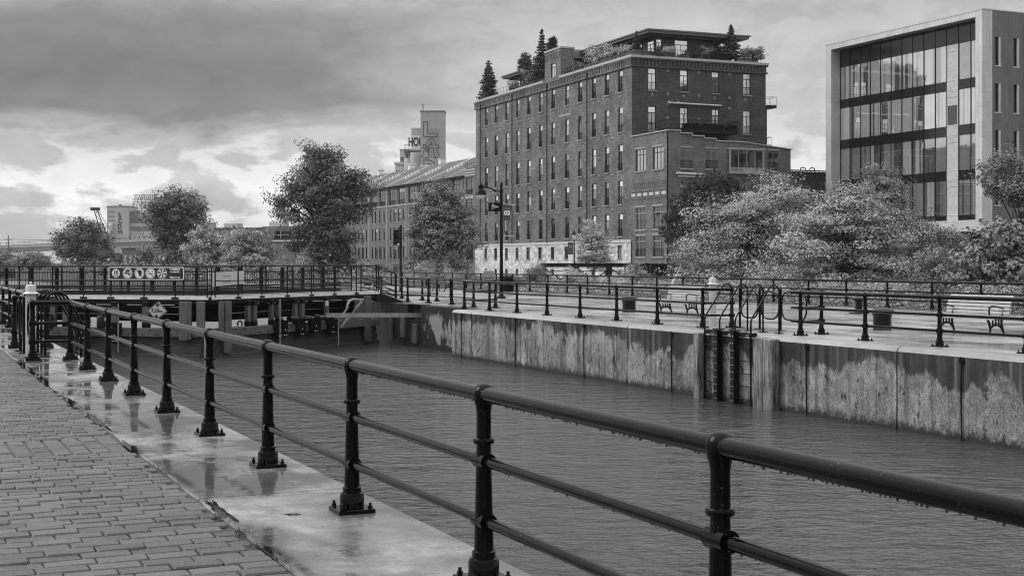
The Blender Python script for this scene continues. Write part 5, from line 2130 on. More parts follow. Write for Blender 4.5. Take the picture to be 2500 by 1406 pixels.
for z in (23.42, 23.0):
    k.cyl((0.45, 0.45, z), (15.3, 0.45, z), 0.02, 0.02, 5)
    k.cyl((0.45, 0.45, z), (0.45, 17.2, z), 0.02, 0.02, 5)
    k.cyl((0.45, 21.8, z), (0.45, 43.5, z), 0.02, 0.02, 5)
for i in range(16):
    k.cyl((0.45 + i, 0.45, 22.57), (0.45 + i, 0.45, 23.42), 0.02, 0.02, 5)
for i in range(43):
    y = 0.45 + i
    if not 17 < y < 21.8:
        k.cyl((0.45, y, 22.57), (0.45, y, 23.42), 0.02, 0.02, 5)
k.build('terrace_guard', BLACK_DULL, B)


def balcony(x0, x1, y0, y1, z, h, m=BLACK_DULL, glass=False):
    k = MB()
    k.box(x0, x1, y0, y1, z - 0.28, z)
    s_ = k.build('balcony_slab', DARKSTEEL, B)
    k = MB()
    P = [(x0, y1), (x0, y0), (x1, y0), (x1, y1)]
    for i in range(3):
        a, b = P[i], P[i + 1]
        for zz in ((z + h, 0.03), (z + 0.12, 0.02)):
            k.cyl((a[0], a[1], zz[0]), (b[0], b[1], zz[0]), zz[1], zz[1], 6)
        L = math.dist(a, b)
        n = max(2, int(L / 0.95))
        for j in range(n + 1):
            q = (a[0] + (b[0] - a[0]) * j / n, a[1] + (b[1] - a[1]) * j / n)
            k.cyl((q[0], q[1], z), (q[0], q[1], z + h), 0.022, 0.022, 5)
        if not glass:
            n = int(L / 0.2)
            for j in range(n):
                q = (a[0] + (b[0] - a[0]) * j / n, a[1] + (b[1] - a[1]) * j / n)
                k.cyl((q[0], q[1], z + 0.12), (q[0], q[1], z + h), 0.007, 0.007, 4)
    k.build('balcony_guard', m, s_)


balcony(3.1, 11.0, -2.5, -0.01, 15.05, 0.98)
balcony(15.76, 17.3, 0.3, 3.0, 18.25, 0.9, GALV, True)
balcony(15.76, 16.7, 0.3, 2.2, 14.0, 0.9, GALV, True)
k = MB()
k.cyl((16.05, 0.4, 13.7), (16.05, 0.4, 17.97), 0.09, 0.09, 8)
k.cyl((16.45, 1.8, 13.7), (16.45, 1.8, 17.97), 0.09, 0.09, 8)
k.build('balcony_post', BLACK_DULL, B)
# furniture on the terrace balcony: things that stand on it
M0 = Matrix.Translation((68.25, 122.83, 0)) @ Matrix.Rotation(rad(-1.66), 4, 'Z')


def onB(x, y, z):
    return tuple(M0 @ Vector((x, y, z)))


for (x, y, w_, lab) in ((5.6, -2.0, 1.5, 'dark wicker sofa at left on the brick terrace balcony'), (8.0, -2.0, 2.6, 'long dark wicker sofa in the middle of the terrace balcony'), (10.3, -2.0, 1.1, 'dark wicker armchair at right end of the terrace balcony')):
    t_ = thing('garden_sofa', lab, 'sofa', onB(x, y, 15.05), rad(-1.66), 'wicker seats on the terrace balcony')
    k = MB()
    k.cbox(-w_ / 2, w_ / 2, -0.35, 0.35, 0.02, 0.38, 0.03)
    k.build('seat', BLACK_DULL, t_)
    k = MB()
    k.cbox(-w_ / 2, w_ / 2, -0.40, -0.28, 0.381, 0.66, 0.03)
    k.build('backrest', BLACK_DULL, t_)
    for s_ in (-1, 1):
        k = MB()
        k.cbox(s_ * (w_ / 2 - 0.08) - 0.08, s_ * (w_ / 2 - 0.08) + 0.08, -0.27, 0.35, 0.381, 0.56, 0.02)
        k.build('armrest', BLACK_DULL, t_)
t_ = thing('awning', 'rolled pale awning cassette on brackets above the terrace balcony', 'awning', onB(7.1, -0.25, 17.85), rad(-1.66))
k = MB()
k.cyl((-3.1, 0, 0.06), (3.1, 0, 0.0), 0.10, 0.10, 10)
k.build('cassette', PALE, t_, True)
k = MB()
k.box(-3.05, 3.05, -0.55, -0.45, -0.16, -0.10)
k.obox((-2.6, -0.5, -0.13), (-1.2, 0.05, -0.05), 0.05, 0.05)
k.obox((2.6, -0.5, -0.13), (1.2, 0.05, -0.05), 0.05, 0.05)
k.build('front_bar', DARKSTEEL, t_)
k = MB()
for x in (-3.0, -1.9):
    k.ball((x, 0, 0.18), 0.09, 6)
k.build('bracket', PALE, t_)

# ---- brick annexe in front of the end wall
A = thing('brick_annexe', 'lower brick annexe with stepped parapet standing before the tall warehouse', 'building', (68.25, 122.83, 0), rad(-1.66))
ah = [(-0.83 - 2.16, -0.83, 10.77, 12.97), (-6.59, -4.43, 10.75, 12.93), (-2.99, -0.83, 4.95, 7.18), (-6.59, -4.43, 4.95, 7.18), (-2.99, -0.83, 2.26, 4.35), (-6.59, -4.43, 2.26, 4.35)]
k = MB()
wall_holes(k, PLu(0.0), -7.6, -0.001, 1.6, 14.3, ah, 0.3)
k.build('wall', BRICKANX, A)
fh = [(1.28, 2.62, 10.73, 12.71), (4.05, 5.38, 10.76, 12.71), (11.13, 12.38, 10.75, 12.74), (6.6, 10.35, 10.45, 12.7), (1.28, 2.62, 6.9, 8.9), (4.05, 5.38, 6.9, 8.9), (7.2, 10.3, 7.2, 10.0), (11.13, 12.38, 6.9, 8.9), (1.28, 2.62, 3.1, 5.1), (4.05, 5.38, 3.1, 5.1)]
k = MB()
wall_holes(k, PLv(-7.6), 0.0, 13.75, 1.6, 12.9, fh, 0.3)
for (a, b, z) in ((0, 1.24, 14.3), (1.24, 2.54, 14.08), (2.54, 3.85, 13.86), (3.85, 5.17, 13.66), (5.17, 8.28, 13.45)):
    k.quad((a, -7.6, 12.9), (b, -7.6, 12.9), (b, -7.6, z), (a, -7.6, z))
k.add([(8.28, -7.6, 12.9), (13.75, -7.6, 12.9), (8.28, -7.6, 13.5)], [(0, 1, 2)])
k.box(0.31, 13.74, -7.29, -0.002, 1.6, 12.85)
k.quad((13.75, -7.6, 1.6), (13.75, -0.01, 1.6), (13.75, -0.01, 12.9), (13.75, -7.6, 12.9))
k.build('front_wall', BRICKANX, A)
k = MB()
k.obox((-0.02, 0.0, 14.36), (-0.02, -7.62, 14.36), 0.22, 0.10)
for (a, b, z, z2) in ((0, 1.24, 14.36, 14.08), (1.24, 2.54, 14.13, 13.86), (2.54, 3.85, 13.92, 13.66), (3.85, 5.17, 13.71, 13.45), (5.17, 8.28, 13.50, 13.5)):
    k.box(a, b + 0.06, -7.72, -7.52, z - 0.05, z + 0.05)
    if z2 < z - 0.1:
        k.box(b - 0.04, b + 0.06, -7.715, -7.525, z2 + 0.09, z - 0.051)
k.obox((8.34, -7.62, 13.49), (13.9, -7.62, 12.93), 0.2, 0.09)
k.build('parapet_coping', ROOFCAP, A)
for (a, b, c, e) in ah:
    q = c > 10
    window(A, (0, b, c), -PI / 2, b - a, e - c, 'wide', (GLASSM if q else GLASSD, GLASSM if q else GLASSD), fm=FRAMEPALE if not q else FRAME, guard=c < 4)
    k = MB()
    k.box(-0.05, -0.001, a - 0.06, b + 0.06, e + 0.0, e + 0.17)
    k.build('lintel', SILL, A)
for (a, b, c, e) in fh:
    if b - a > 2.9:
        continue
    window(A, (a, -7.6, c), 0, b - a, e - c, 'tall', (GLASSD, GLASSD), fm=FRAMEPALE if c > 9 else FRAME, split=0.92)
    k = MB()
    k.box(a - 0.07, b + 0.07, -7.65, -7.601, e, e + 0.17)
    k.build('lintel', SILL, A)
# bay window
k = MB()
k.box(6.5, 10.45, -8.0, -7.601, 10.35, 10.47)
k.box(6.4, 10.55, -8.05, -7.601, 12.70, 12.86)
k.box(6.5, 6.62, -8.0, -7.9, 10.47, 12.7)
k.box(10.33, 10.45, -8.0, -7.9, 10.47, 12.7)
by = k.build('bay_window', FRAMEPALE, A)
window(A, (6.62, -8.0, 10.47), 0, 3.71, 2.22, 'bay', (GLASSD, GLASSM), fm=FRAMEPALE, guard=False, sill=False, d=0.06, split=0.2)
k = MB()
k.quad((6.55, -7.9, 10.47), (6.55, -7.61, 10.47), (6.55, -7.61, 12.7), (6.55, -7.9, 12.7))
k.quad((10.4, -7.9, 10.47), (10.4, -7.61, 10.47), (10.4, -7.61, 12.7), (10.4, -7.9, 12.7))
k.build('pane', GLASSM, by)
window(A, (7.2, -7.6, 7.2), 0, 3.1, 2.8, 'bay', (GLASSD, GLASSD), fm=FRAMEPALE, guard=False, sill=False, split=0.3)
# decorative brick bands on the left face
k = MB()
k.box(-0.05, -0.001, -7.5, -0.1, 9.62, 9.75)
k.box(-0.05, -0.001, -7.5, -0.1, 9.12, 9.22)
k.box(-0.05, -0.001, -7.5, -0.1, 8.72, 8.82)
k.box(-0.05, -0.001, -7.5, -0.1, 8.0, 8.1)
y = -7.4
while y < -0.3:
    k.box(-0.06, -0.001, y, y + 0.2, 9.221, 9.619)
    y += 0.42
y = -7.3
while y < -0.6:
    k.box(-0.03, -0.001, y, y + 1.2, 8.24, 8.62)
    y += 1.25
k.build('brick_ornament', BRICKANX, A, False, 'stuff')
k = MB()
y = -7.2
i = 0
while y < -0.8:
    k.box(-0.045, -0.031, y + 0.1, y + 0.95, 8.28, 8.58)
    y += 1.25
k.build('pale_inset', STONECAP, A, False, 'stuff')
k = MB()
k.cyl((-0.08, -7.5, 1.6), (-0.08, -7.5, 14.2), 0.06, 0.06, 8)
k.build('downpipe', BLACK_DULL, A)
k = MB()
for y in (-7.4, -3.8, -0.3):
    k.box(0.1, 0.5, y - 0.2, y + 0.2, 0, 1.6)
for x in (3.5, 7, 10.5, 13.4):
    k.box(x - 0.2, x + 0.2, -7.5, -7.1, 0, 1.6)
k.build('pier', BRICKDK_SHADE, A)
k = MB()
k.box(2.5, 13.7, -4.0, -0.3, 0, 1.59)
k.build('undercroft', BLACK_DULL, A)
t_ = thing('awning', 'folded white awning half hidden by the dark pine on the annexe', 'awning', onB(2.6, -7.85, 10.2), rad(-1.66))
k = MB()
k.cyl((-1.9, 0, 0.05), (1.9, 0, -0.05), 0.12, 0.12, 10)
k.build('cassette', PALE, t_, True)
k = MB()
k.box(-1.85, 1.85, -0.35, -0.28, -0.3, -0.22)
k.build('front_bar', WHITEP, t_)
# ---- white modern office block
W = thing('office_block', 'modern pale clad office block with a recessed dark glass front', 'building', (86.05, 92.94, 0))
LW, HT = 21.93, 23.5
k = MB()
k.box(0, 1.13, -0.0, 0.81, 4.44, 22.96)
k.box(0, 1.13, 21.05, LW, 4.44, 22.96)
k.box(0, 1.13, 0.0, LW, 22.961, HT)
k.box(0, 1.13, 0.811, 21.049, 4.44, 5.42)
k.build('front_surround', PANELW, W)
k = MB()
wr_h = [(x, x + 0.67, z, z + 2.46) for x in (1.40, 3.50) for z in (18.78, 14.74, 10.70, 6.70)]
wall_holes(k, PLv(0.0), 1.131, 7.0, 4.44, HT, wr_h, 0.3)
k.build('side_wall', PANELG_SHADE, W)  # shade of this side is painted in with the darker panel
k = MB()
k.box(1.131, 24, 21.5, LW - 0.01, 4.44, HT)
k.build('rear_wall', PANELG_SHADE, W)
for (a, b, c, e) in wr_h:
    window(W, (a, 0, c), 0, b - a, e - c, 'plain', (GLASSD, GLASSD), guard=False, sill=False, d=0.2)
    k = MB()
    k.box(b - 0.20, b - 0.001, 0.0, 0.14, c, e)
    k.build('window_fin', PANELW, W)
    k = MB()
    k.box(a - 0.05, b + 0.08, -0.05, -0.001, c - 0.09, c - 0.01)
    k.build('sill', PALE, W)
k = MB()
k.box(-0.04, 24, -0.04, LW + 0.04, HT + 0.001, HT + 0.10)
k.build('roof_edge', PALE, W)
k = MB()
k.box(1.4, 24, 0.31, LW - 0.5, 4.4, HT - 0.02)
k.build('core', BLACK_DULL, W)
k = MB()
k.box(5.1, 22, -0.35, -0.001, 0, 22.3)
k.build('side_wing', PANELG_SHADE, W)
k = MB()
k.box(5.0, 22.1, -0.45, -0.001, 22.301, 22.5)
k.build('wing_coping', PALE, W)
for z in (18.5, 14.4, 10.4, 6.4):
    window(W, (5.35, -0.35, z), 0, 1.6, 2.6, 'plain', (GLASSD, GLASSD), guard=False, sill=False, d=-0.02)
k = MB()
k.box(3.0, 22, 1.5, LW - 1, 0.0, 4.43)
k.build('ground_floor_glazing', GLASSD, W)
k = MB()
for y in (0.4, 5.4, 10.6, 15.8, 21.3):
    k.cyl((0.6, y, 0), (0.6, y, 4.43), 0.22, 0.22, 12)
k.build('column', SHEET, W, True)
sc = lambda s_: s_ + 1.13 * (92.94 + s_) / 86.05
zc = lambda z: 1.7 + (z - 1.7) * (1 + 1.13 / 86.05)
mul = [21.04] + [sc(s_) for s_ in (18.02, 16.44, 14.93, 13.45, 11.91, 10.40, 8.88, 7.38, 5.87, 4.40, 2.87, 1.35)] + [0.82]
bands = [(zc(17.77), zc(20.98)), (zc(13.78), zc(16.93)), (zc(9.81), zc(12.9)), (zc(5.85), zc(8.99))]
spand = [(zc(20.98), 22.95), (zc(16.93), zc(17.77)), (zc(12.9), zc(13.78)), (zc(8.99), zc(9.81)), (5.43, zc(5.85))]
rg = random.Random(5)
for i in range(len(mul) - 1):
    a, b = mul[i + 1], mul[i]
    boarded = i == 10
    for (z0, z1) in spand:
        k = MB()
        k.box(1.10 + rg.uniform(0, 0.004), 1.16, a + 0.012, b - 0.012, z0, z1)
        k.build('spandrel_panel', PLY if (boarded and z1 < 18) else SPANDREL, W)
    for j, (z0, z1) in enumerate(bands):
        tl = rg.uniform(-0.012, 0.012)
        k = MB()
        if boarded:
            k.box(1.09, 1.15, a + 0.05, a + 0.14, z0 + 0.02, z1 - 0.02)
            k.box(1.09, 1.15, b - 0.14, b - 0.05, z0 + 0.02, z1 - 0.02)
            k.box(1.09, 1.15, a + 0.141, b - 0.141, z0 + 0.02, z0 + 0.1)
            k.box(1.09, 1.15, a + 0.141, b - 0.141, z1 - 0.1, z1 - 0.02)
            fo = k.build('bare_window_frame', WHITEP, W)
            k = MB()
            zm = z0 + (z1 - z0) * 0.8
            k.box(1.12, 1.14, a + 0.142, b - 0.142, zm + 0.03, z1 - 0.101)
            if j == 1:
                k.box(1.12, 1.14, a + 0.142, b - 0.142, z0 + (z1 - z0) * 0.58, zm)
            else:
                k.box(1.12, 1.14, a + 0.142, b - 0.142, z0 + 0.101, zm)
            k.build('board', PLY, fo)
            k = MB()
            k.box(1.141, 1.15, a + 0.145, b - 0.145, z0 + 0.11, z1 - 0.11)
            k.build('pane', GLASSD, fo)
        else:
            k.quad((1.13 + tl, b - 0.02, z0 + 0.02), (1.13 - tl, a + 0.02, z0 + 0.02), (1.13 - tl * 0.6, a + 0.02, z1 - 0.02), (1.13 + tl * 0.7, b - 0.02, z1 - 0.02))
            k.build('pane', GLASSW if j < 2 or rg.random() < 0.35 else GLASSW2, W)
    k = MB()
    k.box(1.06, 1.17, b - 0.012, b + 0.012, 5.43, 22.9)
    k.build('mullion', BLACK_DULL, W)

# ---- long brick mill
ML = thing('brick_mill', 'long brick mill with a pale seamed metal roof behind the trees', 'building', (82, 195, 0))
LM = 86.0
hol = []
wins = []
g0 = 228.8 - 195
per = 10.28
for n in range(-3, 6):
    o = g0 + n * per
    for (a, b) in ((0.0, 0.86), (1.82, 3.37), (4.11, 5.75), (6.69, 7.6)):
        for (c, e) in ((8.91, 11.16), (5.62, 7.87), (2.33, 4.57)):
            if 6 < o + a and o + b < LM - 1:
                hol.append((o + a, o + b, c, e))
    for (a, b) in ((1.8, 5.7),):
        if 6 < o + a and o + b < LM - 1:
            hol.append((o + a, o + b, 0.05, 1.44))
    for (a, b) in ((-0.2, 3.0), (4.2, 7.9)):
        if 6 < o + a and o + b < LM - 1:
            hol.append((o + a, o + b, 11.98, 14.72))
k = MB()
wall_holes(k, PLu(0.0), 5.5, LM, 0, 15.1, hol, 0.4)
k.box(0.41, 16, 5.5, LM, 0, 15.05)
k.quad((0, LM, 0), (16, LM, 0), (16, LM, 15.1), (0, LM, 15.1))
k.build('wall', BRICKMILL, ML)
k = MB()
wall_holes(k, PLu(-0.25), 1.0, 5.49, 0, 16.2, [(1.9, 4.9, 12.15, 14.85), (1.9, 4.9, 9.2, 11.5), (1.9, 4.9, 5.6, 7.9), (1.9, 4.9, 2.1, 4.75), (2.0, 4.9, 0.1, 1.95)], 0.4)
k.box(0.16, 16, 1.0, 5.49, 0, 16.1)
k.quad((-0.25, 1.0, 0), (0.2, 1.0, 0), (0.2, 1.0, 16.2), (-0.25, 1.0, 16.2))
k.quad((-0.25, 5.49, 0), (0.2, 5.49, 0), (0.2, 5.49, 16.2), (-0.25, 5.49, 16.2))
k.build('stair_bay', BRICKMILL, ML)
for z in (12.15, 9.2, 5.6, 2.1):
    window(ML, (-0.25, 4.9, z), -PI / 2, 3.0, 2.3 + (0.4 if z > 12 else 0), 'wide', (GLASSD, GLASSD), guard=True)
k = MB()
for z in (15.05, 15.45, 15.85):
    k.box(-0.32, -0.251, 1.0, 5.49, z, z + 0.2)
k.box(-0.3, -0.251, 1.9, 4.9, 11.55, 12.0)
k.build('pale_band', ROOFCAP, ML)
rg = random.Random(9)
for (a, b, c, e) in hol:
    big_ = b - a > 2
    q = rg.random()
    window(ML, (0, b, c), -PI / 2, b - a, e - c, 'wide' if big_ else ('tall' if b - a > 1.2 else 'plain'), (GLASSM if q < 0.18 else GLASSD, GLASSD), guard=big_ and c > 10, sill=not big_)
k = MB()
k.box(-0.12, -0.001, 5.6, LM, 11.62, 11.9)
k.build('string_course', SILL, ML)
for n in range(-3, 6):
    o = g0 + n * per
    for a in (-1.0, 3.6, 8.4):
        if 6 < o + a < LM - 1:
            k = MB()
            k.box(-0.10, -0.001, o + a - 0.3, o + a + 0.3, 11.91, 15.05)
            k.build('pilaster', BRICKMILL, ML)
    if 6 < o - 1.6 < LM:
        k = MB()
        k.cyl((-0.2, o - 1.6, 0.0), (-0.2, o - 1.6, 15.0), 0.07, 0.07, 6)
        k.build('downpipe', PALE, ML, True)
k = MB()
zr0, zr1 = 15.26, 19.3
k.add([(-0.5, 5.4, zr0), (8, 5.4, zr1), (16.5, 5.4, zr0), (-0.5, LM + 0.4, zr0), (8, LM + 0.4, zr1), (16.5, LM + 0.4, zr0), (-0.5, 5.4, zr0 - 0.14), (16.5, 5.4, zr0 - 0.14), (-0.5, LM + 0.4, zr0 - 0.14), (16.5, LM + 0.4, zr0 - 0.14)],
      [(0, 3, 4, 1), (1, 4, 5, 2), (0, 1, 2, 7, 6), (3, 8, 9, 5, 4), (0, 6, 8, 3), (2, 5, 9, 7), (6, 7, 9, 8)])
rf = k.build('roof', ROOFMETAL, ML)
k = MB()
y = 6.0
while y < LM:
    k.obox((-0.5, y, zr0 + 0.03), (8, y, zr1 + 0.03), 0.03, 0.07)
    y += 0.62
k.build('seams', ROOFMETAL, rf, False, 'stuff')
k = MB()
for n in range(-2, 6):
    o = g0 + n * per
    k.obox((-0.4, o - 1.5, zr0 + 0.07), (8, o - 1.5, zr1 + 0.07), 0.35, 0.06)
k.build('pale_ridge_strip', GALV, rf)
sl = (zr1 - zr0) / 8.5
for n in range(-2, 6):
    o = g0 + n * per
    k = MB()
    x0, x1 = 2.5, 5.3
    y = o + 1.6
    k.add([(x0, y, zr0 + (x0 + 0.5) * sl + 0.06), (x1, y, zr0 + (x1 + 0.5) * sl + 0.06), (x1, y + 0.55, zr0 + (x1 + 0.5) * sl + 0.06), (x0, y + 0.55, zr0 + (x0 + 0.5) * sl + 0.06)], [(0, 1, 2, 3)])
    k.build('skylight', GLASSD, rf)
    k = MB()
    for j in range(5):
        x = 2.2 + j * 0.6
        k.box(x, x + 0.35, o + 5.4 + j * 0.02, o + 5.7 + j * 0.02, zr0 + (x + 0.5) * sl, zr0 + (x + 0.5) * sl + 0.6)
    k.build('roof_vent', GALV, rf)
for y in (14.0, 36.0, 52.0, 70.0):
    k = MB()
    k.box(7.6, 8.6, y, y + 1.0, zr1 - 0.3, zr1 + 0.9)
    k.box(7.4, 8.8, y - 0.15, y + 1.15, zr1 + 0.901, zr1 + 1.0)
    k.build('ridge_ventilator', GALV, rf)
k = MB()
k.box(-0.62, -0.501, 5.4, LM + 0.4, zr0 - 0.22, zr0 - 0.02)
k.build('gutter', DARKSTEEL, rf)
k = MB()
for z in (16.4, 16.7, 17.0):
    k.cyl((-0.1, 1.0, z), (-0.1, 5.4, z), 0.03, 0.03, 5)
for i in range(6):
    k.cyl((-0.1, 1.0 + i * 0.88, 16.2), (-0.1, 1.0 + i * 0.88, 17.0), 0.03, 0.03, 5)
k.build('terrace_guard', BLACK_DULL, ML)
# ------------------------------------------------------------------ vegetation
def leaf_mat(name, base, isl=0.3, rough=0.42, spec=0.16, trans=0.05):
    m = bpy.data.materials.new(name)
    m.use_nodes = True
    t = NT(m.node_tree)
    p = t.n('ShaderNodeBsdfPrincipled')
    o = t.n('ShaderNodeOutputMaterial')
    r = t.island()
    n = t.noise(t.obj(), 0.55, 3, 0.6)
    c = t.m('MULTIPLY', base, t.m('ADD', 1 - isl, t.m('MULTIPLY', r, 2 * isl)))
    c = t.m('MULTIPLY', c, t.m('ADD', 0.65, t.m('MULTIPLY', n, 0.7)))
    t.put(p.inputs['Base Color'], c)
    p.inputs['Roughness'].default_value = rough
    p.inputs['Specular IOR Level'].default_value = spec
    tr = t.n('ShaderNodeBsdfTranslucent')
    t.put(tr.inputs[0], c)
    mx = t.n('ShaderNodeMixShader')
    mx.inputs[0].default_value = trans
    t.put(mx.inputs[1], p.outputs[0])
    t.put(mx.inputs[2], tr.outputs[0])
    t.put(o.inputs[0], mx.outputs[0])
    return m


L_DARK = leaf_mat('dark_leaves', 0.125)
L_MID = leaf_mat('mid_leaves', 0.20)
L_LIGHT = leaf_mat('light_leaves', 0.33, 0.32, 0.38)
L_PALE = leaf_mat('pale_leaves', 0.40, 0.32, 0.38)
L_PINE = leaf_mat('pine_needles', 0.06, 0.5, 0.5, 0.4, 0.1)
L_SPRUCE = leaf_mat('spruce_needles', 0.11, 0.5, 0.5, 0.4, 0.1)
BARK = mat('bark', 0.035, 0.85, var=0.4, vs=4, bump=0.6, bs=14)


def unit(a):
    return a / np.maximum(np.linalg.norm(a, axis=1, keepdims=True), 1e-6)


def leaf_quads(c, nrm, size, r, aspect=0.55):
    """diamond leaves at c facing nrm"""
    n = len(c)
    rnd = r.normal(size=(n, 3))
    a = unit(np.cross(nrm, rnd))
    b = np.cross(nrm, a)
    s = size * r.uniform(0.45, 1.3, (n, 1))
    droop = nrm * (-0.18) * s
    return np.stack([c - a * s * 0.5 + droop, c + b * s * aspect * 0.5, c + a * s * 0.5 + droop, c - b * s * aspect * 0.5], 1).reshape(-1, 3)


def crown_points(lobes, nclump, per, spread, r, flat=0.7, shell=0.55, up=0.7, rnd=0.55, hollow=0.0):
    """lobes: (x, y, z, rx, ry, rz). Leaves gather in uneven sprays that point outward from their lobe.
    returns leaf centres, normals, spray centres"""
    lob = np.array(lobes, float)
    wgt = (lob[:, 3] * lob[:, 4] * lob[:, 5]) ** 0.8
    k = r.choice(len(lob), nclump, p=wgt / wgt.sum())
    dirn = unit(r.normal(size=(nclump, 3)) + np.array([0, 0, 0.12]))
    rad_ = shell + (1 - shell) * r.uniform(0, 1, (nclump, 1)) ** 0.7
    q = r.uniform(size=(nclump, 1))
    rad_ = np.where(q < 0.22, rad_ * r.uniform(0.3, 1, (nclump, 1)), rad_)
    rad_ = np.where(q > 0.86, rad_ * r.uniform(1.05, 1.38, (nclump, 1)), rad_)
    cc = lob[k, :3] + dirn * rad_ * lob[k, 3:6]
    size_ = r.choice([0.55, 0.8, 1.0, 1.35], nclump)
    sp = (spread * size_)[:, None]
    cnt = np.maximum(1, (per * size_ ** 1.6 * r.uniform(0.6, 1.3, nclump)).astype(int)) if per > 1 else np.ones(nclump, int)
    idx = np.repeat(np.arange(nclump), cnt)
    off = r.normal(size=(len(idx), 3))
    off = off / np.maximum(1.0, np.linalg.norm(off, axis=1, keepdims=True) / 1.8)
    ax = unit(dirn * np.array([1, 1, 0.7]) + np.array([0, 0, 0.25]) + r.normal(size=dirn.shape) * 0.35)[idx]
    al = (off * ax).sum(1, keepdims=True)
    off = off * 0.72 + ax * al * 0.95
    off[:, 2] *= flat
    c = cc[idx] + off * sp[idx]
    out = unit(c - lob[k[idx], :3])
    nrm = unit(off * 0.6 + out * 0.45 + np.array([0, 0, up]) + r.normal(size=c.shape) * rnd)
    return c, nrm, cc, k


def foliage(name, m, parent, lobes, nclump, per, spread, size, seed, kind=None, aspect=0.6, **kw):
    size *= 1.0
    spread *= 1.15
    nclump = int(nclump * 0.72)
    per = int(per * 2.3)
    r = np.random.default_rng(seed)
    c, nrm, cc, k = crown_points(lobes, nclump, per, spread, r, **kw)
    keep = c[:, 2] > 0.02
    me = np_mesh(name, leaf_quads(c[keep], nrm[keep], size, r, aspect), 4, m)
    return link(name, me, parent, kind), cc


def tree(name, label, x, y, lobes, trunk, m, nclump, per, spread, size, seed, z0=0.0, cat='tree', group=None, limbs=30, **kw):
    """trunk: (height, base radius, lean x, lean y)"""
    t = thing(name, label, cat, (x, y, z0), 0, group)
    o, cc = foliage('crown', m, t, lobes, nclump, per, spread, size, seed, **kw)
    if trunk:
        h, r0, lx, ly = trunk
        rg = random.Random(seed)
        k = MB()
        sp = [(0, 0, -0.05), (lx * 0.25 + rg.uniform(-.05, .05), ly * 0.25, h * 0.3), (lx * 0.6, ly * 0.6 + rg.uniform(-.06, .06), h * 0.6), (lx, ly, h)]
        k.tube(sp, [r0 * 1.25, r0 * 0.85, r0 * 0.6, r0 * 0.25], 8)
        ids = rg.sample(range(len(cc)), min(limbs * 3, len(cc)))
        for i in ids:
            f = rg.uniform(0.25, 0.8)
            s_ = Vector((lx * f, ly * f, h * f))
            e = Vector(cc[i])
            mid = s_.lerp(e, 0.5) + Vector((rg.uniform(-.15, .15), rg.uniform(-.15, .15), rg.uniform(0, 0.3)))
            k.tube([s_, mid, e], [r0 * 0.40, r0 * 0.22, r0 * 0.07], 4)
        k.build('trunk', BARK, t, True)
    return t


def conifer(label, loc, h, R, m, seed, z_low=0.1, cat='tree', group=None, dens=1.0, name='spruce_tree'):
    t = thing(name, label, cat, loc, 0, group)
    r = np.random.default_rng(seed)
    V = []
    z = z_low * h
    while z < h * 0.985:
        f = 1 - (z - z_low * h) / (h * (1 - z_low))
        Rl = R * (f ** 0.85) * r.uniform(0.8, 1.12) + 0.03
        nb = max(4, int(9 * dens * (0.5 + f)))
        for b in range(nb):
            a = r.uniform(0, 2 * PI)
            ln = Rl * r.uniform(0.65, 1.1)
            n = max(8, int(34 * ln / R + 6))
            u = r.uniform(0.1, 1.0, n) * ln
            side = r.normal(size=n) * 0.16 * (1.15 - u / max(ln, 1e-3)) * ln + r.normal(size=n) * 0.02
            dz = -0.22 * u + 0.18 * (u / max(ln, 1e-3)) ** 2 * ln + r.normal(size=n) * 0.03 * h / 5
            c = np.stack([np.cos(a) * u - np.sin(a) * side, np.sin(a) * u + np.cos(a) * side, z + dz], 1)
            nr = unit(np.tile([0, 0, 1.0], (n, 1)) + r.normal(size=(n, 3)) * 0.6 + np.stack([np.cos(a) * np.ones(n), np.sin(a) * np.ones(n), np.zeros(n)], 1) * 0.35)
            V.append(leaf_quads(c, nr, 0.16 * h ** 0.5 * 0.85, r, 0.42))
        z += h * 0.045 * r.uniform(0.8, 1.2)
    me = np_mesh('crown', np.concatenate(V), 4, m)
    link('crown', me, t)
    k = MB()
    k.tube([(0, 0, 0), (0, 0, h * 0.5), (0, 0, h)], [0.022 * h, 0.014 * h, 0.003], 6)
    k.build('trunk', BARK, t, True)
    return t


def pine(label, loc, h, lobes, m, seed, nclump, cat='tree', group=None, tuft=0.28, per=26, size=0.2, name='pine_tree', trunk_r=0.1):
    """tufts of long needles"""
    t = thing(name, label, cat, loc, 0, group)
    r = np.random.default_rng(seed)
    c, nrm, cc, k_ = crown_points(lobes, nclump, 1, 0.01, r, shell=0.35)
    idx = np.repeat(np.arange(nclump), per)
    dirs = unit(r.normal(size=(len(idx), 3)) + np.array([0, 0, 0.45]))
    base = cc[idx]
    ln = tuft * r.uniform(0.6, 1.2, (len(idx), 1))
    sd_ = unit(np.cross(dirs, r.normal(size=dirs.shape))) * size * 0.13
    V = np.stack([base - sd_, base + sd_, base + dirs * ln + sd_ * 0.3, base + dirs * ln - sd_ * 0.3], 1).reshape(-1, 3)
    link('crown', np_mesh('crown', V, 4, m), t)
    rg = random.Random(seed)
    k = MB()
    k.tube([(0, 0, -0.05), (0.05, 0, h * 0.4), (0, 0.05, h * 0.95)], [trunk_r, trunk_r * 0.7, trunk_r * 0.15], 7)
    for i in rg.sample(range(nclump), min(nclump, 26)):
        e = Vector(cc[i])
        s_ = Vector((0, 0, max(h * 0.15, e.z * 0.75)))
        k.tube([s_, s_.lerp(e, 0.5) + Vector((0, 0, 0.1)), e], [trunk_r * 0.3, trunk_r * 0.2, 0.01], 5)
    k.build('trunk', BARK, t, True)
    return t


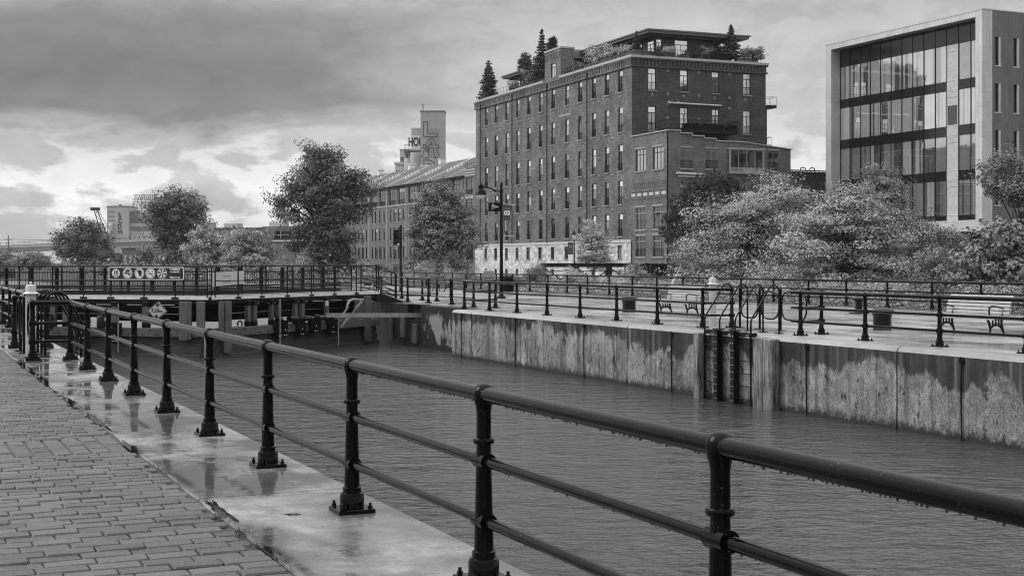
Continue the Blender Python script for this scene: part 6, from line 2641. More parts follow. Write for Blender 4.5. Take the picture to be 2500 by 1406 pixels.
# ---- trees on the far bank
def blob_lobes(seed, R, z0, z1, n, prof, squash=1.0, rx=0.5):
    """lobes filling a crown outline: prof(f) gives the radius share at height share f"""
    rg = random.Random(seed)
    out = []
    for i in range(n):
        f = (i + 0.5) / n
        z = z0 + (z1 - z0) * f
        rr = R * prof(f)
        a = rg.uniform(0, 2 * PI)
        q = rr * rg.uniform(0.25, 0.62)
        s_ = max(0.25 * R, rr * rx * rg.uniform(0.8, 1.2))
        out.append((q * math.cos(a), q * math.sin(a), z, s_, s_, s_ * 0.8 * squash))
        a += PI * rg.uniform(0.7, 1.3)
        out.append((q * math.cos(a), q * math.sin(a), z + rg.uniform(-.3, .3), s_ * 0.9, s_ * 0.9, s_ * 0.75 * squash))
    return out


dome = lambda f: math.sin(PI * min(1, max(0.0, f * 0.78 + 0.16))) ** 0.7
egg = lambda f: (0.55 + 1.2 * f) if f < 0.38 else max(0.22, 1.02 * math.cos((f - 0.38) / 0.62 * PI / 2) ** 0.62)
RGT = Vector((ct, -st, 0))


def rl_(dx, dz, r, rz=None):
    """a lobe placed dx metres to the viewer's right of the trunk, at height dz"""
    return (RGT.x * dx, RGT.y * dx, dz, r, r, rz or r)


# tall poplar
pl = [rl_(0.0, 10.8, 1.5, 1.7), rl_(1.0, 10.6, 1.0, 1.9), rl_(-1.4, 10.0, 1.3, 1.5), rl_(2.3, 9.4, 1.4, 1.6), rl_(-2.5, 8.6, 1.2, 1.2), rl_(0.4, 8.6, 2.0, 1.8), rl_(3.2, 8.2, 1.3, 1.4), rl_(-1.3, 7.6, 1.8, 1.5),
      rl_(-3.6, 7.3, 1.2, 0.9), rl_(2.2, 6.9, 1.8, 1.6), rl_(-2.8, 6.1, 1.5, 0.9), rl_(0.4, 5.8, 1.9, 1.6), rl_(3.2, 5.9, 1.2, 1.2), rl_(-1.2, 4.6, 1.8, 1.3), rl_(1.7, 4.2, 1.7, 1.5), rl_(-0.3, 2.9, 1.6, 1.3), rl_(1.6, 2.4, 1.5, 1.3), rl_(-2.4, 3.3, 1.1, 0.7), rl_(0.4, 1.5, 1.6, 0.9), rl_(2.4, 1.4, 1.0, 0.8)]
pl = [(a, b_, c_, d_ * 0.80, e_ * 0.80, f_ * 0.72) for (a, b_, c_, d_, e_, f_) in pl] + [rl_(-0.9, 11.8, 0.4, 0.9), rl_(0.4, 12.2, 0.35, 0.8), rl_(1.9, 11.4, 0.4, 0.9), rl_(3.6, 9.6, 0.5, 0.7), rl_(-3.0, 9.6, 0.45, 0.6), rl_(-4.3, 7.6, 0.5, 0.4), rl_(4.4, 8.6, 0.5, 0.5), rl_(4.3, 6.8, 0.5, 0.4), rl_(-3.9, 6.0, 0.5, 0.35)]
tree('poplar_tree', 'tall dark poplar at centre left rising above the gate rails', 37.0, 125.9, pl, (11.0, 0.34, 0.2, 0), L_DARK, 760, 34, 0.42, 0.24, 12, shell=0.55, limbs=40, rnd=0.7)
# tree in front of the mill
l6 = [(a, b_, c_, d_ * 0.85, e_ * 0.85, f_ * 0.8) for (a, b_, c_, d_, e_, f_) in [rl_(0.0, 8.2, 1.2, 1.1), rl_(-0.9, 7.6, 1.1, 0.9), rl_(1.0, 7.4, 1.1, 0.9), rl_(-1.9, 6.6, 1.1, 0.7), rl_(0.5, 6.4, 1.6, 1.1), rl_(2.1, 6.2, 1.1, 0.8), rl_(-0.9, 5.4, 1.5, 1.0), rl_(1.6, 5.0, 1.5, 1.0), rl_(3.0, 4.8, 0.9, 0.8), rl_(-2.2, 4.4, 1.0, 0.7), rl_(0.2, 4.0, 1.5, 0.9), rl_(2.7, 3.6, 1.1, 0.8), rl_(-1.5, 3.0, 1.2, 0.8), rl_(1.4, 2.7, 1.4, 0.9), rl_(-0.4, 1.9, 1.3, 0.7), rl_(-2.1, 1.5, 1.1, 0.7), rl_(1.9, 1.6, 1.1, 0.7)]]
tree('leafy_tree', 'leafy tree between the traffic signal and the tall street lamp', 45.0, 116.8, l6, (8.0, 0.24, -0.1, 0.1), L_MID, 520, 40, 0.36, 0.22, 31, shell=0.5, limbs=24, flat=0.55)
# young pale tree by the stone base
l7 = [rl_(0.0, 4.7, 0.6, 0.55), rl_(-0.3, 4.0, 0.75, 0.6), rl_(0.5, 3.9, 0.7, 0.5), rl_(-0.7, 3.1, 0.8, 0.6), rl_(0.7, 3.0, 0.85, 0.55), rl_(0.0, 2.5, 1.0, 0.6), rl_(-0.8, 1.9, 0.8, 0.5), rl_(0.9, 1.9, 0.7, 0.5), rl_(0.1, 1.5, 0.9, 0.4)]
tree('young_tree', 'young pale tree before the stone base of the warehouse', 51.8, 99.5, l7, (4.4, 0.09, 0, 0), L_PALE, 210, 30, 0.24, 0.15, 41, shell=0.35, limbs=18, flat=0.5)
# dark pine
pine('broad dark pine in front of the brick annexe', (50.7, 81.4, 0), 7.6,
     [rl_(0.6, 7.2, 1.2, 0.7), rl_(2.0, 7.0, 0.8, 0.6), rl_(-0.6, 6.6, 1.2, 0.8), rl_(1.4, 6.1, 1.5, 0.8), rl_(-1.3, 5.7, 1.2, 0.7), rl_(0.2, 5.2, 1.6, 0.9), rl_(-2.0, 4.8, 1.0, 0.6), rl_(-1.0, 4.2, 1.4, 0.8), rl_(-2.3, 3.7, 0.9, 0.5), rl_(-1.7, 3.2, 1.0, 0.5), rl_(1.5, 4.4, 1.4, 0.8), rl_(0.2, 3.4, 1.4, 0.7)], L_PINE, 51, 760, tuft=0.26, per=30, size=0.2, trunk_r=0.16)
# big pale spreading trees
l9 = [rl_(2.2, 5.9, 1.1, 0.7), rl_(1.2, 5.2, 1.3, 0.8), rl_(3.0, 5.2, 1.0, 0.7), rl_(-0.4, 4.6, 1.4, 0.6), rl_(-1.6, 4.0, 1.2, 0.5), rl_(0.9, 4.1, 1.5, 0.8), rl_(2.8, 4.1, 1.1, 0.8), rl_(-1.9, 3.1, 1.1, 0.5), rl_(-0.5, 3.2, 1.4, 0.7), rl_(1.4, 2.9, 1.5, 0.8), rl_(-2.2, 2.2, 1.0, 0.6), rl_(-0.8, 1.9, 1.4, 0.6), rl_(0.8, 1.7, 1.4, 0.7), rl_(2.4, 2.2, 1.3, 0.8), rl_(-1.6, 1.1, 1.3, 0.5), rl_(0.6, 0.8, 1.5, 0.5), rl_(2.2, 0.9, 1.3, 0.6)]
tree('maple_tree', 'wide pale leaved tree right of the dark pine', 41.9, 63.4, l9, (5.2, 0.15, 0.6, -0.2), L_LIGHT, 300, 84, 0.46, 0.125, 61, shell=0.62, flat=0.36, up=1.1, rnd=0.4, limbs=26)
l10 = [rl_(0.3, 4.6, 0.9, 0.45), rl_(-0.7, 4.2, 1.0, 0.45), rl_(1.2, 4.1, 1.0, 0.45), rl_(-1.5, 3.6, 0.9, 0.4), rl_(0.1, 3.6, 1.2, 0.5), rl_(1.6, 3.4, 1.0, 0.45), rl_(-2.2, 2.9, 0.8, 0.35), rl_(-0.8, 2.9, 1.1, 0.5), rl_(0.8, 2.8, 1.2, 0.5), rl_(2.1, 2.6, 0.9, 0.45), rl_(-2.6, 2.1, 0.8, 0.35), rl_(-1.5, 2.1, 1.1, 0.45), rl_(0.0, 2.0, 1.2, 0.5), rl_(1.5, 1.9, 1.1, 0.45), rl_(2.4, 1.5, 0.8, 0.4), rl_(-2.4, 1.2, 1.0, 0.35), rl_(-0.9, 1.2, 1.2, 0.4), rl_(0.7, 1.1, 1.2, 0.45), rl_(1.9, 0.9, 1.0, 0.4), rl_(-1.6, 0.5, 1.2, 0.3), rl_(0.3, 0.5, 1.3, 0.3)]
tree('maple_tree', 'nearest layered pale tree in front of the white office block', 38.9, 50.5, l10, (4.0, 0.13, 0, 0), L_LIGHT, 310, 88, 0.42, 0.115, 71, shell=0.62, flat=0.32, up=1.15, rnd=0.36, limbs=26)
l11 = [rl_(-0.2, 6.8, 0.6, 0.55), rl_(0.2, 6.1, 0.8, 0.6), rl_(-0.6, 5.6, 0.8, 0.6), rl_(0.8, 5.2, 0.9, 0.6), rl_(0.0, 4.6, 1.1, 0.7), rl_(1.2, 4.0, 0.9, 0.6), rl_(0.4, 3.4, 1.1, 0.7), rl_(1.3, 2.8, 1.0, 0.6), rl_(0.3, 2.0, 1.2, 0.8), rl_(1.2, 1.2, 1.1, 0.7)]
tree('slender_tree', 'slender mid grey tree rising behind the nearest layered one', 50.7, 62.7, l11, (6.2, 0.12, 0, 0), L_MID, 300, 52, 0.26, 0.13, 81, shell=0.45, flat=0.6, limbs=14)
l12 = [rl_(-0.6, 3.6, 0.8, 0.6), rl_(0.3, 3.2, 0.9, 0.6), rl_(-0.9, 2.6, 0.9, 0.6), rl_(0.7, 2.4, 0.9, 0.6), rl_(0.0, 1.8, 1.1, 0.6), rl_(-0.9, 1.2, 1.0, 0.5), rl_(0.9, 1.2, 1.0, 0.5), rl_(0.0, 0.7, 1.2, 0.4)]
tree('bushy_tree', 'bushy mid grey tree under the corner of the office block', 49.0, 56.9, l12, (3.0, 0.08, 0, 0), L_MID, 260, 50, 0.22, 0.11, 91, shell=0.45, limbs=8)
l12b = [(0, 0, 3.1, 0.35, 0.35, 0.4), (0, 0, 2.6, 0.55, 0.55, 0.5), (0, 0, 2.0, 0.7, 0.7, 0.5), (0, 0, 1.4, 0.85, 0.85, 0.5), (0, 0, 0.8, 0.95, 0.95, 0.4)]
tree('young_tree', 'small pointed young tree before the dark void under the office block', 50.5, 56.2, l12b, (3.0, 0.05, 0, 0), L_LIGHT, 140, 46, 0.17, 0.10, 95, shell=0.4, limbs=6)
l13 = [rl_(0.0, 6.4, 0.8, 0.4), rl_(-0.8, 6.1, 0.6, 0.35), rl_(0.9, 6.0, 0.9, 0.5), rl_(-0.5, 5.4, 0.8, 0.35), rl_(0.6, 5.1, 0.9, 0.4), rl_(1.5, 5.3, 0.9, 0.6), rl_(0.9, 4.5, 0.7, 0.3), rl_(1.9, 4.5, 0.8, 0.5), rl_(2.4, 6.0, 1.0, 0.7)]
tree('overhanging_tree', 'tree at the right edge overhanging the pale office block', 47.6, 49.9, l13, (5.6, 0.13, 1.9, -0.9), L_MID, 260, 46, 0.22, 0.12, 101, shell=0.45, limbs=12)
l14 = [rl_(0.0, 2.7, 0.6, 0.4), rl_(0.9, 2.6, 0.7, 0.45), rl_(-0.6, 2.2, 0.6, 0.4), rl_(0.5, 2.0, 0.8, 0.45), rl_(1.4, 1.9, 0.7, 0.5), rl_(-1.0, 1.6, 0.6, 0.35), rl_(0.0, 1.4, 0.8, 0.45), rl_(1.1, 1.2, 0.8, 0.45), rl_(-0.8, 0.9, 0.8, 0.35), rl_(0.4, 0.7, 0.9, 0.35), rl_(1.6, 0.7, 0.8, 0.4)]
tree('catalpa_shrub', 'big leaved shrub behind the nearer bench at the right edge', 37.7, 40.1, l14, (2.4, 0.07, 0.2, 0), L_MID, 230, 24, 0.22, 0.17, 111, shell=0.45, aspect=0.8, limbs=8, cat='shrub')
tree('bushy_tree', 'low dark bushy tree left of the big leaved shrub', 39.8, 45.7, [rl_(0, 2.0, 0.5, 0.4), rl_(-0.5, 1.5, 0.7, 0.4), rl_(0.5, 1.3, 0.7, 0.4), rl_(0, 0.8, 0.9, 0.4), rl_(-0.8, 0.5, 0.7, 0.3), rl_(0.9, 0.6, 0.7, 0.3)], (1.6, 0.05, 0, 0), L_MID, 190, 40, 0.19, 0.10, 121, limbs=6)
# left group
tree('round_tree', 'round dark tree before the far viaduct at the left', 33.1, 270.0, [rl_(0, 8.2, 2.2, 1.7), rl_(-2.3, 7.2, 1.9, 1.5), rl_(2.2, 7.2, 1.9, 1.4), rl_(-3.6, 5.8, 1.8, 1.2), rl_(0.2, 5.6, 2.8, 1.7), rl_(3.4, 5.4, 1.9, 1.3), rl_(-2.4, 4.0, 2.2, 1.3), rl_(2.2, 3.8, 2.3, 1.4), rl_(4.6, 3.6, 1.2, 1.0), rl_(-4.3, 3.8, 1.2, 0.9), rl_(0, 2.6, 2.3, 1.2), rl_(3.4, 2.0, 1.6, 0.9)], (7.0, 0.3, 0, 0), L_DARK, 380, 30, 0.62, 0.46, 131, limbs=14)
tree('broad_tree', 'dense dark tree half covering the flour mill sign', 39.2, 212.6, [rl_(-0.6, 11.0, 1.7, 1.4), rl_(1.2, 11.2, 1.5, 1.4), rl_(-2.2, 10.0, 1.5, 1.2), rl_(2.8, 10.0, 1.4, 1.2), rl_(0.3, 9.2, 2.4, 1.6), rl_(-2.9, 8.4, 1.4, 1.1), rl_(3.4, 8.4, 1.3, 1.0), rl_(-1.2, 7.2, 2.2, 1.4), rl_(1.9, 7.0, 2.2, 1.3), rl_(3.9, 7.2, 0.8, 0.7), rl_(-1.2, 5.4, 1.8, 1.2), rl_(1.4, 5.0, 2.0, 1.3), rl_(0.3, 3.4, 2.0, 1.2), rl_(1.4, 2.2, 1.9, 1.0), rl_(-0.7, 2.0, 1.6, 0.8)], (9.5, 0.32, 0.2, 0), L_DARK, 430, 32, 0.52, 0.38, 141, limbs=16)
tree('bushy_tree', 'small pale bush before the graffiti covered shed', 34.6, 209.1, [rl_(0, 3.4, 1.0, 0.9), rl_(-0.6, 2.4, 1.1, 0.9), rl_(0.7, 2.2, 1.1, 0.9), rl_(0, 1.2, 1.4, 0.8)], (2.4, 0.1, 0, 0), L_MID, 110, 28, 0.35, 0.30, 151, limbs=6)
tree('pale_tree', 'pale leaved tree left of the low panelled building', 34.5, 165.3, [rl_(0, 5.4, 1.1, 0.8), rl_(-1.2, 4.5, 1.2, 0.8), rl_(1.2, 4.6, 1.2, 0.8), rl_(0, 3.8, 1.6, 1.0), rl_(-1.6, 3.0, 1.2, 0.8), rl_(1.6, 3.0, 1.3, 0.8), rl_(0.2, 2.2, 1.6, 0.9), rl_(-1.4, 1.6, 1.2, 0.7), rl_(1.6, 1.5, 1.2, 0.7)], (4.6, 0.16, 0, 0), L_LIGHT, 300, 34, 0.36, 0.25, 161, limbs=10)
tree('pale_tree', 'pale leaved tree with a dark heart beside the low panelled building', 35.4, 148.5, [rl_(-0.6, 4.5, 1.1, 0.7), rl_(1.3, 4.4, 1.1, 0.7), rl_(-1.6, 3.6, 1.0, 0.7), rl_(0.4, 3.5, 1.5, 0.9), rl_(2.0, 3.2, 1.0, 0.7), rl_(-1.0, 2.4, 1.4, 0.8), rl_(1.2, 2.2, 1.5, 0.8), rl_(0, 1.3, 1.8, 0.7), rl_(2.0, 1.2, 1.0, 0.6), rl_(-2.0, 1.2, 1.0, 0.6)], (3.8, 0.14, 0, 0), L_LIGHT, 300, 34, 0.32, 0.22, 171, limbs=10)
tree('small_tree', 'small hazy tree below the viaduct girder at the left edge', 27.9, 316.0, [rl_(0, 3.0, 2.2, 1.3), rl_(-2.4, 2.2, 1.8, 1.1), rl_(2.4, 2.0, 1.8, 1.1), rl_(0, 1.4, 2.6, 1.0)], (2.2, 0.14, 0, 0), L_MID, 150, 26, 0.6, 0.45, 181, limbs=6)
tree('small_tree', 'low tree on the bank left of the round dark one', 24.4, 252.1 + 86, [rl_(0, 3.4, 1.6, 1.1), rl_(-1.2, 2.4, 1.5, 1.0), rl_(1.3, 2.2, 1.5, 1.0), rl_(0, 1.2, 2.0, 0.9)], (2.6, 0.14, 0, 0), L_MID, 120, 26, 0.6, 0.42, 191, limbs=6)
# shrubs behind the back railing
shrubs = [('pale flowering shrub left of the steel frame', 36.1, 71.5, 0.62, 1.55, L_PALE), ('round leafy shrub before the steel frame', 41.6, 74.5, 0.80, 1.75, L_LIGHT), ('grey green shrub left of the steel frame post', 40.3, 86.0, 0.95, 1.55, L_MID), ('low hedge shrub below the tree by the traffic signal', 37.0, 98.5, 1.7, 1.7, L_LIGHT), ('low shrub under the leafy tree by the tall lamp', 39.5, 96.0, 1.2, 1.0, L_MID), ('dark low shrub behind the litter bin', 36.8, 82.0, 0.9, 0.8, L_DARK), ('pale low shrub beside the courtyard', 36.4, 66.2, 0.8, 0.7, L_PALE), ('pale low shrub right of the flowering one', 36.9, 68.6, 0.9, 0.8, L_PALE), ('dark spreading shrub below the pine', 45.0, 72.8, 1.0, 1.3, L_DARK), ('drooping shrub left of the wide pale tree', 41.3, 66.5, 1.1, 1.9, L_LIGHT), ('low shrub under the layered pale tree', 36.6, 47.6, 1.1, 0.9, L_LIGHT), ('shrub behind the capstan', 36.4, 44.2, 0.9, 0.85, L_LIGHT), ('shrub behind the gap between railing posts near the right edge', 36.6, 41.6, 1.0, 1.0, L_MID), ('low pale shrub behind the nearer bench', 36.2, 38.6, 1.0, 1.05, L_LIGHT), ('low dark shrub behind the right end of the nearer bench', 35.8, 35.6, 1.0, 1.15, L_DARK), ('shrub right of the wide pale tree trunk', 38.8, 57.5, 1.3, 1.1, L_LIGHT), ('shrub left of the layered pale tree', 37.0, 53.3, 1.2, 1.0, L_LIGHT)]
for i, (lab, x, y, R, h, m) in enumerate(shrubs):
    tree('shrub', lab, x, y, [rl_(0, h * 0.72, R * 0.7, h * 0.28), rl_(-R * 0.5, h * 0.5, R * 0.6, h * 0.26), rl_(R * 0.5, h * 0.48, R * 0.6, h * 0.26), rl_(0, h * 0.25, R * 0.95, h * 0.22)], (h * 0.6, 0.03, 0, 0), m, 90, 36, 0.16, 0.10, 200 + i, cat='shrub', limbs=5, group='shrubs behind the back railing' if False else None)
# ground cover and grass
r = np.random.default_rng(77)


def cover(name, m, x0, x1, y0, y1, n, h, size, seed, aspect=0.55):
    r = np.random.default_rng(seed)
    c = np.stack([r.uniform(x0, x1, n), r.uniform(y0, y1, n), np.abs(r.normal(size=n)) * h * 0.5], 1)
    c[:, 2] *= 0.5 + 0.9 * (np.sin(c[:, 0] * 1.7 + c[:, 1] * 0.6) * np.sin(c[:, 1] * 1.1) * 0.5 + 0.5)
    nr = unit(r.normal(size=(n, 3)) * 0.6 + np.array([0, 0, 1.0]))
    return link(name, np_mesh(name, leaf_quads(c, nr, size, r, aspect), 4, m), None, 'stuff')


cover('ground_cover', L_LIGHT, 34.2, 39.5, 30, 64, 26000, 0.55, 0.13, 1)
cover('flower_bed', L_PALE, 34.2, 40.0, 60, 76, 16000, 0.42, 0.13, 2)
cover('meadow_grass', L_MID, 34.2, 60.0, 76, 112, 26000, 0.5, 0.22, 3, 0.25)
cover('bank_undergrowth', L_MID, 26.5, 40.0, 112, 250, 26000, 1.2, 0.4, 4)
cover('far_undergrowth', L_MID, 5, 45.0, 331, 380, 12000, 1.0, 0.8, 6)
blades('quay_grass', GRASS, [(33.85, 34 + i * 2.4, 0.0, 0.5, 2.2, 0.10, 700) for i in range(24)] + [(23.24, 42.0, 0.0, 0.5, 0.5, 0.06, 160), (22.9, 28.2, 0.0, 0.6, 0.6, 0.07, 240)], 9)
k = MB()
# distant wood along the horizon
r = np.random.default_rng(15)
n = 9000
fx = r.uniform(-60, 60, n)
fc = np.stack([25 + fx, 560 + r.uniform(-20, 20, n), r.uniform(0, 1, n) ** 0.8 * (4.0 + 2.5 * np.sin(fx * 0.31) + 2.0 * np.sin(fx * 0.11 + 1))], 1)
nr = unit(r.normal(size=(n, 3)) + np.array([0, -0.5, 0.7]))
link('distant_wood', np_mesh('distant_wood', leaf_quads(fc, nr, 1.3, r, 0.7), 4, L_MID), None, 'stuff')

# ---- roof garden: plants standing on the warehouse
conifer('pointed spruce at the far left end of the warehouse roof', onB(1.3, 42.6, 22.5), 5.5, 1.75, L_SPRUCE, 301, 0.04, dens=1.7)
conifer('tallest spruce beside the brick turret on the roof', onB(1.6, 26.1, 22.5), 6.8, 1.8, L_SPRUCE, 302, 0.05, dens=1.7)
pine('open crowned small pine left of the tallest roof spruce', onB(1.6, 31.2, 22.5), 4.8, [(0, 0, 4.2, 0.6, 0.6, 0.5), (0, 0.5, 3.6, 0.7, 0.7, 0.4), (0, -0.4, 3.4, 0.7, 0.7, 0.5), (0, 0, 2.8, 0.8, 1.2, 0.4)], L_SPRUCE, 303, 130, tuft=0.36, per=26, size=0.34, trunk_r=0.07)
pine('dark bushy pine right of the tallest roof spruce', onB(1.8, 23.4, 22.5), 5.4, [(0, 0, 5.0, 0.45, 0.45, 0.4), (0, 0.3, 4.3, 0.7, 0.7, 0.5), (0, -0.2, 3.6, 0.7, 0.9, 0.6), (0, 0, 2.6, 0.7, 0.8, 0.6)], L_PINE, 304, 220, tuft=0.36, per=26, size=0.3, trunk_r=0.07)
conifer('clipped juniper at the near corner of the roof', onB(1.2, 1.3, 22.9), 2.3, 0.62, L_SPRUCE, 305, 0.02, dens=1.5, name='juniper')
conifer('spruce at the right end of the roof terrace', onB(12.4, 1.4, 22.9), 3.8, 1.25, L_SPRUCE, 306, 0.08, dens=1.6)
rb = [('dark shrub under the small roof pine', 1.1, 29.2, 22.9, 1.0, 1.9, L_MID), ('dark roof shrub left of the turret', 1.1, 27.6, 22.9, 0.9, 1.6, L_DARK), ('roof shrub at the far end of the left planter', 1.1, 33.5, 22.6, 0.9, 1.3, L_MID), ('feathery pale roof shrub right of the turret', 1.0, 11.4, 23.0, 0.9, 2.0, L_PALE), ('feathery pale roof shrub in the middle of the long planter', 1.0, 9.4, 23.0, 1.0, 2.1, L_PALE), ('pale roof shrub nearer the corner', 1.0, 7.2, 23.0, 0.9, 1.7, L_PALE), ('low pale roof shrub near the corner juniper', 1.0, 5.0, 23.0, 0.8, 1.1, L_LIGHT), ('low roof shrub beside the corner juniper', 1.0, 3.2, 23.0, 0.7, 1.0, L_LIGHT), ('dark roof shrub against the stair glazing', 0.9, 14.4, 22.6, 0.9, 1.5, L_MID), ('pale roof shrub left of the right hand spruce', 9.2, 1.7, 22.9, 0.7, 1.2, L_MID), ('feathery roof shrub right of the spruce', 14.0, 0.9, 23.1, 0.6, 1.1, L_MID), ('feathery roof shrub at the right end overhanging the parapet', 15.2, 0.8, 23.0, 0.7, 1.1, L_MID), ('round clipped roof shrub on the terrace', 7.0, 1.7, 22.6, 0.5, 0.75, L_DARK), ('small pale roof shrub by the penthouse windows', 4.6, 1.0, 23.0, 0.4, 0.6, L_PALE)]
for i, (lab, x, y, z, R, h, m) in enumerate(rb):
    q = onB(x, y, z)
    tree('roof_shrub', lab, q[0], q[1], [(0, 0, h * 0.75, R * 0.6, R * 0.8, h * 0.25), (0, R * 0.6, h * 0.5, R * 0.5, R * 0.6, h * 0.25), (0, -R * 0.6, h * 0.5, R * 0.5, R * 0.6, h * 0.25), (0, 0, h * 0.3, R * 0.7, R, h * 0.25)], (h * 0.5, 0.03, 0, 0), m, 46, 26, 0.2, 0.17, 320 + i, z0=q[2], cat='shrub', limbs=4)
q = onB(3.1, 0.1, 22.6)
tree('trailing_plant', 'dark trailing plant sprawling over the roof parapet at the corner', q[0], q[1], [(0, 0, 0.7, 0.35, 0.3, 0.35), (0.3, -0.2, 0.35, 0.4, 0.25, 0.25), (0.8, -0.25, 0.1, 0.4, 0.2, 0.15), (-0.25, -0.2, 0.1, 0.2, 0.2, 0.25)], None, L_PINE, 36, 26, 0.12, 0.13, 360, z0=q[2], cat='plant')
# ------------------------------------------------------------------ far side of the basin and things beyond
def frame(org, px_dir=RGT):
    """things that face the camera squarely"""
    return rad(-24.14)


# low panelled building behind the poplar
t_ = thing('panelled_building', 'low panelled building with roof units behind the pale trees', 'building', (60.0, 236.0, 0), rad(-38))
k = MB()
k.box(-14, -1.2, 0.0, 14, 0, 7.55)
k.build('left_block', SHEET, t_)
k = MB()
for i in range(8):
    for z in (1.0, 2.4, 3.8, 5.2, 6.5):
        k.box(-13.9 + i * 1.6, -12.4 + i * 1.6, -0.05, -0.001, z - 0.55, z + 0.7)
k.build('wall_panels', mat('glazed_panel', 0.30, 0.3, var=0.1, vs=0.3), t_, False, 'stuff')
k = MB()
k.box(-14.2, -1.1, -0.3, 14, 7.56, 7.75)
k.build('eaves', DARKCLAD, t_)
k = MB()
k.box(-1.199, 7.0, -0.6, 14, 5.6, 7.9)
rb_ = k.build('right_block', PANELG_SHADE, t_)
k = MB()
k.box(0.9, 6.5, -0.66, -0.601, 5.8, 7.1)
k.build('dark_opening', BLACK_DULL, rb_)
k = MB()
for x in (1.0, 2.3, 4.4, 6.4):
    k.box(x, x + 0.14, -0.7, -0.661, 5.8, 7.1)
k.box(0.9, 6.5, -0.7, -0.661, 6.35, 6.47)
k.build('opening_frame', FRAMEPALE, rb_)
k = MB()
k.box(-1.199, 9.5, -0.3, 14, 0, 5.3)
lb_ = k.build('lower_wall', SHEET, t_)
k = MB()
for z in (0.4, 1.35, 2.3, 3.25, 4.2):
    for i in range(6):
        k.box(-1.1 + i * 1.7, 0.52 + i * 1.7, -0.34, -0.301, z, z + 0.88)
k.build('wall_panels', mat('steel_panel', 0.20, 0.4, metal=0.2, var=0.12, vs=0.3), lb_, False, 'stuff')
k = MB()
k.box(-1.3, 9.6, -0.7, -0.29, 5.31, 5.55)
k.build('pale_band', GALV, lb_)
for x, w_, h in ((-14.5, 2.8, 0.9), (-9, 2.4, 0.75), (-0.5, 2.6, 0.9)):
    k = MB()
    k.box(x, x + w_, 1.0, 3.5, 7.76 if x < -2 else 7.91, 7.8 + h)
    ru = k.build('roof_unit', PALE, t_)
    k = MB()
    k.add([(x + w_ - 0.7, 0.98, 7.8), (x + w_ - 0.2, 0.98, 7.8), (x + w_ - 0.6, 0.98, 7.8 + h * 0.7)], [(0, 1, 2)])
    k.build('vent_flap', BLACK_DULL, ru)
k = MB()
k.cyl((-12, 2, 7.7), (-12, 2, 9.6), 0.05, 0.03, 5)
k.build('mast', BLACK_DULL, t_)
# graffiti on it
for s_, dz in (((5.2, 1.55), 0), ((7.4, 1.9), 0)):
    pts = [(s_[0], s_[1]), (s_[0] + 0.15, s_[1] + 1.0), (s_[0] + 0.4, s_[1] + 0.5), (s_[0] + 0.6, s_[1] + 1.1), (s_[0] + 0.85, s_[1] + 0.2), (s_[0] + 1.05, s_[1] + 0.9), (s_[0] + 1.2, s_[1] - 0.1)]
    strip(lb_, PAINTWHITE, pts, 0.42, -0.341, 'graffiti', th=0.004)
    strip(lb_, PAINTBLACK, pts, 0.20, -0.346, 'graffiti', th=0.004)

# concrete viaduct
t_ = thing('viaduct', 'pale concrete road viaduct crossing behind the trees at the left', 'viaduct', (43.4, 419.0, 0), math.atan2(404.0 - 425.0, 75 - 29.4))
k = MB()
for (x0, x1) in ((-60, 3), (14.0, 60)):
    za = lambda x: 5.05 + 0.043 * (x + 14)
    k.add([(x0, 0.6, za(x0)), (x1, 0.6, za(x1) - 0.5), (x1, 5, za(x1) - 0.5), (x0, 5, za(x0)), (x0, 0, za(x0) + 1.0), (x1, 0, za(x1) + 0.9), (x1, 6, za(x1) + 0.9), (x0, 6, za(x0) + 1.0)], [(0, 3, 2, 1), (4, 5, 6, 7), (0, 1, 5, 4), (1, 2, 6, 5), (2, 3, 7, 6), (3, 0, 4, 7)])
k.build('box_girder', CONC_FARP, t_)
k = MB()
k.obox((-60, 0.0, 4.4), (60, 0.0, 9.6), 0.5, 0.7)
k.build('parapet', CONC_FAR, t_)
k = MB()
for i in range(70):
    x = -60 + i * 1.72
    k.obox((x, -0.1, 4.75 + (x + 60) * 0.0433), (x, -0.1, 5.5 + (x + 60) * 0.0433), 0.10, 0.10)
k.obox((-60, -0.1, 5.4), (60, -0.1, 10.6), 0.1, 0.1)
k.build('parapet_rail', CONC_FARD, t_)
for x in (-38, 3.2, 14.5, 45):
    k = MB()
    k.box(x - 1.2, x + 1.2, 1, 5, 0, 4.6 + 0.043 * (x + 14))
    k.build('pier', CONC_FAR, t_)
# utility pole
t_ = thing('utility_pole', 'wooden utility pole with cross arm above the viaduct', 'utility pole', (30.5, 410.0, 0), rad(-24))
k = MB()
k.cyl((0, 0, 0), (0, 0, 9.3), 0.2, 0.12, 6)
k.build('pole', BARK, t_)
k = MB()
k.box(-1.1, 1.1, -0.08, 0.08, 8.0, 8.2)
k.box(-0.8, 0.8, -0.08, 0.08, 7.2, 7.36)
k.build('cross_arm', BARK, t_)
k = MB()
for x in (-1.0, 1.0):
    k.tube([(x, 0, 8.2), (x + 16, 4, 7.9), (x + 32, 8, 8.6)], 0.03, 4)
    k.tube([(x, 0, 8.2), (x - 16, -4, 7.4), (x - 32, -8, 7.9)], 0.03, 4)
k.build('wires', BLACK_DULL, t_)
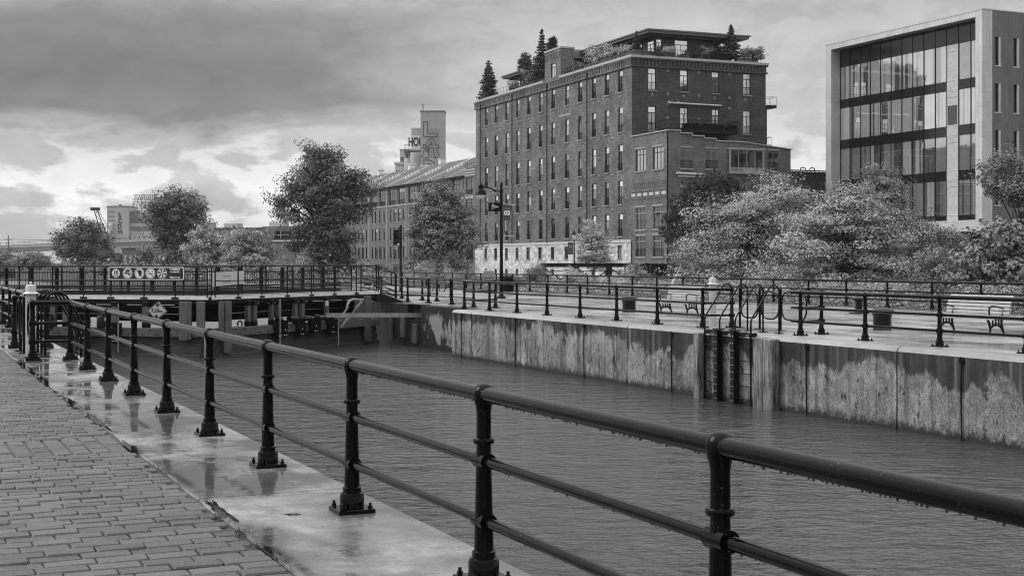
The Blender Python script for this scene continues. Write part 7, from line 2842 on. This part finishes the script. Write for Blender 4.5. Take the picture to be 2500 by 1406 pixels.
# harbour crane jib
t_ = thing('harbour_crane', 'lattice jib of a harbour crane rising behind the round tree', 'crane', (88.0, 640.0, 0), rad(-24))
k = MB()
A0, A1 = Vector((3.5, 0, 4)), Vector((-4.0, 0, 25.2))
dv = A1 - A0
for o in (Vector((-1.2, 0, 0)), Vector((1.2, 0, 0))):
    k.tube([A0 + o, A0 + dv * 0.5 + o * 0.9, A1 + o * 0.6], 0.22, 5)
for i in range(9):
    f0, f1 = i / 9, (i + 1) / 9
    s_ = 1 if i % 2 else -1
    k.cyl(A0 + dv * f0 + Vector((1.2 * s_, 0, 0)) * (1 - 0.4 * f0), A0 + dv * f1 + Vector((-1.2 * s_, 0, 0)) * (1 - 0.4 * f1), 0.11, 0.11, 4)
k.tube([A1 + Vector((0.8, 0, 0)), Vector((2.8, 0, 16)), Vector((4.6, 0, 8))], 0.12, 4)
k.build('jib', DARKSTEEL, t_)
k = MB()
k.box(-6.0, -2.2, -1, 1, 24.9, 26.2)
k.build('jib_head', DARKSTEEL, t_)

# flour mill and its roof sign
FM = thing('flour_mill', 'distant pale concrete grain silos and mill with graffiti', 'building', (97.9, 668.4, 0), rad(-24.14))
k = MB()
k.box(-5.05, 5.05, 0, 14, 0, 27.7)
tw = k.build('silo_tower', CONC_FAR, FM)
k = MB()
k.box(-5.2, 5.2, -0.1, 14, 27.701, 28.2)
k.box(0.3, 1.4, 1, 2, 28.201, 28.9)
k.build('tower_cap', CONC_FARD, tw)
k = MB()
for i in range(9):
    k.box(-4.4, -1.4, -0.06, -0.001, 9.0 + i * 2.0, 9.5 + i * 2.0)
k.build('window_strips', CONC_FARD, tw, False, 'stuff')
k = MB()
k.lathe([(1.05, 0), (1.05, 19.0), (0.9, 19.6), (0.4, 20.0), (0.05, 20.1)], 12, (-3.2, -0.6, 0))
k.build('round_bin', CONC_FARP, tw, True)
for i, ch in enumerate('SCDH'):
    lettering(ch, 3.1, PAINTBLACK, tw, (0.9 + 0.25 * (i % 2), -0.08, 23.6 - i * 2.55), (1, 0, 0.12), (-0.12, 0, 1), bold=0.12, sx=0.85, ext=0.03, name='graffiti')
k = MB()
k.box(5.051, 22, 3, 14, 0, 25.2)
mb_ = k.build('mill_block', CONC_FAR, FM)
k = MB()
k.box(5.1, 9.2, 2.5, 5, 22.0, 25.6)
k.build('penthouse_box', CONC_FARD, mb_)
k = MB()
for z in (20.2, 16.6):
    k.box(5.1, 22, 2.9, 2.999, z, z + 2.0)
k.build('window_bands', CONC_FARD, mb_)
k = MB()
for i in range(9):
    k.lathe([(1.12, 0), (1.12, 14.5)], 12, (6.3 + i * 2.3, 2.2, 0))
k.build('silo_bins', CONC_FARP, mb_, True)
k = MB()
k.box(25.5, 38.2, 0, 14, 0, 33.0)
k.box(27, 38.3, -0.1, 14, 33.001, 33.5)
k.box(33, 34.2, 2, 4, 33.5, 34.2)
k.build('silo_tower', CONC_FAR, FM)
RS = thing('roof_sign', 'distant two line sign reading FARINE FIVE ROSES on a steel frame', 'sign', (97.9, 668.4, 0), rad(-24.14))
lettering('FARINE', 3.7, CONC_FARD, RS, (12.4, 2.0, 31.9), bold=0.02, sx=0.88, ext=0.06)  # letters in a greyer tone, distance haze put into their colour
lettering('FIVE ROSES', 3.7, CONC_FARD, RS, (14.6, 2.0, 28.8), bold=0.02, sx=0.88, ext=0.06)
k = MB()
for i in range(9):
    x = 6.4 + i * 2.05
    k.box(x - 0.09, x + 0.09, 2.3, 2.48, 25.2 if x > 9.2 else 25.0, 33.6 if 7 < x < 18 else 30.2)
for z in (30.2, 31.0, 33.4, 27.2, 26.0):
    k.box(6.3, 23, 2.3, 2.44, z - 0.07, z + 0.07)
for i in range(8):
    x = 6.4 + i * 2.05
    k.cyl((x, 2.4, 25.2), (x + 2.05, 2.4, 27.2), 0.06, 0.06, 4)
    k.cyl((x + 2.05, 2.4, 25.2), (x, 2.4, 27.2), 0.06, 0.06, 4)
k.build('steel_frame', DARKSTEEL, RS)

# graffiti covered sheds
t_ = thing('graffiti_shed', 'low corrugated shed sprayed with large pale letters', 'shed', (39.4, 289.4, 0), rad(-24.14))
k = MB()
k.box(-3.4, 3.2, 0, 6, 0, 3.35)
sh_ = k.build('wall', CORR, t_)
k = MB()
for i in range(26):
    k.box(-3.35 + i * 0.25, -3.22 + i * 0.25, -0.05, -0.001, 0, 2.0)
k.build('ribs', PALE, sh_, False, 'stuff')
k = MB()
k.box(-3.5, 3.3, -0.15, 6, 3.351, 3.5)
k.build('roof', DARKSTEEL, t_)
k = MB()
k.box(0.2, 3.2, -0.06, -0.001, 2.0, 2.3)
k.build('dark_strip', DARKSTEEL, sh_)
lettering('KON E', 1.35, PAINTWHITE, sh_, (1.15, -0.07, 2.95), bold=0.03, sx=0.85, ext=0.02, name='graffiti')
t_ = thing('pier_shed', 'long grey shed with upright pale strips beside the graffiti shed', 'shed', (49.5, 285.0, 0), rad(-24.14))
k = MB()
k.box(-7.1, 12, 0, 7, 0, 4.4)
k.build('wall', CONC_FARD, t_)
k = MB()
for i in range(9):
    x = -6.6 + i * 0.98
    k.box(x, x + 0.42, -0.12, -0.001, 0.3, 3.2)
for i in range(3):
    x = 4.0 + i * 1.3
    k.box(x, x + 0.5, -0.12, -0.001, 0.3, 3.9)
k.build('strips', PALE, t_, False, 'stuff')
k = MB()
k.add([(-7.3, -0.2, 4.41), (12.2, -0.2, 5.2), (12.2, 7.1, 5.2), (-7.3, 7.1, 4.41), (-7.3, -0.2, 4.7), (12.2, -0.2, 5.5), (12.2, 7.1, 5.5), (-7.3, 7.1, 4.7)], [(0, 3, 2, 1), (4, 5, 6, 7), (0, 1, 5, 4), (1, 2, 6, 5), (2, 3, 7, 6), (3, 0, 4, 7)])
k.build('roof', CONC_FARD, t_)
for i, (px_, dd, lab) in enumerate(((132, 250, 'tiny lantern post on the far bank left of the round tree'), (166, 240, 'tiny lantern post below the round tree'), (184, 235, 'tiny lantern post right of the round tree trunk'), (265, 230, 'tiny lantern post before the graffiti shed'), (320, 220, 'tiny lantern post before the long grey shed'), (399, 190, 'tiny lantern post below the dense dark tree'))):
    r_ = (px_ - 1250) / 3400 * dd
    t_ = thing('street_lamp', lab, 'street lamp', (r_ * ct + dd * st, -r_ * st + dd * ct, -0.05), 0, 'lantern posts on the far bank')
    k = MB()
    k.cyl((0, 0, 0), (0, 0, 2.0), 0.06, 0.05, 6)
    k.build('pole', BLACK_DULL, t_)
    k = MB()
    k.lathe([(0.08, 2.001), (0.17, 2.25), (0.12, 2.4), (0.02, 2.48)], 8)
    k.build('lantern', BULB, t_, True)

# painted silo tower behind the mill
T = thing('silo_tower', 'painted concrete silo tower with outlined letters above the mill roof', 'silo', (146.6, 394.5, 0), math.atan2(391.56 - 394.5, 153.28 - 146.63))
k = MB()
k.box(0, 7.3, 0, 7.0, 0, 47.1)
tw = k.build('tower', mat('painted_sheet', 0.34, 0.5, var=0.08, vs=0.25), T)
k = MB()
k.box(-0.03, 7.33, -0.06, -0.001, 17, 31.2)
k.box(-0.06, -0.001, -0.03, 7.0, 17, 31.0)
k.build('pale_paint_band', mat('pale_paint', 0.62, 0.6, var=0.06, vs=0.3), tw)
k = MB()
k.box(2.6, 5.7, -0.05, -0.001, 33.5, 42.0)
k.build('grey_patch', mat('grey_patch_paint', 0.26, 0.5, var=0.1, vs=0.3), tw)
k = MB()
k.box(-0.15, 7.45, -0.15, 7.1, 47.101, 47.5)
k.build('roof_edge', CONC_FARD, tw)
k = MB()
for x in (2.3, 4.6):
    k.box(x, x + 0.05, -0.065, -0.061, 20, 47)
for z in (33.4, 36.2, 39.6, 28.9):
    k.box(0.02, 7.28, -0.066, -0.0611, z, z + 0.05)
k.build('sheet_seams', CONC_FARD, tw)
kx = 0.01758
zt = lambda y: 1.7 + (641.2 - (260 + y * 0.1422)) / 3400 * 420
xt = lambda x: (x - 752) * 0.1422 / 58.5 * 7.3
for pts, cl in (([(805, 263), (870, 268), (868, 462), (1035, 465), (1035, 525), (803, 520)], True), ([(775, 872), (820, 720), (795, 715), (795, 655), (845, 655), (870, 590), (900, 560), (930, 548), (960, 562), (985, 590), (1010, 665), (1055, 668), (1055, 722), (1020, 722), (1075, 875), (995, 890), (965, 715), (890, 725), (880, 885)], True), ([(905, 660), (955, 662), (932, 615)], True), ([(808, 1090), (808, 920), (900, 922), (960, 945), (1000, 1000), (1010, 1090)], False), ([(870, 1040), (880, 995), (905, 983), (930, 1000), (935, 1040)], False)):
    strip(tw, PAINTBLACK, [(xt(p[0]), zt(p[1])) for p in pts], 0.18, -0.075, 'painted_letter', cl, 0.02)
k = MB()
k.box(xt(830), xt(905), -0.072, -0.0665, zt(790), zt(665))
k.build('painted_letter', CONC_FARD, tw)
for zc_, hh in ((36.6, 5.6), (31.2, 4.7), (25.5, 5.4)):
    k = MB()
    n = 24
    for rr0, dx_, mm in ((1.0, -0.075, PAINTWHITE),):
        k.prism([(3.4 + 1.5 * math.cos(2 * PI * i / n), zc_ + hh / 2 * math.sin(2 * PI * i / n)) for i in range(n)], 'x', -0.08, -0.065)
    ov = k.build('painted_oval', PAINTWHITE, tw)
    k = MB()
    k.tube([(-0.09, 3.4 + 1.5 * math.cos(2 * PI * i / n), zc_ + hh / 2 * math.sin(2 * PI * i / n)) for i in range(n)], 0.10, 4, True)
    k.build('oval_outline', PAINTBLACK, ov)
k = MB()
for x, h in ((1.0, 2.2), (2.4, 1.8)):
    k.cyl((-0.0 + x * 0.3, 4 - x, 47.5), (x * 0.3, 4 - x, 47.5 + h), 0.06, 0.06, 5)
    k.box(x * 0.3 - 0.3, x * 0.3 + 0.4, 4 - x, 4 - x + 0.1, 47.5 + h, 47.6 + h)
k.build('antenna', BLACK_DULL, tw)
k = MB()
for i, (x, y) in enumerate(((-1.6, 5.0), (-1.6, 8.5), (-3.6, 7.0), (2.0, 9.0))):
    k.lathe([(1.9, 0), (1.9, 33.6 + 1.6 * (i != 2))], 16, (x, y, 0))
k.build('silo_bins', CONC_FAR, T, True)
k = MB()
k.box(-5.4, 0.0, 4.5, 10.5, 35.5, 35.9)
pf_ = k.build('platform', CONC_FARD, T)
k = MB()
k.box(-3.2, 0.0, 5.5, 10, 35.9, 42.8)
lv = k.build('upper_house', CONC_FAR, T)
lettering('HOU', 3.6, PAINTBLACK, lv, (-1.75, 5.44, 38.4), bold=0.14, sx=0.58, ext=0.04, name='graffiti')
k = MB()
k.box(-3.15, -0.05, 5.46, 5.499, 36.2, 40.6)
k.build('painted_ground', PAINTWHITE, lv)
k = MB()
for i in range(5):
    k.cyl((-5.3 + i * 0.45, 4.6, 35.9), (-5.3 + i * 0.45, 4.6, 37.6), 0.05, 0.05, 4)
k.cyl((-5.3, 4.6, 37.6), (-3.3, 4.6, 37.6), 0.05, 0.05, 4)
k.build('platform_rail', DARKSTEEL, pf_)
k = MB()
k.box(-8.2, -3.5, 7, 12, 20, 31.8)
k.box(-8.5, -3.5, 6.6, 12, 31.801, 32.5)
k.box(-6.8, -3.4, 7.2, 11, 32.5, 36.3)
k.box(-6.9, -3.3, 7.0, 11, 36.301, 36.5)
lh = k.build('lower_house', mat('pale_silo_house', 0.5, 0.6, var=0.1, vs=0.3), T)
k = MB()
k.box(-7.9, -6.9, 6.95, 6.999, 24, 30)
k.box(-6.3, -3.9, 6.95, 6.999, 25, 30)
k.box(-5.0, -4.3, 7.15, 7.199, 33.2, 35.0)
k.box(-6.6, -5.4, 7.15, 7.199, 32.6, 34.0)
k.build('dark_opening', CONC_FARD, lh)

# brick terrace house between annexe and office block
t_ = thing('terrace_house', 'small dark terraced roof with lattice fence between the brick annexe and office block', 'building', (83.6, 120.5, 0), 0)
k = MB()
k.box(0, 14, 0, 10, 0, 8.2)
k.box(1.0, 14, 3.0, 10, 8.2, 11.45)
k.build('wall', BRICKDK_SHADE, t_)
k = MB()
for i in range(16):
    k.box(0.0, 14, -0.05, -0.001, 4.2 + i * 0.27, 4.38 + i * 0.27)
k.build('board', CORR, t_, False, 'stuff')
k = MB()
for i in range(24):
    k.cyl((1 + i * 0.5, 2.95, 10.6), (1.9 + i * 0.5, 2.95, 11.5), 0.03, 0.03, 4)
    k.cyl((1.9 + i * 0.5, 2.95, 10.6), (1 + i * 0.5, 2.95, 11.5), 0.03, 0.03, 4)
k.box(1, 14, 2.9, 3.0, 11.5, 11.62)
k.build('lattice', DARKCLAD, t_, False, 'stuff')
k = MB()
k.add([(0.5, -0.4, 8.9), (6.5, -0.4, 8.9), (5.6, 2.4, 9.35), (1.4, 2.4, 9.35)], [(0, 1, 2, 3)])
k.add([(6.8, -0.4, 8.9), (11.5, -0.4, 8.9), (10.8, 2.4, 9.45), (7.4, 2.4, 9.45)], [(0, 1, 2, 3)])
sl_ = k.build('shade_canopy', DARKCLAD, t_)
md = sl_.modifiers.new('thick', 'SOLIDIFY')
md.thickness = 0.06
k = MB()
k.tube([(6.0, 3.5, 11.6), (6.0, 3.5, 11.85), (6.3, 3.5, 11.95), (6.6, 3.5, 11.85), (6.6, 3.5, 11.6)], 0.06, 5)
k.tube([(7.2, 3.5, 11.6), (7.2, 3.5, 11.85), (7.5, 3.5, 11.95), (7.8, 3.5, 11.85), (7.8, 3.5, 11.6)], 0.06, 5)
k.build('flue', BLACK_DULL, t_, True)

# old steel frame in front of the warehouse
t_ = thing('steel_frame', 'dark riveted steel frame standing in the planting before the warehouse', 'steel structure', (44.6, 88.5, 0), rad(-24.14))
k = MB()
k.box(-2.4, 5.2, -0.15, 0.15, 1.38, 1.60)
k.box(-2.5, 5.3, -0.22, 0.22, 1.601, 1.66)
k.box(-2.4, 5.2, 2.9, 3.2, 1.38, 1.60)
k.build('top_beam', DARKSTEEL, t_)
for x in (-2.2, 0.15, 2.5, 4.9):
    k = MB()
    k.box(x - 0.12, x + 0.12, -0.12, 0.12, 0, 1.379)
    k.box(x - 0.12, x + 0.12, 2.95, 3.18, 0, 1.379)
    k.build('column', DARKSTEEL, t_)
k = MB()
for a, b in ((-2.2, 0.15), (0.15, 2.5), (2.5, 4.9)):
    k.obox((a, 0.05, 1.3), ((a + b) / 2, 0.05, 0.5), 0.06, 0.08)
    k.obox((b, 0.05, 1.3), ((a + b) / 2, 0.05, 0.5), 0.06, 0.08)
    k.obox((a, 0.05, 1.1), (b, 0.05, 1.1), 0.04, 0.05)
k.build('brace', DARKSTEEL, t_)
t_ = thing('courtyard_fence', 'black barred fence in the courtyard under the brick annexe', 'fence', (55.5, 96.0, 0), rad(-24.14))
k = MB()
for z in (0.25, 1.5):
    k.box(-2.5, 6, -0.03, 0.03, z, z + 0.06)
for x in (-2.5, -0.4, 1.7, 3.8, 5.9):
    k.box(x, x + 0.09, -0.045, 0.045, 0, 1.6)
k.build('fence_frame', BLACK_DULL, t_)
k = MB()
x = -2.4
while x < 6:
    k.box(x, x + 0.025, -0.012, 0.012, 0.31, 1.5)
    x += 0.14
k.build('pickets', BLACK_DULL, t_, False, 'stuff')
t_ = thing('leaning_board', 'pale sloping information board on the courtyard paving', 'sign', (48.2, 81.0, 0), rad(-24.14))
k = MB()
k.add([(-0.35, 0, 0), (0.3, 0, 0), (0.55, 0.4, 0.95), (0.2, 0.4, 0.95), (-0.35, 0.08, 0), (0.3, 0.08, 0), (0.55, 0.48, 0.95), (0.2, 0.48, 0.95)], [(0, 1, 2, 3), (7, 6, 5, 4), (0, 4, 5, 1), (1, 5, 6, 2), (2, 6, 7, 3), (3, 7, 4, 0)])
k.build('board', PALE, t_)
k = MB()
k.add([(-0.1, -0.005, 0.06), (0.25, -0.005, 0.06), (0.47, 0.36, 0.88), (0.27, 0.36, 0.88)], [(0, 1, 2, 3)])
k.build('dark_print', BANNER2, t_)
# ------------------------------------------------------------------ rain haze
hm = bpy.data.materials.new('rain_haze')
hm.use_nodes = True
t = NT(hm.node_tree)
pv = t.n('ShaderNodeVolumePrincipled')
pv.inputs['Color'].default_value = (0.92, 0.92, 0.92, 1)
pv.inputs['Density'].default_value = 0.00010
pv.inputs['Anisotropy'].default_value = 0.2
ov = t.n('ShaderNodeOutputMaterial')
t.nt.links.new(pv.outputs[0], ov.inputs['Volume'])
k = MB()
k.box(-3002, 3002, -302, 5202, -7.5, 52)
hz = k.build('haze', hm)
hz['kind'] = 'stuff'
S.cycles.volume_bounces = 0
